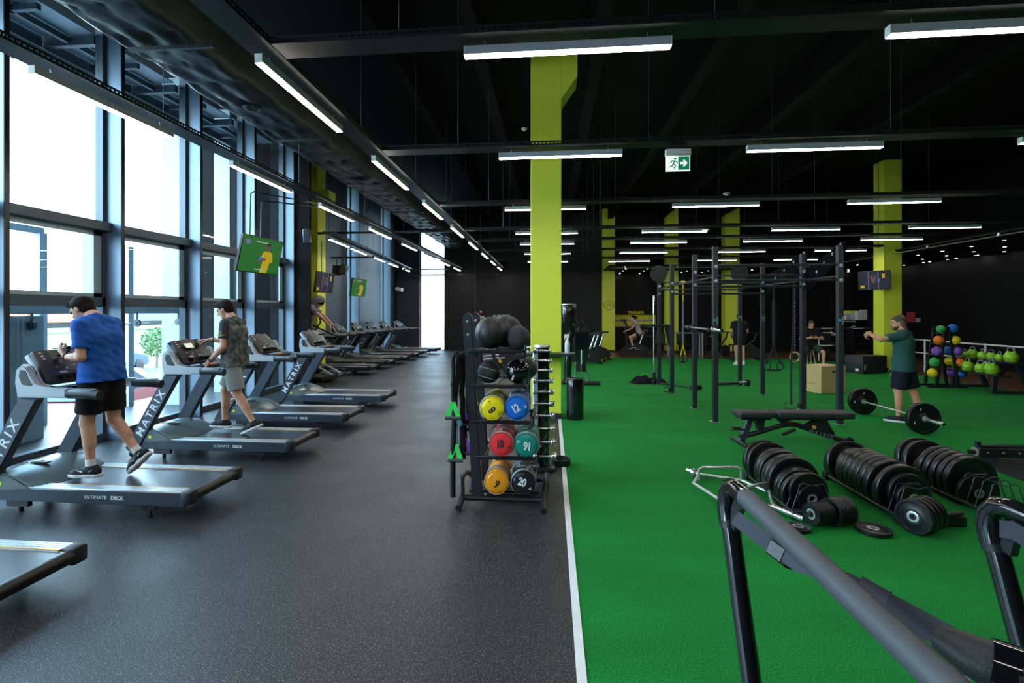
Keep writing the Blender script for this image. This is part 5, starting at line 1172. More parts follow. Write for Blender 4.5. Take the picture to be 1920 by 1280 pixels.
# barbell storage and tyre like shapes at the right picture edge
t = thing('barbell_stand', 'dark bar stand with a chrome curved foot at the right picture edge', 'stand', (10.55, 11.75, 0))
obj('stand_frame', MB().bx(0, 0.08, -0.25, 0.25, 0, 0.05).bx(0.0, 0.08, -0.04, 0.04, 0.05, 0.95), 'black_metal', t)
obj('plate_stack', MB().lathe([(0, 0), (0.19, 0), (0.2, 0.02), (0.2, 0.14), (0.19, 0.16), (0, .16)], 28, (0.04, -0.2, 0.80), (0, 1, 0)), 'rubber', t)
obj('curved_foot', MB().tube(bez((0.30, -0.1, 0.27), (0.08, -0.1, 0.22), (-0.02, -0.12, 0.12), (-0.06, -0.1, 0.015)), 0.014, 8), 'steel', t)
# low black beam and mat, right edge
t = thing('low_beam', 'low black bolted beam on short feet at the right picture edge', 'beam', (4.86, 6.32, 0))
obj('beam_tube', MB().bx(0, 2.4, -0.05, 0.05, 0.095, 0.205, 0.004), 'black_metal', t); obj('top_strip', MB().bx(0.04, 2.4, -.045, .045, 0.205, 0.228), 'rubber', t)
obj('end_plate', MB().lathe([(0, 0), (0.055, 0), (0.055, 0.012), (0, 0.012)], 20, (-0.012, 0, 0.152), (1, 0, 0), .7), 'steel', t)
obj('end_knob', MB().cyl((-0.07, 0, 0.15), (-0.012, 0, 0.15), 0.028, 12), 'rubber', t)
obj('stop_post', MB().bx(0.005, 0.04, -0.02, 0.02, 0.2, 0.27), 'black_metal', t)
for k in range(8): shared(t, 'bolt', bolt_m, (0.09+k*0.165, -0.0505, 0.155))
for x in (0.02, 1.6): obj('foot', MB().bx(x, x+0.17, -0.045, 0.045, 0.02, 0.095).prism([(x+.17, .095), (x+.22, .095), (x+.18, .03), (x+.17, .03)], -.01, .01, 'y'), 'slate', t)
t = thing('rubber_mat', 'dark ribbed rubber mat under the low beam at the right edge', 'mat', (4.93, 6.0, 0))
mb = MB().bx(-0.05, 3.2, -0.35, 0.55, 0.001, 0.018, 0.004)
obj('mat_slab', mb, 'rubber_matt', t)
rbm = MB().bx(-0.05, 3.2, -0.012, 0.012, 0.018, 0.022).mesh('rib', 'rubber_matt')
for k in range(11): shared(t, 'rib', rbm, (0, -0.3+k*0.08, 0))
# ================================================================ foreground resistance sled: two posts with foam grip rails, strap and padded belt
def sled():  # sled and harness coordinates scaled away from the camera, fitted to image pixels
    t = thing('sled_trainer', 'black sled trainer in the foreground with two grey foam grip rails', 'trainer', (0, 0, 0))
    for X, ye in ((0.615, 1.79), (1.365, 1.69)):
        zt = 1.165
        obj('post', MB().tube([(X+0.035, ye-0.36, 0.03), (X+0.012, ye-0.13, 0.60), (X-0.006, ye+0.004, 1.035)], 0.030, 18), 'gloss_black', t)
        obj('post_collar', MB().tube([(X-0.006, ye+0.002, 1.02), (X-0.007, ye+0.008, 1.045)], 0.034, 18), 'black_metal', t)
        obj('elbow', MB().tube([(X-0.007, ye+0.008, 1.04), (X-0.009, ye+0.022, 1.085), (X-0.008, ye+0.020, 1.13), (X-0.006, ye-0.005, 1.158), (X-0.003, ye-0.05, zt+0.002), (X, ye-0.13, zt)], [0.035, 0.034, 0.032, 0.0305, 0.029, 0.0285], 18), 'gloss_black', t)
        obj('gusset', MB().prism([(ye-0.02, 1.035), (ye-0.03, 1.10), (ye-0.06, 1.14), (ye-0.13, 1.15), (ye-0.15, 1.142), (ye-0.09, 1.11), (ye-0.065, 1.07), (ye-0.055, 1.03)], X-0.014, X+0.008, 'x'), 'black_metal', t)
        obj('foam_rail', MB().tube([(X, ye-0.12, zt), (X+0.004, 0.9, zt), (X+0.005, 0.2, zt), (X+0.005, -0.6, zt-0.01)], 0.0290, 24), 'foam_grip', t)
        obj('rear_post', MB().cyl((X+0.005, -0.6, zt-.01), (X+.02, -.72, 0.03), 0.03, 14), 'gloss_black', t)
        obj('base_rail', MB().bx(X-.03, X+.08, -0.9, 1.6, 0.0, 0.06, 0.01), 'black_metal', t)
    obj('cross_base', MB().bx(0.6, 1.44, 1.25, 1.37, 0.06, 0.12, 0.01).bx(.6, 1.44, -.85, -.73, .06, .12, .01), 'black_metal', t)
sled()
def harness():
    t = thing('pulling_harness', 'dark webbing harness with a padded belt slung between the foam rails', 'harness', (0, 0, 0))
    def ribbon(nm, P, hw, m, th=0.0022, up=(0.3, 0.5, 1)): return obj(nm, MB().tube(P, 0.01, 4, flat=(th, hw), up=up), m, t)
    ribbon('front_strap', [(0.585, 1.68, 1.096), (0.625, 1.61, 1.076), (0.650, 1.56, 1.062)], 0.023, 'strap_black')
    obj('buckle', MB().box((0.660, 1.545, 1.056), (0.03, 0.06, 0.05), (0.2, 0.3, 0.5), 0.006).tube([(0.655, 1.55, 1.04), (0.68, 1.53, 1.035), (0.69, 1.49, 1.03), (0.66, 1.50, 1.035)], 0.006, 6, True), 'rubber', t)
    ribbon('mid_strap', [(0.660, 1.54, 1.058), (0.672, 1.46, 1.062), (0.695, 1.36, 1.09), (0.712, 1.28, 1.105), (0.72, 1.23, 1.110)], 0.021, 'strap_black')
    ribbon('stitched_patch', [(0.714, 1.25, 1.112), (0.722, 1.215, 1.113), (0.731, 1.18, 1.115)], 0.0265, mat('stitched webbing patch', (.055, .06, .085), .7, 0, .3, .1, 200), 0.004)
    ribbon('long_strap', [(0.722, 1.21, 1.112), (0.742, 1.13, 1.118), (0.760, 1.08, 1.118), (0.775, 1.04, 1.117)], 0.0250, 'strap_black')
    obj('padded_belt', MB().tube([(0.762, 1.075, 1.112), (0.782, 1.03, 1.108), (0.83, 0.985, 1.10), (0.92, 0.96, 1.085), (1.03, 0.98, 1.09)], [0.026, 0.038, 0.046, 0.048, 0.046], 18), 'vinyl_pad', t)
    obj('belt_sleeve', MB().tube([(0.800, 1.012, 1.106), (0.85, 0.978, 1.097), (0.93, 0.958, 1.085), (1.01, 0.972, 1.088)], [0.046, 0.051, 0.053, 0.050], 18), 'gloss_black', t)
    obj('belt_ring', MB().tube([(0.775, 1.03, 1.07), (0.785, 1.02, 1.035), (0.782, 1.0, 1.01)], 0.005, 6), 'steel', t)
    ribbon('right_strap', [(1.345, 1.66, 1.10), (1.33, 1.60, 1.12), (1.30, 1.48, 1.125), (1.25, 1.30, 1.12), (1.15, 1.08, 1.10), (1.03, 0.98, 1.09)], 0.025, 'strap_black')
harness()
# ================================================================ people: smooth implicit bodies turned into one continuous mesh each
def V3(*a): return np.array(a, float)
def unit(v): v = np.array(v, float); return v/np.linalg.norm(v)
def surf(prims, h, k=0.02, noise=0.0):
    pts = []
    for p in prims:
        if p[0] == 'c': pts += [p[1]-max(p[3], p[4]), p[1]+max(p[3], p[4]), p[2]-max(p[3], p[4]), p[2]+max(p[3], p[4])]
        else: pts += [p[1]-max(p[2]), p[1]+max(p[2])]
    pts = np.array(pts); lo = pts.min(0)-3*h-k; hi = pts.max(0)+3*h+k
    n = np.ceil((hi-lo)/h).astype(int)+1
    F_ = np.full(n, 0.5, np.float32)
    ax = [lo[i]+h*np.arange(n[i]) for i in range(3)]
    for p in prims:
        o = p[5] if p[0] == 'c' else p[4]
        kk = o.get('k', k); m_ = 3*kk+3*h
        if p[0] == 'c':
            r = max(p[3], p[4]); a0 = np.minimum(p[1], p[2])-r-m_; a1 = np.maximum(p[1], p[2])+r+m_
        else:
            r = max(p[2]); a0 = p[1]-r-m_; a1 = p[1]+r+m_
        i0 = np.maximum(0, ((a0-lo)/h).astype(int)); i1 = np.minimum(n, ((a1-lo)/h).astype(int)+2)
        if (i1 <= i0).any(): continue
        X, Y, Z = np.meshgrid(ax[0][i0[0]:i1[0]], ax[1][i0[1]:i1[1]], ax[2][i0[2]:i1[2]], indexing='ij')
        if p[0] == 'c':
            a, b = p[1], p[2]; ba = b-a; L2 = max(1e-9, float(ba@ba))
            t = np.clip(((X-a[0])*ba[0]+(Y-a[1])*ba[1]+(Z-a[2])*ba[2])/L2, 0, 1)
            d = np.sqrt((X-a[0]-t*ba[0])**2+(Y-a[1]-t*ba[1])**2+(Z-a[2]-t*ba[2])**2)-(p[3]+(p[4]-p[3])*t)
        else:
            c, R_, M_ = p[1], p[2], p[3]
            qx, qy, qz = X-c[0], Y-c[1], Z-c[2]
            u = [(qx*M_[i][0]+qy*M_[i][1]+qz*M_[i][2])/R_[i] for i in range(3)]
            q = np.sqrt(u[0]**2+u[1]**2+u[2]**2); g = np.sqrt((u[0]/R_[0])**2+(u[1]/R_[1])**2+(u[2]/R_[2])**2)+1e-6
            d = q*(q-1)/g
        for (cp, cn) in o.get('cut', ()): d = np.maximum(d, (X-cp[0])*cn[0]+(Y-cp[1])*cn[1]+(Z-cp[2])*cn[2])
        if noise: d = d+noise*(np.sin(X*61+Z*23)*np.sin(Y*57-Z*31)+0.6*np.sin(Z*83+X*40))
        S = F_[i0[0]:i1[0], i0[1]:i1[1], i0[2]:i1[2]]
        if o.get('sub'): S[...] = np.maximum(S, -d)
        else:
            hh = np.clip(0.5+0.5*(S-d)/kk, 0, 1); S[...] = S*(1-hh)+d*hh-kk*hh*(1-hh)
    # naive surface nets
    ins = F_ < 0
    C = np.zeros(np.array(n)-1, np.int8)
    sl = [slice(0, -1), slice(1, None)]
    for i in (0, 1):
        for j in (0, 1):
            for l in (0, 1): C += ins[sl[i], sl[j], sl[l]]
    act = np.argwhere((C > 0) & (C < 8))
    if len(act) == 0: return [], []
    idx = -np.ones(C.shape, np.int64); idx[tuple(act.T)] = np.arange(len(act))
    P = np.zeros((len(act), 3)); W_ = np.zeros(len(act))
    cor = np.array([(i, j, l) for i in (0, 1) for j in (0, 1) for l in (0, 1)])
    for a in range(8):
        for b in range(a+1, 8):
            if np.abs(cor[a]-cor[b]).sum() != 1: continue
            fa = F_[tuple((act+cor[a]).T)]; fb = F_[tuple((act+cor[b]).T)]
            m_ = (fa < 0) != (fb < 0); t = np.where(m_, fa/np.where(m_, fa-fb, 1), 0)
            P[m_] += cor[a]+(cor[b]-cor[a])*t[m_][:, None]; W_ += m_
    P = lo+h*(act+P/W_[:, None])
    Q = []
    for axn in range(3):
        u, v = (axn+1) % 3, (axn+2) % 3
        s0 = [slice(None)]*3; s1 = [slice(None)]*3; s0[axn] = slice(0, -1); s1[axn] = slice(1, None)
        A, B = ins[tuple(s0)], ins[tuple(s1)]
        e = np.argwhere(A != B)
        e = e[(e[:, u] > 0) & (e[:, v] > 0) & (e[:, u] < n[u]-1) & (e[:, v] < n[v]-1)]
        du = np.zeros(3, int); du[u] = 1; dv = np.zeros(3, int); dv[v] = 1
        q = np.stack([idx[tuple((e-du-dv).T)], idx[tuple((e-dv).T)], idx[tuple(e.T)], idx[tuple((e-du).T)]], 1)
        fl = A[tuple(e.T)]
        q[~fl] = q[~fl][:, ::-1]
        Q.append(q[(q >= 0).all(1)])
    return P, np.concatenate(Q)
def skin_mesh(name, parts, m):
    vs_, fs, off = [], [], 0
    for P, Q in parts:
        if len(P) == 0: continue
        vs_.append(P); fs.append(np.asarray(Q)+off); off += len(P)
    Pn = np.concatenate(vs_); Qn = np.concatenate(fs)
    me = bpy.data.meshes.new(name); me.from_pydata(Pn.tolist(), [], Qn.tolist()); me.update()
    for p in me.polygons: p.use_smooth = True
    me.materials.append(M[m] if isinstance(m, str) else m)
    return me
def cone(a, b, r0, r1, **o): return ('c', np.array(a, float), np.array(b, float), r0, r1, o)
def ell(c, R, F3, **o): return ('e', np.array(c, float), R, F3, o)
def hand(w, f, n_, t, curl, thumb=0.35, h=0.0038, spread=0.0):
    f, n_, t = unit(f), unit(n_), unit(t); pr = []
    w = np.array(w, float)
    pr.append(cone(w-f*0.03, w+f*0.012, 0.026, 0.023, k=0.012))
    for i, (o, kl, L_) in enumerate(((0.029, 0.088, 1.0), (0.010, 0.092, 1.1), (-0.009, 0.087, 1.02), (-0.027, 0.078, 0.82))):
        kp = w+f*kl+t*o
        pr.append(cone(w+f*0.008+t*o*0.65, kp, 0.0135, 0.0105, k=0.012))
        d = unit(f+t*spread*o*12); p = kp; a = 0.0
        c = curl[i] if isinstance(curl, (list, tuple)) else curl
        for sgm, (l, r0, r1) in enumerate(((0.044*L_, 0.0092, 0.0085), (0.027*L_, 0.0083, 0.0077), (0.021*L_, 0.0075, 0.0062))):
            a += c*(0.8 if sgm == 0 else 1.0)
            q = p+(d*math.cos(a)+n_*math.sin(a))*l
            pr.append(cone(p, q, r0, r1, k=0.003)); p = q
    b = w+f*0.022+t*0.024+n_*0.006
    d1 = unit(f*0.62+t*0.72+n_*thumb); p1 = b+d1*0.042; d2 = unit(f*0.86+t*0.30+n_*thumb*1.6); p2 = p1+d2*0.032; d3 = unit(f*0.92+t*0.02+n_*thumb*2.0); p3 = p2+d3*0.025
    pr += [cone(b, p1, 0.0135, 0.0105, k=0.008), cone(p1, p2, 0.0098, 0.009, k=0.003), cone(p2, p3, 0.0088, 0.0068, k=0.003)]
    return surf(pr, h, 0.004)
def person(name, label, loc, rz, S, h=0.0075, group=None):
    """S holds directions in a frame with +y forward, +x right, +z up; the figure is set down on its lower foot (or on S['z'])"""
    T = thing(name, label, 'person', loc, rz, group)
    sc = S.get('scale', 1.0); fem = S.get('female', False)
    up = unit(S.get('torso', (0, 0.05, 1))); up2 = unit(S.get('chest', S.get('torso', (0, 0.08, 1))))
    right = unit(S.get('right', (1, 0, 0))); sright = unit(S.get('sright', S.get('right', (1, 0, 0))))
    fwd = np.cross(up2, sright)
    pel = V3(0, 0, 0); che = pel+up*0.30; nk = che+up2*0.20
    hf = unit(S.get('face', (0, 1, -0.1))); hu = unit(S.get('crown', (0, 0.05, 1))); hr = unit(np.cross(hf, hu)); hu = unit(np.cross(hr, hf))
    hd = nk+unit(up2+fwd*S.get('neck', 0.35))*0.145
    sw = S.get('shoulder', 0.165 if fem else 0.188)
    J = {}
    for s, nm in ((-1, 'L'), (1, 'R')):
        J['sh'+nm] = che+up2*0.118+sright*s*sw+fwd*S.get('shrug'+nm, 0.0)
        J['el'+nm] = J['sh'+nm]+unit(S['uarm'+nm])*0.285
        J['wr'+nm] = J['el'+nm]+unit(S['farm'+nm])*0.255
        J['hp'+nm] = pel-up*0.05+right*s*0.092
        J['kn'+nm] = J['hp'+nm]+unit(S['thigh'+nm])*0.43
        J['an'+nm] = J['kn'+nm]+unit(S['shin'+nm])*0.405
    def foot_low(nm):
        d = unit(S['foot'+nm]); return min(J['an'+nm][2]-0.085, (J['an'+nm]+d*0.17)[2]-0.085) if d[2] < -0.2 else J['an'+nm][2]-0.085
    low = min(foot_low('L'), foot_low('R')) if 'z' not in S else -S['z']
    sh = V3(0, 0, -low)
    pel, che, nk, hd = pel+sh, che+sh, nk+sh, hd+sh
    for k_ in J: J[k_] = J[k_]+sh
    bl = S.get('girth', 0.86 if fem else 1.0)
    dp = 0.045
    pr = []
    # torso
    for s in (-1, 1):
        pr.append(cone(pel+right*s*0.058, che+sright*s*0.075, 0.100*bl, 0.108*bl, k=0.05))
        pr.append(cone(che+sright*s*0.075, che+up2*0.10+sright*s*0.10, 0.108*bl, 0.080*bl, k=0.04))
        pr.append(cone(nk-up2*0.01, J['sh'+('L' if s < 0 else 'R')]-up2*0.0, 0.052, 0.050*bl, k=0.04))
    pr.append(cone(pel-up*0.04-right*0.06, pel-up*0.04+right*0.06, 0.105*(1.03 if fem else 1.0), 0.105*(1.03 if fem else 1.0), k=0.04))
    pr.append(cone(nk-up2*0.02, hd-hu*0.02-hf*0.02, 0.056*bl, 0.054*bl, k=0.03))
    for nm in 'LR':
        a, b, c = J['sh'+nm], J['el'+nm], J['wr'+nm]
        pr += [cone(a, a+(b-a)*0.4, 0.052*bl, 0.049*bl, k=0.03), cone(a+(b-a)*0.4, b, 0.049*bl, 0.038*bl, k=0.02), cone(b, b+(c-b)*0.3, 0.040*bl, 0.041*bl, k=0.02), cone(b+(c-b)*0.3, c, 0.041*bl, 0.0265*bl, k=0.02)]
        a, b, c = J['hp'+nm], J['kn'+nm], J['an'+nm]
        back = unit(np.cross(unit(c-b), right)); back = back if back @ fwd < 0 else -back
        pr += [cone(a, b, 0.088, 0.056, k=0.03), cone(b, c, 0.052, 0.034, k=0.02), cone(b+(c-b)*0.16+back*0.014, b+(c-b)*0.46+back*0.014, 0.046, 0.045, k=0.03), cone(c, c-V3(0, 0, 0.04), 0.034, 0.036, k=0.02)]
    # head
    H3 = [hr, hf, hu]
    hp = lambda x, y, z: hd+hr*x+hf*y+hu*z
    pr += [ell(hp(0, -0.012, 0.022), (0.072, 0.093, 0.086), H3, k=0.015), ell(hp(0, 0.030, -0.035), (0.056, 0.058, 0.082), H3, k=0.02), cone(hp(-0.02, 0.055, -0.094), hp(0.02, 0.055, -0.094), 0.024, 0.024, k=0.02),
           cone(hp(0, 0.087, 0.012), hp(0, 0.104, -0.026), 0.008, 0.0125, k=0.01), cone(hp(0, 0.10, -0.028), hp(0, 0.085, -0.036), 0.010, 0.012, k=0.008), cone(hp(-0.034, 0.074, 0.024), hp(0.034, 0.074, 0.024), 0.012, 0.012, k=0.012),
           cone(hp(-0.02, 0.076, -0.062), hp(0.02, 0.076, -0.062), 0.0095, 0.0095, k=0.008)]
    for s in (-1, 1):
        pr.append(ell(hp(s*0.074, -0.005, -0.012), (0.010, 0.019, 0.031), H3, k=0.006))
        pr.append(ell(hp(s*0.030, 0.094, 0.006), (0.015, 0.012, 0.009), H3, sub=True, k=0.006))
    parts = [surf(pr, h, 0.02)]
    for nm in 'LR':
        if 'hand'+nm in S:
            f, n_, t, cu = S['hand'+nm][:4]; parts.append(hand(J['wr'+nm], f, n_, t, cu, S['hand'+nm][4] if len(S['hand'+nm]) > 4 else 0.35, 0.0038 if h < 0.01 else 0.0055))
    body = obj('body', skin_mesh('body', parts, S.get('skin', 'skin')), None, T)
    for s in (-1, 1): obj('eye', MB().sphere(tuple(hp(s*0.030, 0.0835, 0.006)), 0.0095, 10), 'eye', T)
    # hair
    nrm = hf*0.80-hu*0.60; hc = S.get('hair_cut', hp(0, 0.040, 0.030))
    hair = [ell(hp(0, -0.014, 0.028), (0.082, 0.103, 0.094), H3, cut=[(hc, nrm)]), ell(hp(0, -0.045, -0.03), (0.068, 0.062, 0.060), H3, cut=[(hp(0, -0.02, 0), hf), (hp(0, 0, -0.075), -hu)], k=0.01)]
    if S.get('fringe', True): hair.append(ell(hp(0, 0.055, 0.085), (0.060, 0.042, 0.030), H3, k=0.02))
    st = S.get('hair_style')
    if st == 'long':
        for s in (-0.055, -0.02, 0.02, 0.055): hair.append(cone(hp(s, -0.055, -0.01), hp(s*1.05, -0.085, -0.165), 0.036, 0.022, k=0.02))
    if st == 'bun': hair += [cone(hp(0, -0.10, 0.03), hp(0, -0.14, 0.01), 0.035, 0.034, k=0.02), cone(hp(0, -0.14, 0.01), hp(0, -0.15, -0.07), 0.030, 0.012, k=0.02)]
    if st != 'hood': obj('hair', skin_mesh('hair', [surf(hair, h*0.9, 0.015, 0.0022)], S.get('hair', 'hair_dark')), None, T)
    else:
        hood = [ell(hp(0, -0.025, 0.03), (0.105, 0.125, 0.125), H3, cut=[(hp(0, 0.02, 0), unit(hf*0.75-hu*0.66))]), cone(hp(0, -0.09, -0.02), nk, 0.085, 0.09, k=0.04)]
        obj('hood', skin_mesh('hood', [surf(hood, h, 0.02)], 'hood_grey'), None, T)
        obj('hair', skin_mesh('hair', [surf([ell(hp(0, -0.005, 0.03), (0.088, 0.11, 0.10), H3, cut=[(hp(0, 0.07, -0.02), unit(hf*0.75-hu*0.66))])], h, 0.01, 0.002)], 'hair_dark'), None, T)
    if S.get('beard'):
        obj('beard', skin_mesh('beard', [surf([ell(hp(0, 0.031, -0.047), (0.060, 0.063, 0.083), H3, cut=[(hp(0, 0.0, -0.056), hu*0.92+hf*0.25), (hp(0, -0.005, 0), -hf)]), cone(hp(-0.02, 0.058, -0.097), hp(0.02, 0.058, -0.097), 0.027, 0.027, k=0.02), cone(hp(-.022, .088, -.048), hp(.022, .088, -.048), .007, .007, k=.006)], h*0.8, 0.012, 0.001)], 'beard'), None, T)
    if S.get('headband'):
        pts_ = [tuple(hp(0.083*math.cos(a), -0.012+0.103*math.sin(a), 0.045+0.012*math.sin(a))) for a in [2*PI*i/30 for i in range(30)]]
        obj('headband', MB().tube(pts_, 0.004, 6, True), 'rubber', T)
    # shirt
    ht = S.get('hem', 0.13); q = []
    cut_h = [(pel-up*ht, -up)]; cut_n = [(nk+up2*0.012, up2)]
    for s in (-1, 1):
        q.append(cone(pel-up*ht*1.3+right*s*0.078, pel+right*s*0.064, 0.150*bl, 0.132*bl, k=0.04, cut=cut_h))
        q.append(cone(pel+right*s*0.064, che+sright*s*0.080, 0.132*bl, 0.122*bl, k=0.04, cut=cut_h))
        q.append(cone(che+sright*s*0.080, che+up2*0.10+sright*s*0.105, 0.122*bl, 0.094*bl, k=0.04, cut=cut_n))
        nm = 'L' if s < 0 else 'R'
        q.append(cone(nk-up2*0.03, J['sh'+nm]+up2*0.002, 0.066, 0.064*bl, k=0.04, cut=cut_n))
        if S.get('sleeves', True) and S.get('one_colour', True):
            a, b = J['sh'+nm], J['el'+nm]; d = unit(b-a); e = a+(b-a)*S.get('sleeve', 0.66)
            q.append(cone(a, e+d*0.05, 0.067*bl, 0.066*bl, k=0.03, cut=[(e, d)]))
    obj('shirt', skin_mesh('shirt', [surf(q, h, 0.03, S.get('fold', 0.0028))], S['shirt']), None, T)
    if not S.get('one_colour', True):
        for nm in 'LR':
            a, b = J['sh'+nm], J['el'+nm]; d = unit(b-a); e = a+(b-a)*S.get('sleeve', 0.66)
            obj('sleeve', skin_mesh('sleeve', [surf([cone(a-d*0.01, e+d*0.05, 0.070*bl, 0.068*bl, cut=[(e, d)])], h, 0.02, 0.001)], S['sleeve_mat']), None, T)
    # shorts
    q = [cone(pel-up*0.03-right*0.066, pel-up*0.03+right*0.066, 0.116*bl, 0.116*bl, k=0.03)]
    for nm in 'LR':
        a, b = J['hp'+nm], J['kn'+nm]; d = unit(b-a); e = a+(b-a)*S.get('short_len', 0.86)
        q.append(cone(a+(b-a)*0.20, e+d*0.06, 0.104*bl*S.get('short_w', 1.0), 0.090*S.get('short_w', 1.0), k=0.025, cut=[(e, d)]))
    obj('shorts', skin_mesh('shorts', [surf(q, h, 0.03, 0.0018)], S['shorts']), None, T)
    # shoes
    for nm in 'LR':
        an = J['an'+nm]; d = unit(S['foot'+nm]); lat = unit(np.cross(d, V3(0, 0, 1))); n_ = unit(np.cross(lat, d))
        fp = lambda y, z, x=0.0: an+d*y+n_*(z-0.085)+lat*x
        base = fp(0, 0.0); SH = [(base, -n_)]
        shoe = [cone(fp(-0.048, 0.05), fp(0.02, 0.052), 0.040, 0.044, k=0.02, cut=SH), cone(fp(0.02, 0.05), fp(0.115, 0.036), 0.047, 0.044, k=0.02, cut=SH), cone(fp(0.115, 0.034), fp(0.165, 0.028), 0.042, 0.030, k=0.02, cut=SH), cone(fp(-0.02, 0.06), fp(-0.005, 0.105), 0.041, 0.043, k=0.02, cut=[(fp(0, 0.103), n_)])]
        so = obj('shoe', skin_mesh('shoe', [surf(shoe, h*0.8, 0.02)], S.get('shoe', 'shoe_black')), None, T)
        SC = [(base, -n_), (fp(0, 0.027), n_)]
        sole = [cone(fp(-0.055, 0.014), fp(0.02, 0.014), 0.045, 0.046, k=0.02, cut=SC), cone(fp(0.02, 0.014), fp(0.115, 0.014), 0.046, 0.048, k=0.02, cut=SC), cone(fp(0.115, 0.014), fp(0.168, 0.014), 0.046, 0.034, k=0.02, cut=SC)]
        obj('sole', skin_mesh('sole', [surf(sole, h*0.8, 0.02)], 'shoe_white'), None, so)
        if S.get('socks', True):
            sd = unit(J['kn'+nm]-an)
            obj('sock', skin_mesh('sock', [surf([cone(an, an+sd*S.get('sock_h', 0.05), 0.041, 0.040, cut=[(an+sd*S.get('sock_h', 0.05), sd)])], h*0.8, 0.01)], 'sock'), None, T)
        if S.get('swoosh'):
            for sg in (-1, 1):
                pts2 = [(-0.045, 0.075), (-0.01, 0.050), (0.03, 0.042), (0.10, 0.070), (0.03, 0.055), (0.005, 0.058)]
                mb_ = MB(); A = [mb_.bm.verts.new(tuple(fp(y, z, sg*0.0475))) for y, z in pts2]; B = [mb_.bm.verts.new(tuple(fp(y, z, sg*0.036))) for y, z in pts2]
                mb_.bm.faces.new(A); mb_.bm.faces.new(list(reversed(B)))
                for i in range(len(A)): mb_.bm.faces.new((A[i], B[i], B[(i+1) % len(A)], A[(i+1) % len(A)]))
                obj('swoosh_emblem', mb_, 'white', so)
    for nm, m_ in S.get('wrist', ()):
        a = unit(J['wr'+nm]-J['el'+nm]); c = J['wr'+nm]-a*0.03; u = unit(np.cross(a, V3(0.1, 0.2, 1))); v = np.cross(a, u)
        obj('wristband', MB().tube([tuple(c+u*0.031*math.cos(t_)+v*0.031*math.sin(t_)) for t_ in [2*PI*i/18 for i in range(18)]], 0.0075, 6, True), m_, T)
    T.scale = (sc, sc, sc)
    return T, J
ST = (0, 0.02, -1)
# runner in blue
T1, J1 = person('person', 'man in a blue jersey and black shorts on a treadmill, looking at his phone', (-4.10, 4.28, 0.236), math.radians(92), dict(
    scale=0.99, girth=0.95, shoulder=0.18, torso=(0, 0.05, 1), chest=(0, 0.30, 1), face=(-0.05, 0.80, -0.55), crown=(0, 0.55, 0.8), neck=0.95,
    uarmL=(-0.12, -0.14, -0.97), farmL=(0.36, 0.92, -0.02), uarmR=(0.12, -0.02, -0.98), farmR=(-0.36, 0.92, -0.04),
    handL=((0.45, 0.80, 0.30), (0.4, -0.35, 0.85), (-0.25, 0.55, 0.75), 0.5), handR=((-0.45, 0.80, 0.30), (-0.4, -0.35, 0.85), (0.25, 0.55, 0.75), 0.5),
    thighL=(0, 0.16, -1), shinL=(0, -0.10, -1), footL=(-0.08, 1, 0.0), thighR=(0.02, -0.05, -1), shinR=(0, -0.62, -0.80), footR=(0.0, 0.72, -0.66),
    shirt='shirt_blue', shorts='cloth_black', short_len=0.78, short_w=1.12, hem=0.10, sleeve=0.72, swoosh=True, sock_h=0.075, wrist=(('L', 'rubber'),)), 0.0068)
def world_pt(T, p): return Matrix.LocRotScale(T.location, T.rotation_euler, T.scale) @ Vector(p)
pc = world_pt(T1, (J1['wrL']+J1['wrR'])/2+V3(0, 0.10, 0.045))
t = thing('phone', 'dark phone held by the man in the blue jersey', 'phone', pc, math.radians(92), None, (math.radians(-40), 0, math.radians(92)))
obj('case', MB().box((0, 0, 0), (0.075, 0.15, 0.009), None, 0.003), 'dark_plastic', t); obj('screen', MB().box((0, 0, 0.005), (0.068, 0.14, 0.002)), 'screen_off', t)
# runner in camouflage
T2, J2 = person('person', 'man in a grey camouflage jersey and grey shorts walking on the second treadmill', (-3.98, 6.06, 0.236), math.radians(93), dict(
    scale=0.985, girth=0.92, shoulder=0.172, torso=(0, 0.02, 1), chest=(0, 0.16, 1), face=(-0.05, 0.90, -0.42), crown=(0, 0.4, 0.9), neck=0.6,
    uarmL=(-0.12, 0.02, -0.97), farmL=(0.02, 0.72, -0.70), uarmR=(0.15, 0.52, -0.84), farmR=(-0.15, 0.97, 0.12),
    handL=((0.0, 0.62, -0.78), (0.6, -0.5, -0.35), (0.5, 0.7, 0.5), 0.45), handR=((-0.1, 0.98, -0.05), (-0.1, -0.05, -1), (-1, 0.1, 0.1), (0.25, 0.7, 0.8, 0.9)),
    thighL=(0, -0.20, -0.98), shinL=(-0.02, -0.52, -0.86), footL=(-0.05, 0.90, -0.38), thighR=(0.0, 0.42, -0.90), shinR=(0, 0.02, -1), footR=(0, 1, 0.03),
    shirt='camo', one_colour=False, sleeve_mat='camo_sleeve', shorts='cloth_grey', short_len=0.86, short_w=1.10, hem=0.12, sleeve=0.62, socks=False, wrist=(('L', 'rubber'), ('R', 'rubber'))), 0.0068)
c_ = J2['shL']+(J2['elL']-J2['shL'])*0.42+V3(-0.071, 0, 0); cr = MB()
for a0, a1, r_ in ((200, 340, 0.042), (215, 325, 0.026)): cr.tube([(0, r_*1.15*math.cos(math.radians(a)), 0.012+r_*0.8*math.sin(math.radians(a))) for a in range(a0, a1+1, 14)], 0.006, 5)
cr.tube([(0, 0, 0.0), (0, 0, 0.045)], 0.006, 5); cr.tube([(0, -0.02, 0.025), (0, 0.02, 0.025)], 0.005, 5)
obj('sleeve_print', cr, mat('olive sleeve print', (.30, .33, .10), .8), T2, tuple(c_))
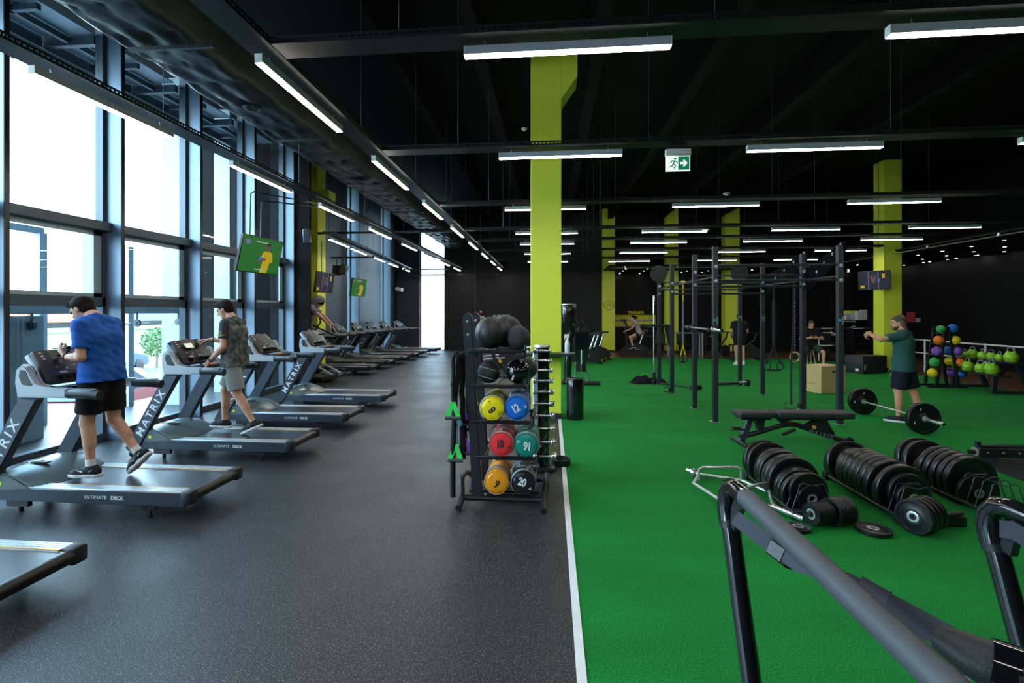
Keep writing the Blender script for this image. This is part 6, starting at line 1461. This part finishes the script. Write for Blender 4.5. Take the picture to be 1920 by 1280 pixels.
# standing lifter
person('person', 'bearded long haired man in a teal shirt and navy shorts behind the loaded barbell', (5.64, 8.72, 0.0), math.radians(44), dict(
    scale=0.995, torso=(0, -0.02, 1), chest=(0, 0.06, 1), face=(-0.30, 0.95, -0.12), crown=(0, 0.1, 1), neck=0.4,
    uarmL=(-0.68, 0.70, -0.20), farmL=(0.50, 0.78, 0.34), uarmR=(0.12, 0.22, -0.97), farmR=(0.0, 0.34, -0.94),
    handL=((0.55, 0.62, -0.45), (0.6, -0.7, -0.4), (0.2, 0.5, 0.85), 0.6), handR=((0, 0.25, -0.97), (-1, 0.1, 0), (0.1, 0.98, 0.2), 0.35),
    thighL=(-0.05, 0.10, -1), shinL=(-0.02, -0.02, -1), footL=(-0.12, 1, 0), thighR=(0.10, -0.20, -0.98), shinR=(0.03, -0.26, -0.96), footR=(0.15, 1, 0),
    shirt='shirt_teal', shorts='cloth_navy', short_len=0.90, short_w=1.16, hem=0.15, sleeve=0.70, skin='skin2', hair='hair_brown', hair_style='long', beard=True, headband=True, fringe=False, socks=False), 0.0075)
# far people
person('person', 'woman in a pale shirt riding an exercise bike before the trainer board', (3.52, 20.72, 0.0), math.radians(90), dict(
    scale=0.94, female=True, z=1.02, torso=(0, 0.30, 0.95), chest=(0, 0.38, 0.92), face=(0, 1, -0.15), crown=(0, 0.1, 1), neck=0.1,
    uarmL=(-0.1, 0.62, -0.78), farmL=(0.05, 0.90, -0.40), uarmR=(0.1, 0.80, -0.55), farmR=(0, 0.8, 0.55),
    handL=((0, 1, -0.2), (0, 0, -1), (1, 0, 0), 0.8), handR=((0, 0.8, 0.6), (-1, 0, 0), (0, -.6, .8), 0.9),
    thighL=(0, 0.92, -0.36), shinL=(0, -0.32, -0.95), footL=(0, 1, -0.2), thighR=(0, 0.72, -0.68), shinR=(0, 0.02, -1), footR=(0, 1, -0.1),
    shirt='cloth_pink', shorts='cloth_black', short_len=0.40, hem=0.07, sleeve=0.5, hair_style='bun'), 0.012)
person('person', 'man in a black shirt and shorts seen from behind beyond the rig', (6.27, 17.57, 0.0), math.radians(-8), dict(
    scale=1.0, torso=(0, 0.05, 1), chest=(0, 0.15, 1), face=(0.1, 1, -0.45), crown=(0, 0.4, 0.9), neck=0.5,
    uarmL=(-0.2, 0.1, -0.97), farmL=(0.1, 0.8, -0.5), uarmR=(0.2, 0.1, -0.97), farmR=(-0.1, 0.8, -0.5), handL=((0, 1, -0.2), (1, 0, 0), (0, 0, 1), 0.5), handR=((0, 1, -0.2), (-1, 0, 0), (0, 0, 1), 0.5),
    thighL=(-0.02, 0, -1), shinL=(0.02, 0, -1), footL=(-0.3, 1, 0), thighR=(0.03, 0.04, -1), shinR=(0.05, -0.02, -1), footR=(0.35, 1, 0),
    shirt='cloth_black', shorts='cloth_black', short_len=0.60, shoe='shoe_white', hair='hair_brown', sock_h=.07), 0.012)
person('person', 'man in a black shirt and dark shorts sitting on a stool with clasped hands', (8.25, 17.05, 0.0), math.radians(172), dict(
    scale=1.0, z=0.74, torso=(0, 0.03, 1), chest=(0, 0.12, 1), face=(0.1, 1, -0.1), crown=(0, 0.1, 1), neck=0.4, skin='skin2', hair='hair_brown',
    uarmL=(-0.45, 0.25, -0.86), farmL=(0.72, 0.66, 0.12), uarmR=(0.45, 0.25, -0.86), farmR=(-0.72, 0.66, 0.12), handL=((0.8, 0.5, 0.1), (0.2, -1, 0), (0, 0.2, 1), 0.6), handR=((-0.8, 0.5, 0.1), (-0.2, -1, 0), (0, 0.2, 1), 0.6),
    thighL=(-0.42, 0.78, -0.46), shinL=(0.05, 0.10, -1), footL=(-0.2, 1, 0), thighR=(0.42, 0.45, -0.80), shinR=(0.1, 0.05, -0.9), footR=(0.3, 1, 0),
    shirt='cloth_black', shorts='cloth_green', short_len=0.80), 0.012)
t = thing('stool', 'black stool under the seated man beyond the rig', 'stool', (8.25, 17.12, 0))
obj('seat', MB().lathe([(0, 0), (0.17, 0), (0.18, 0.03), (0.16, 0.06), (0, 0.065)], 20, (0, 0, 0.575)), 'vinyl_pad', t)
for k in range(4): obj('leg', MB().cyl((0.10*math.cos(k*PI/2+.8), 0.10*math.sin(k*PI/2+.8), 0.58), (0.20*math.cos(k*PI/2+.8), 0.20*math.sin(k*PI/2+.8), 0.0), 0.014, 8), 'wood_ring', t)
person('person', 'person in a grey hooded top bent over the stair climber', (-6.28, 12.52, 0.40), math.radians(-75), dict(
    scale=1.08, torso=(0, 0.28, 0.95), chest=(0, 0.45, 0.88), face=(0.0, 0.75, -0.66), crown=(0, 0.65, 0.75), neck=0.7,
    uarmL=(-0.2, 0.75, -0.62), farmL=(0.1, 0.7, -0.7), uarmR=(0.2, 0.75, -0.62), farmR=(-0.1, 0.7, -0.7), handL=((0, 0.7, -0.7), (0, -0.7, -0.7), (1, 0, 0), 0.9), handR=((0, 0.7, -0.7), (0, -0.7, -0.7), (-1, 0, 0), 0.9),
    thighL=(-.05, 0.5, -0.85), shinL=(0, -0.3, -0.95), footL=(0, 1, 0), thighR=(.05, 0.15, -1), shinR=(0, -0.15, -1), footR=(0, 1, 0),
    shirt='hood_grey', shorts='cloth_black', hair_style='hood', skin='skin'), 0.010)
# ================================================================ wall screens
def screen(label, loc, rot, w, h, kind, rods=None):
    """local: x right, y up, z out of the glass"""
    t = thing('wall_screen', label, 'screen', loc, 0, 'hanging video screens', rot)
    obj('casing', MB().box((0, 0, -0.025), (w, h, 0.045), None, 0.006), 'dark_plastic', t)
    g = obj('picture', MB().box((0, 0, 0), (w-0.03, h-0.03, 0.003)), 'scr_green' if kind == 'green' else 'scr_dark', t)
    def flat(nm, poly, m, z=0.003):
        return obj(nm, MB().prism([(x*w, y*h) for x, y in poly], z-0.001, z, 'z'), m, t)
    if kind == 'green':
        flat('figure_shirt', [(0.02, -0.47), (0.20, -0.47), (0.235, -0.15), (0.30, -0.16), (0.27, 0.06), (0.20, 0.14), (0.10, 0.16), (0.03, 0.10), (-0.01, -0.06), (0.06, -0.12)], 'scr_yellow')
        flat('figure_arm', [(-0.10, -0.22), (-0.12, -0.16), (-0.05, -0.08), (0.10, -0.05), (0.14, -0.09), (0.02, -0.16)], 'scr_skin', 0.0045)
        flat('figure_arm_band', [(-0.07, -0.14), (-0.03, -0.02), (0.03, -0.05), (0.0, -0.12)], 'scr_blue', 0.0055)
        flat('figure_head', [(0.10, 0.13), (0.07, 0.20), (0.08, 0.30), (0.12, 0.34), (0.17, 0.31), (0.175, 0.20), (0.15, 0.12)], 'scr_skin', 0.0045)
        flat('figure_hair', [(0.08, 0.29), (0.10, 0.36), (0.16, 0.37), (0.185, 0.32), (0.175, 0.24), (0.16, 0.31)], 'scr_hair', 0.0055)
        flat('corner_badge', [(-0.43, 0.26), (-0.32, 0.26), (-0.32, 0.38), (-0.43, 0.38)], 'scr_lav')
        flat('caption', [(-0.18, 0.35), (0.12, 0.35), (0.12, 0.375), (-0.18, 0.375)], 'scr_white'); flat('caption', [(-0.12, -0.40), (0.14, -0.40), (0.14, -0.375), (-0.12, -0.375)], 'scr_white', .005)
    else:
        for x in (-0.17, 0.13): flat('rack_post', [(x-0.012, -0.46), (x+0.012, -0.46), (x+0.012, 0.46), (x-0.012, 0.46)], 'scr_lav')
        flat('bar_line', [(-0.15, 0.22), (0.12, 0.20), (0.12, 0.225), (-0.15, 0.245)], 'scr_lav')
        flat('athlete', [(-0.09, 0.0), (-0.11, 0.2), (-0.06, 0.24), (-0.02, 0.10), (0.03, 0.23), (0.07, 0.20), (0.05, 0.0), (0.02, -0.15), (-0.06, -0.15)], 'scr_skin')
        flat('spotter', [(0.10, -0.12), (0.11, 0.10), (0.16, 0.10), (0.17, -0.12)], 'scr_blue'); flat('corner_badge', [(-0.42, -0.40), (-0.30, -0.40), (-0.30, -0.26), (-0.42, -0.26)], 'scr_yellow'); flat('side_panel', [(.25, .1), (.33, .1), (.33, .34), (.25, .34)], 'scr_yellow')
    return t
def scr_rot(normal, up=(0, 0, 1)): return facing((0, 0, 0), normal, up).to_euler()
t = screen('tilted screen showing a green football pitch, hung over the third treadmill', (-4.62, 7.72, 2.66), scr_rot((1, -0.10, -0.24)), 0.98, 0.58, 'green')
def hanger(label, pts_, r=0.011):
    t = tag(obj('screen_hanger', MB().tube(pts_, r, 8), 'black_metal'), label, 'hanger', 'bent rods the screens hang from'); return t
hanger('left bent rod holding the tilted football screen', [(-4.02, 8.95, 3.70), (-4.68, 7.60, 3.66), (-4.70, 7.56, 3.62), (-4.72, 7.56, 2.86)])
hanger('right bent rod holding the tilted football screen', [(-4.02, 9.25, 3.70), (-4.68, 7.90, 3.58), (-4.70, 7.86, 3.54), (-4.72, 7.86, 2.86)])
t = screen('dark screen showing a weightlifting video before the far left lime column', (-6.10, 13.25, 2.56), scr_rot((1, -0.05, -0.15)), 0.98, 0.56, 'dark')
hanger('vertical rod holding the dark weightlifting screen at the far left', [(-6.12, 13.07, 3.66), (-6.12, 13.07, 2.75)])
t = screen('far screen showing the green football pitch over the far treadmills', (-6.20, 15.95, 2.56), scr_rot((1, -0.10, -0.15)), 1.0, 0.58, 'green')
hanger('vertical rod holding the far football screen', [(-6.28, 15.98, 3.46), (-6.28, 15.98, 2.75)])
t = screen('dark screen fixed to the left face of the right lime column', (9.52, 15.98, 2.70), scr_rot((-0.95, -0.95, -0.16)), 0.80, 0.56, 'dark')
obj('wall_arm', MB().cyl((0, 0, -0.04), (0.25, 0.0, -0.30), 0.03, 8), 'black_metal', t)
# speakers, camera
t = thing('loudspeaker', 'dark blue grey loudspeaker high on the black wall stub', 'speaker', (-5.56, 11.12, 3.50), 0.3)
obj('cabinet', MB().box((0, 0, 0), (0.16, 0.14, 0.32), (0.25, 0, 0), 0.02), 'frame', t); obj('wall_bracket', MB().bx(-.03, .03, 0, .16, -.03, .03), 'black_metal', t)
for k, (x, y, lab) in enumerate(((-6.62, 15.2, 'left one of two black speakers hanging at the far left wall'), (-6.32, 15.0, 'right one of two black speakers hanging at the far left wall'))):
    t = thing('loudspeaker', lab, 'speaker', (x, y, 3.06), 0.7+k)
    obj('cabinet', MB().box((0, 0, 0), (0.24, 0.22, 0.30), (0.3, 0, 0), 0.03), 'dark_plastic', t); obj('hanging_rod', MB().cyl((0, 0, 0.1), (0, 0, 0.40), 0.015, 8), 'black_metal', t)
t = thing('security_camera', 'white cylindrical camera on the dark far wall beside the tall window', 'camera', (-6.92, 22.62, 2.80))
obj('camera_body', MB().cyl((-0.12, 0, 0.03), (0.20, -0.1, -0.02), 0.085, 16), 'white', t); obj('mount', MB().cyl((-0.12, 0, 0.03), (-0.12, 0.28, 0.03), 0.03, 10), 'off_white', t)
# ================================================================ far background
def upright_bike(label, x, y, rz):
    t = thing('exercise_bike', label, 'exercise bike', (x, y, 0), rz, 'exercise bikes at the back')
    obj('fairing', MB().prism([(-0.55, 0.05), (0.50, 0.05), (0.62, 0.18), (0.45, 0.40), (0.15, 0.52), (-0.15, 0.48), (-0.5, 0.30)], -0.09, 0.09, 'y'), 'dark_plastic', t)
    for fx in (-0.54, 0.54): obj('foot_bar', MB().bx(fx-0.04, fx+0.04, -0.27, 0.27, 0, 0.06), 'black_metal', t)
    obj('seat_post', MB().cyl((0.18, 0, 0.45), (0.36, 0, 0.98), 0.035, 12), 'chrome', t)
    obj('saddle', MB().prism([(0.20, -0.02), (0.48, -0.11), (0.52, 0), (0.48, 0.11), (0.20, 0.02)], 0.98, 1.05, 'z'), 'vinyl_pad', t)
    obj('handle_mast', MB().tube([(-0.30, 0, 0.40), (-0.36, 0, 1.15), (-0.30, 0, 1.25)], 0.045, 10), 'black_metal', t)
    obj('handlebar', MB().tube([(-0.02, -0.22, 1.12), (-0.25, -0.22, 1.14), (-0.32, 0, 1.14), (-0.25, 0.22, 1.14), (-0.02, 0.22, 1.12)], 0.018, 8), 'rubber', t)
    obj('console', MB().box((-0.40, 0, 1.36), (0.05, 0.34, 0.28), (0, -0.5, 0), 0.015), 'dark_plastic', t)
    obj('crank', MB().cyl((0.0, -0.14, 0.30), (0.0, 0.14, 0.30), 0.02, 8).box((0.1, -0.15, 0.27), (0.10, 0.09, 0.03)).box((-0.1, 0.15, 0.33), (0.10, 0.09, 0.03)), 'silver', t)
    put(t, 'lettering', text_mesh('MATRIX', 0.06, 'mid_grey', 0.0006, 1.2), facing((0.15, -0.092, 0.30), (0, -1, 0)))
    obj('release_tab', MB().box((0.60, -0.05, 0.12), (0.05, 0.03, 0.10), (0, 0.5, 0), .005), 'orange', t)
    return t
upright_bike('exercise bike ridden by the woman before the trainer board', 3.36, 20.75, 0.0)
for k, x in enumerate((1.15, 1.35, 1.62)): upright_bike('%s riderless exercise bike at the back edge of the turf' % ('leftmost', 'middle', 'rightmost')[k], x, 18.5-0.75*(2-k)+.6, 0.05)
for k in range(5):
    y = 15.8+1.35*k
    t = thing('elliptical_trainer', '%s elliptical trainer in the row seen over the ball rack' % ('nearest', 'second', 'third', 'fourth', 'farthest')[k], 'elliptical', (-1.95, y, 0), 0, 'elliptical trainers at the back')
    b = MB().bx(-0.9, 0.9, -0.22, 0.22, 0.0, 0.10, 0.02).prism([(0.35, 0.1), (1.0, 0.1), (0.95, 0.6), (0.6, 0.75), (0.35, 0.5)], -0.15, 0.15, 'y'); obj('base_shroud', b, 'dark_plastic', t)
    obj('mast', MB().tube([(0.45, 0, 0.6), (0.35, 0, 1.35)], 0.05, 10), 'black_metal', t); obj('console', MB().box((0.33, 0, 1.45), (0.06, 0.36, 0.26), (0, -0.4, 0), 0.02), 'mid_grey', t)
    for s in (-1, 1):
        obj('arm', MB().tube([(0.42, s*0.26, 0.75), (0.35, s*0.27, 1.2), (0.15, s*0.27, 1.55), (0.22, s*.27, 1.66)], [0.022, .022, .024, .03], 8), 'silver', t)
        obj('pedal', MB().prism([(-0.8, 0.22), (-0.35, 0.30), (-0.35, 0.34), (-0.8, 0.27)], s*0.17-0.07, s*0.17+0.07, 'y'), 'mid_grey', t); obj('link_arm', MB().cyl((-0.75, s*0.17, 0.2), (0.55, s*0.17, 0.35), 0.025, 8), 'silver', t)
# low spinning bike seen through the storage rack
t = thing('exercise_bike', 'silver framed bike with an orange fitting seen through the storage rack', 'exercise bike', (-0.80, 9.9, 0), 0.3)
obj('frame', MB().tube([(-0.5, 0, 0.06), (-0.1, 0, 0.35), (0.35, 0, 0.75), (0.45, 0, 1.02)], 0.04, 10).tube([(0.5, 0, 0.06), (0.1, 0, 0.40), (-0.3, 0, 0.85), (-0.35, 0, 1.05)], 0.04, 10).bx(-.54, -.46, -.25, .25, 0, .06).bx(.46, .54, -.25, .25, 0, .06), 'black_metal', t)
obj('flywheel', MB().lathe([(0, -0.02), (0.2, -0.025), (0.22, 0), (0.2, 0.025), (0, 0.02)], 28, (0.32, 0, 0.34), (0, 1, 0)), 'mid_grey', t)
obj('saddle', MB().box((-0.38, 0, 1.07), (0.26, 0.15, 0.06), None, 0.025, 2), 'vinyl_pad', t); obj('handlebar', MB().tube([(0.25, -0.2, 1.06), (0.5, -0.2, 1.06), (0.48, 0, 1.04), (0.5, 0.2, 1.06), (0.25, 0.2, 1.06)], 0.016, 8), 'chrome', t)
obj('adjuster', MB().cyl((-0.2, -0.06, 0.80), (-0.2, 0.06, 0.80), 0.03, 10), 'orange', t)
# tall gloss drum machine and pulley bench beside the column
t = thing('cable_machine', 'tall black machine with a glossy drum on a curved neck behind the column', 'machine', (0.42, 12.60, 0))
obj('drum', MB().lathe([(0, 0), (0.20, 0), (0.21, 0.02), (0.21, 0.42), (0.20, 0.445), (0, 0.45)], 32, (0, 0, 1.49)), 'gloss_black', t)
obj('drum_cap', MB().lathe([(0.2, 0), (0.215, 0.0), (0.215, 0.02), (0, 0.03)], 32, (0, 0, 1.935)), 'steel', t)
obj('neck', MB().tube([(0, 0, 1.5), (0.05, 0, 1.42), (0.12, 0.02, 1.28), (0.05, 0.05, 1.1), (0, 0.05, 0.3), (0, 0.05, 0.05)], [0.12, 0.11, 0.08, 0.09, 0.09, 0.09], 14), 'gloss_black', t)
obj('base', MB().bx(-0.3, 0.25, -0.2, 0.3, 0, 0.06, 0.01), 'black_metal', t)
t = thing('rowing_pulley', 'black upright pulley unit with a chrome strut on a padded foot behind the bin', 'machine', (0.72, 12.32, 0))
obj('housing', MB().prism([(-0.13, 0.62), (0.16, 0.62), (0.17, 1.23), (0.14, 1.27), (-0.12, 1.27), (-0.14, 1.23)], -0.1, 0.1, 'y'), 'gloss_black', t)
obj('strut', MB().cyl((0.02, -0.11, 0.86), (0.02, -0.11, 0.50), 0.028, 12), 'chrome', t); obj('lower_body', MB().prism([(-0.12, 0.33), (0.12, 0.33), (0.12, 0.65), (-0.12, 0.65)], -0.07, 0.07, 'y').cyl((-.1, 0, .4), (.12, 0, .4), .07, 12), 'dark_plastic', t)
obj('strut_sleeve', MB().cyl((0.02, -0.11, 0.52), (0.02, -0.11, 0.34), 0.038, 12), 'dark_plastic', t)
for x in (-0.1, 0.12): obj('leg', MB().cyl((x, 0, 0.42), (x*1.6, 0, 0.05), 0.025, 10), 'mid_grey', t)
obj('padded_foot', MB().cyl((-0.08, 0, 0.05), (0.46, 0, 0.05), 0.05, 14), 'rubber_matt', t); obj('orange_knob', MB().cyl((-0.15, -0.02, 0.52), (-0.10, -0.02, 0.52), 0.03, 10), 'orange', t)
# trainer board on the back wall
t = thing('trainer_board', 'yellow board of staff portraits under the word TRENER on the black back wall', 'board', (3.90, 23.97, 0))
ci = random.Random(5)
for r_ in range(2):
    for k in range(7):
        x = -0.80+k*0.265; z = 1.53-r_*0.285
        p = obj('board_tile', MB().bx(x-0.128, x+0.128, -0.02, 0.0, z-0.10, z+0.10), 'board_yellow', t)
        obj('portrait', MB().bx(x-0.128, x+0.128, -0.018, 0.0, z-0.17, z-0.10), ('paper', 'print_black', 'paper')[k % 3] if (k+r_) % 2 else 'lamp_body', t)
put(t, 'lettering', text_mesh('TRENER', 0.185, 'board_yellow', 0.01, 1.15, 0, 1, 0.006), facing((0.03, -0.012, 1.73), (0, -1, 0)))
# signs near the storage rack
for k, (x, z, m_, lab) in enumerate(((-3.16, 1.77, 'print_red', 'small red fire sign on the far wall over the storage rack'), (-3.10, 1.42, 'paper', 'white notice with a red mark on the far wall over the storage rack'))):
    t = thing('wall_sign', lab, 'sign', (x, 22.86, z))
    obj('sign_plate', MB().bx(-0.06-0.05*k, 0.06+0.05*k, 0, 0.012, -0.06-0.10*k, 0.06+0.10*k), m_, t)
    obj('sign_mark', MB().bx(-0.035, 0.035, -0.002, 0, -0.03+0.05*k, 0.03+0.05*k), 'paper' if k == 0 else 'print_red', t)
t = thing('wall_conduit', 'thin conduit with a red and green indicator on the far wall over the storage rack', 'conduit', (-3.42, 22.85, 0))
obj('conduit', MB().cyl((0, 0, 1.62), (0, 0, 5.6), 0.018, 8), 'wire', t); obj('red_indicator', MB().cyl((0, 0, 1.70), (0, 0, 1.80), 0.03, 10), 'print_red', t); obj('green_indicator', MB().cyl((0, 0, 1.60), (0, 0, 1.70), 0.03, 10), 'green_ball', t)
# service counter behind the right column
t = thing('service_counter', 'dark shelving counter left of the right lime column', 'counter', (10.6, 19.3, 0))
c_ = MB(); c_.bx(-1.5, 0.9, -0.2, 0.25, 0, 0.05).bx(-1.5, 0.9, -0.25, 0.3, 1.16, 1.20); obj('worktop', c_, 'rig_metal', t)
for x in (-1.5, -0.7, 0.1, 0.87): obj('side_panel', MB().bx(x, x+0.03, -0.2, 0.25, 0.05, 1.16), 'black_metal', t)
for z in (0.35, 0.62, 0.90): obj('shelf', MB().bx(-1.5, 0.9, -0.2, 0.25, z, z+0.025), 'black_metal', t)
obj('raised_shelf', MB().bx(-0.25, 0.9, -0.15, 0.2, 1.46, 1.49).bx(-.25, -.22, -.15, .2, 1.2, 1.46).bx(.87, .9, -.15, .2, 1.2, 1.46), 'rig_metal', t)
obj('edge_strip', MB().bx(-1.0, -0.62, -0.256, -0.25, 1.165, 1.195), 'paper', t); obj('edge_strip', MB().bx(0.05, 0.4, -0.256, -0.25, 1.165, 1.195), 'paper', t)
t = thing('notice_board', 'white timetable notice with a yellow header behind the counter', 'notice', (10.78, 19.66, 1.60))
obj('sheet', MB().bx(-0.31, 0.31, 0, 0.01, -0.21, 0.13), 'paper', t); obj('header', MB().bx(-0.31, 0.31, -0.001, 0.01, 0.13, 0.21), 'board_yellow', t)
for k in range(5): obj('printed_row', MB().bx(-0.27, 0.10+0.02*(k % 2), -0.002, 0, 0.07-k*0.055, 0.085-k*0.055), 'print_red' if k in (1, 2) else 'print_black', t)
obj('post', MB().bx(-.28, -.25, .01, .03, -1.6, -.2).bx(.25, .28, .01, .03, -1.6, -.2), 'black_metal', t)
for k, (x, z, r, h, m_, lab) in enumerate(((10.52, 1.49, 0.035, 0.16, 'off_white', 'white bottle on the raised counter shelf'), (10.00, 0.925, 0.05, 0.22, 'off_white', 'white bottle with a pink cap inside the counter'), (10.12, 0.925, 0.06, 0.10, 'paper', 'round white tub inside the counter'))):
    t = thing('counter_bottle', lab, 'bottle', (x, 19.25, z)); obj('bottle_body', MB().lathe([(0, 0), (r, 0), (r, h*0.75), (r*0.4, h*0.9), (r*0.4, h), (0, h)], 14), m_, t)
for k in range(2):
    t = thing('carton', '%s white carton on the raised counter shelf beside the column' % ('left', 'right')[k], 'carton', (10.98+0.16*k, 19.3, 1.49)); obj('carton', MB().bx(-0.075, 0.075, -0.1, 0.1, 0, 0.31+0.04*k), 'paper', t)
t = thing('hand_tool', 'bright blue tool lying on the dark counter', 'tool', (10.72, 19.2, 1.20), 0.3); obj('tool_body', MB().box((0, 0, 0.03), (0.20, 0.05, 0.05), (0, -0.4, 0), 0.01), 'sky_blue', t)
for k, (x, y, w_, h_, lab) in enumerate(((9.6, 18.6, 0.9, 0.62, 'dark low cabinet beyond the plywood box'), (7.4, 20.6, 0.8, 0.5, 'dark weight stand on the wood floor behind the hanging straps'), (5.35, 20.9, 1.3, 0.95, 'black table on the wood floor behind the rig'))):
    t = thing(('low_cabinet', 'weight_stand', 'table')[k], lab, 'table' if k == 2 else 'cabinet', (x, y, 0))
    obj('top', MB().bx(-w_/2, w_/2, -0.25, 0.25, h_-0.04, h_, 0.005), 'rig_metal' if k != 2 else 'mid_grey', t)
    for sx in (-1, 1):
        for sy in (-1, 1): obj('leg', MB().bx(sx*(w_/2-0.03)-0.025, sx*(w_/2-0.03)+0.025, sy*0.2-0.025, sy*0.2+0.025, 0, h_-0.04), 'black_metal' if k != 2 else 'silver', t)
    if k == 0: obj('white_rail', MB().tube([(-.45, -.26, .1), (-.45, -.26, 1.05), (0.0, -.26, 1.05)], .02, 8).cyl((-.45, -.26, .62), (0, -.26, .62), .015, 8), 'off_white', t)
for k, (x, y) in enumerate(((7.1, 19.4), (6.35, 19.9), (3.95, 20.2))):
    t = thing('spin_bike', '%s black spinning bike on the edge of the wood floor' % ('rightmost', 'middle', 'leftmost')[k], 'exercise bike', (x, y, 0), 0.5*k)
    obj('frame', MB().tube([(-0.5, 0, 0.06), (0.35, 0, 0.75), (0.42, 0, 0.98)], 0.035, 8).tube([(0.5, 0, 0.06), (-0.3, 0, 0.80)], 0.035, 8).bx(-.54, -.46, -.25, .25, 0, .06).bx(.46, .54, -.25, .25, 0, .06), 'black_metal', t)
    obj('flywheel', MB().lathe([(0, -0.02), (0.2, -0.025), (0.22, 0), (0.2, 0.025), (0, 0.02)], 24, (0.30, 0, 0.30), (0, 1, 0)), 'dark_plastic', t); obj('saddle', MB().box((-0.34, 0, 0.84), (0.26, 0.15, 0.06), None, 0.025, 2), 'vinyl_pad', t)
    obj('handlebar', MB().tube([(0.2, -0.2, 1.0), (0.45, -0.2, 1.0), (0.45, 0.2, 1.0), (0.2, 0.2, 1.0)], 0.016, 8), 'rubber', t)
for k in range(3):
    t = thing('chair', '%s dark chair at the back behind the rig' % ('left', 'middle', 'right')[k], 'chair', (4.55+k*0.9, 21.5, 0), 0.2*k)
    obj('seat', MB().bx(-0.22, 0.22, -0.22, 0.22, 0.42, 0.46, 0.01), 'dark_plastic', t); obj('backrest', MB().box((0, 0.22, 0.66), (0.42, 0.03, 0.40), (-0.15, 0, 0), 0.01), 'dark_plastic', t)
    for sx in (-1, 1):
        for sy in (-1, 1): obj('leg', MB().cyl((sx*0.19, sy*0.19, 0.42), (sx*0.23, sy*0.23, 0), 0.014, 8), 'black_metal', t)
t = thing('wall_notice', 'small red and white notice on the black wall behind the standing man', 'notice', (11.9, 18.0, 1.56))
obj('notice_sheet', MB().bx(-0.16, 0.10, 0, 0.01, -0.13, 0.20), 'print_red', t); obj('white_card', MB().bx(0.12, 0.26, 0, 0.01, -0.13, 0.0), 'paper', t); obj('stand_post', MB().bx(-.03, .03, .01, .04, -1.56, .2), 'black_metal', t)
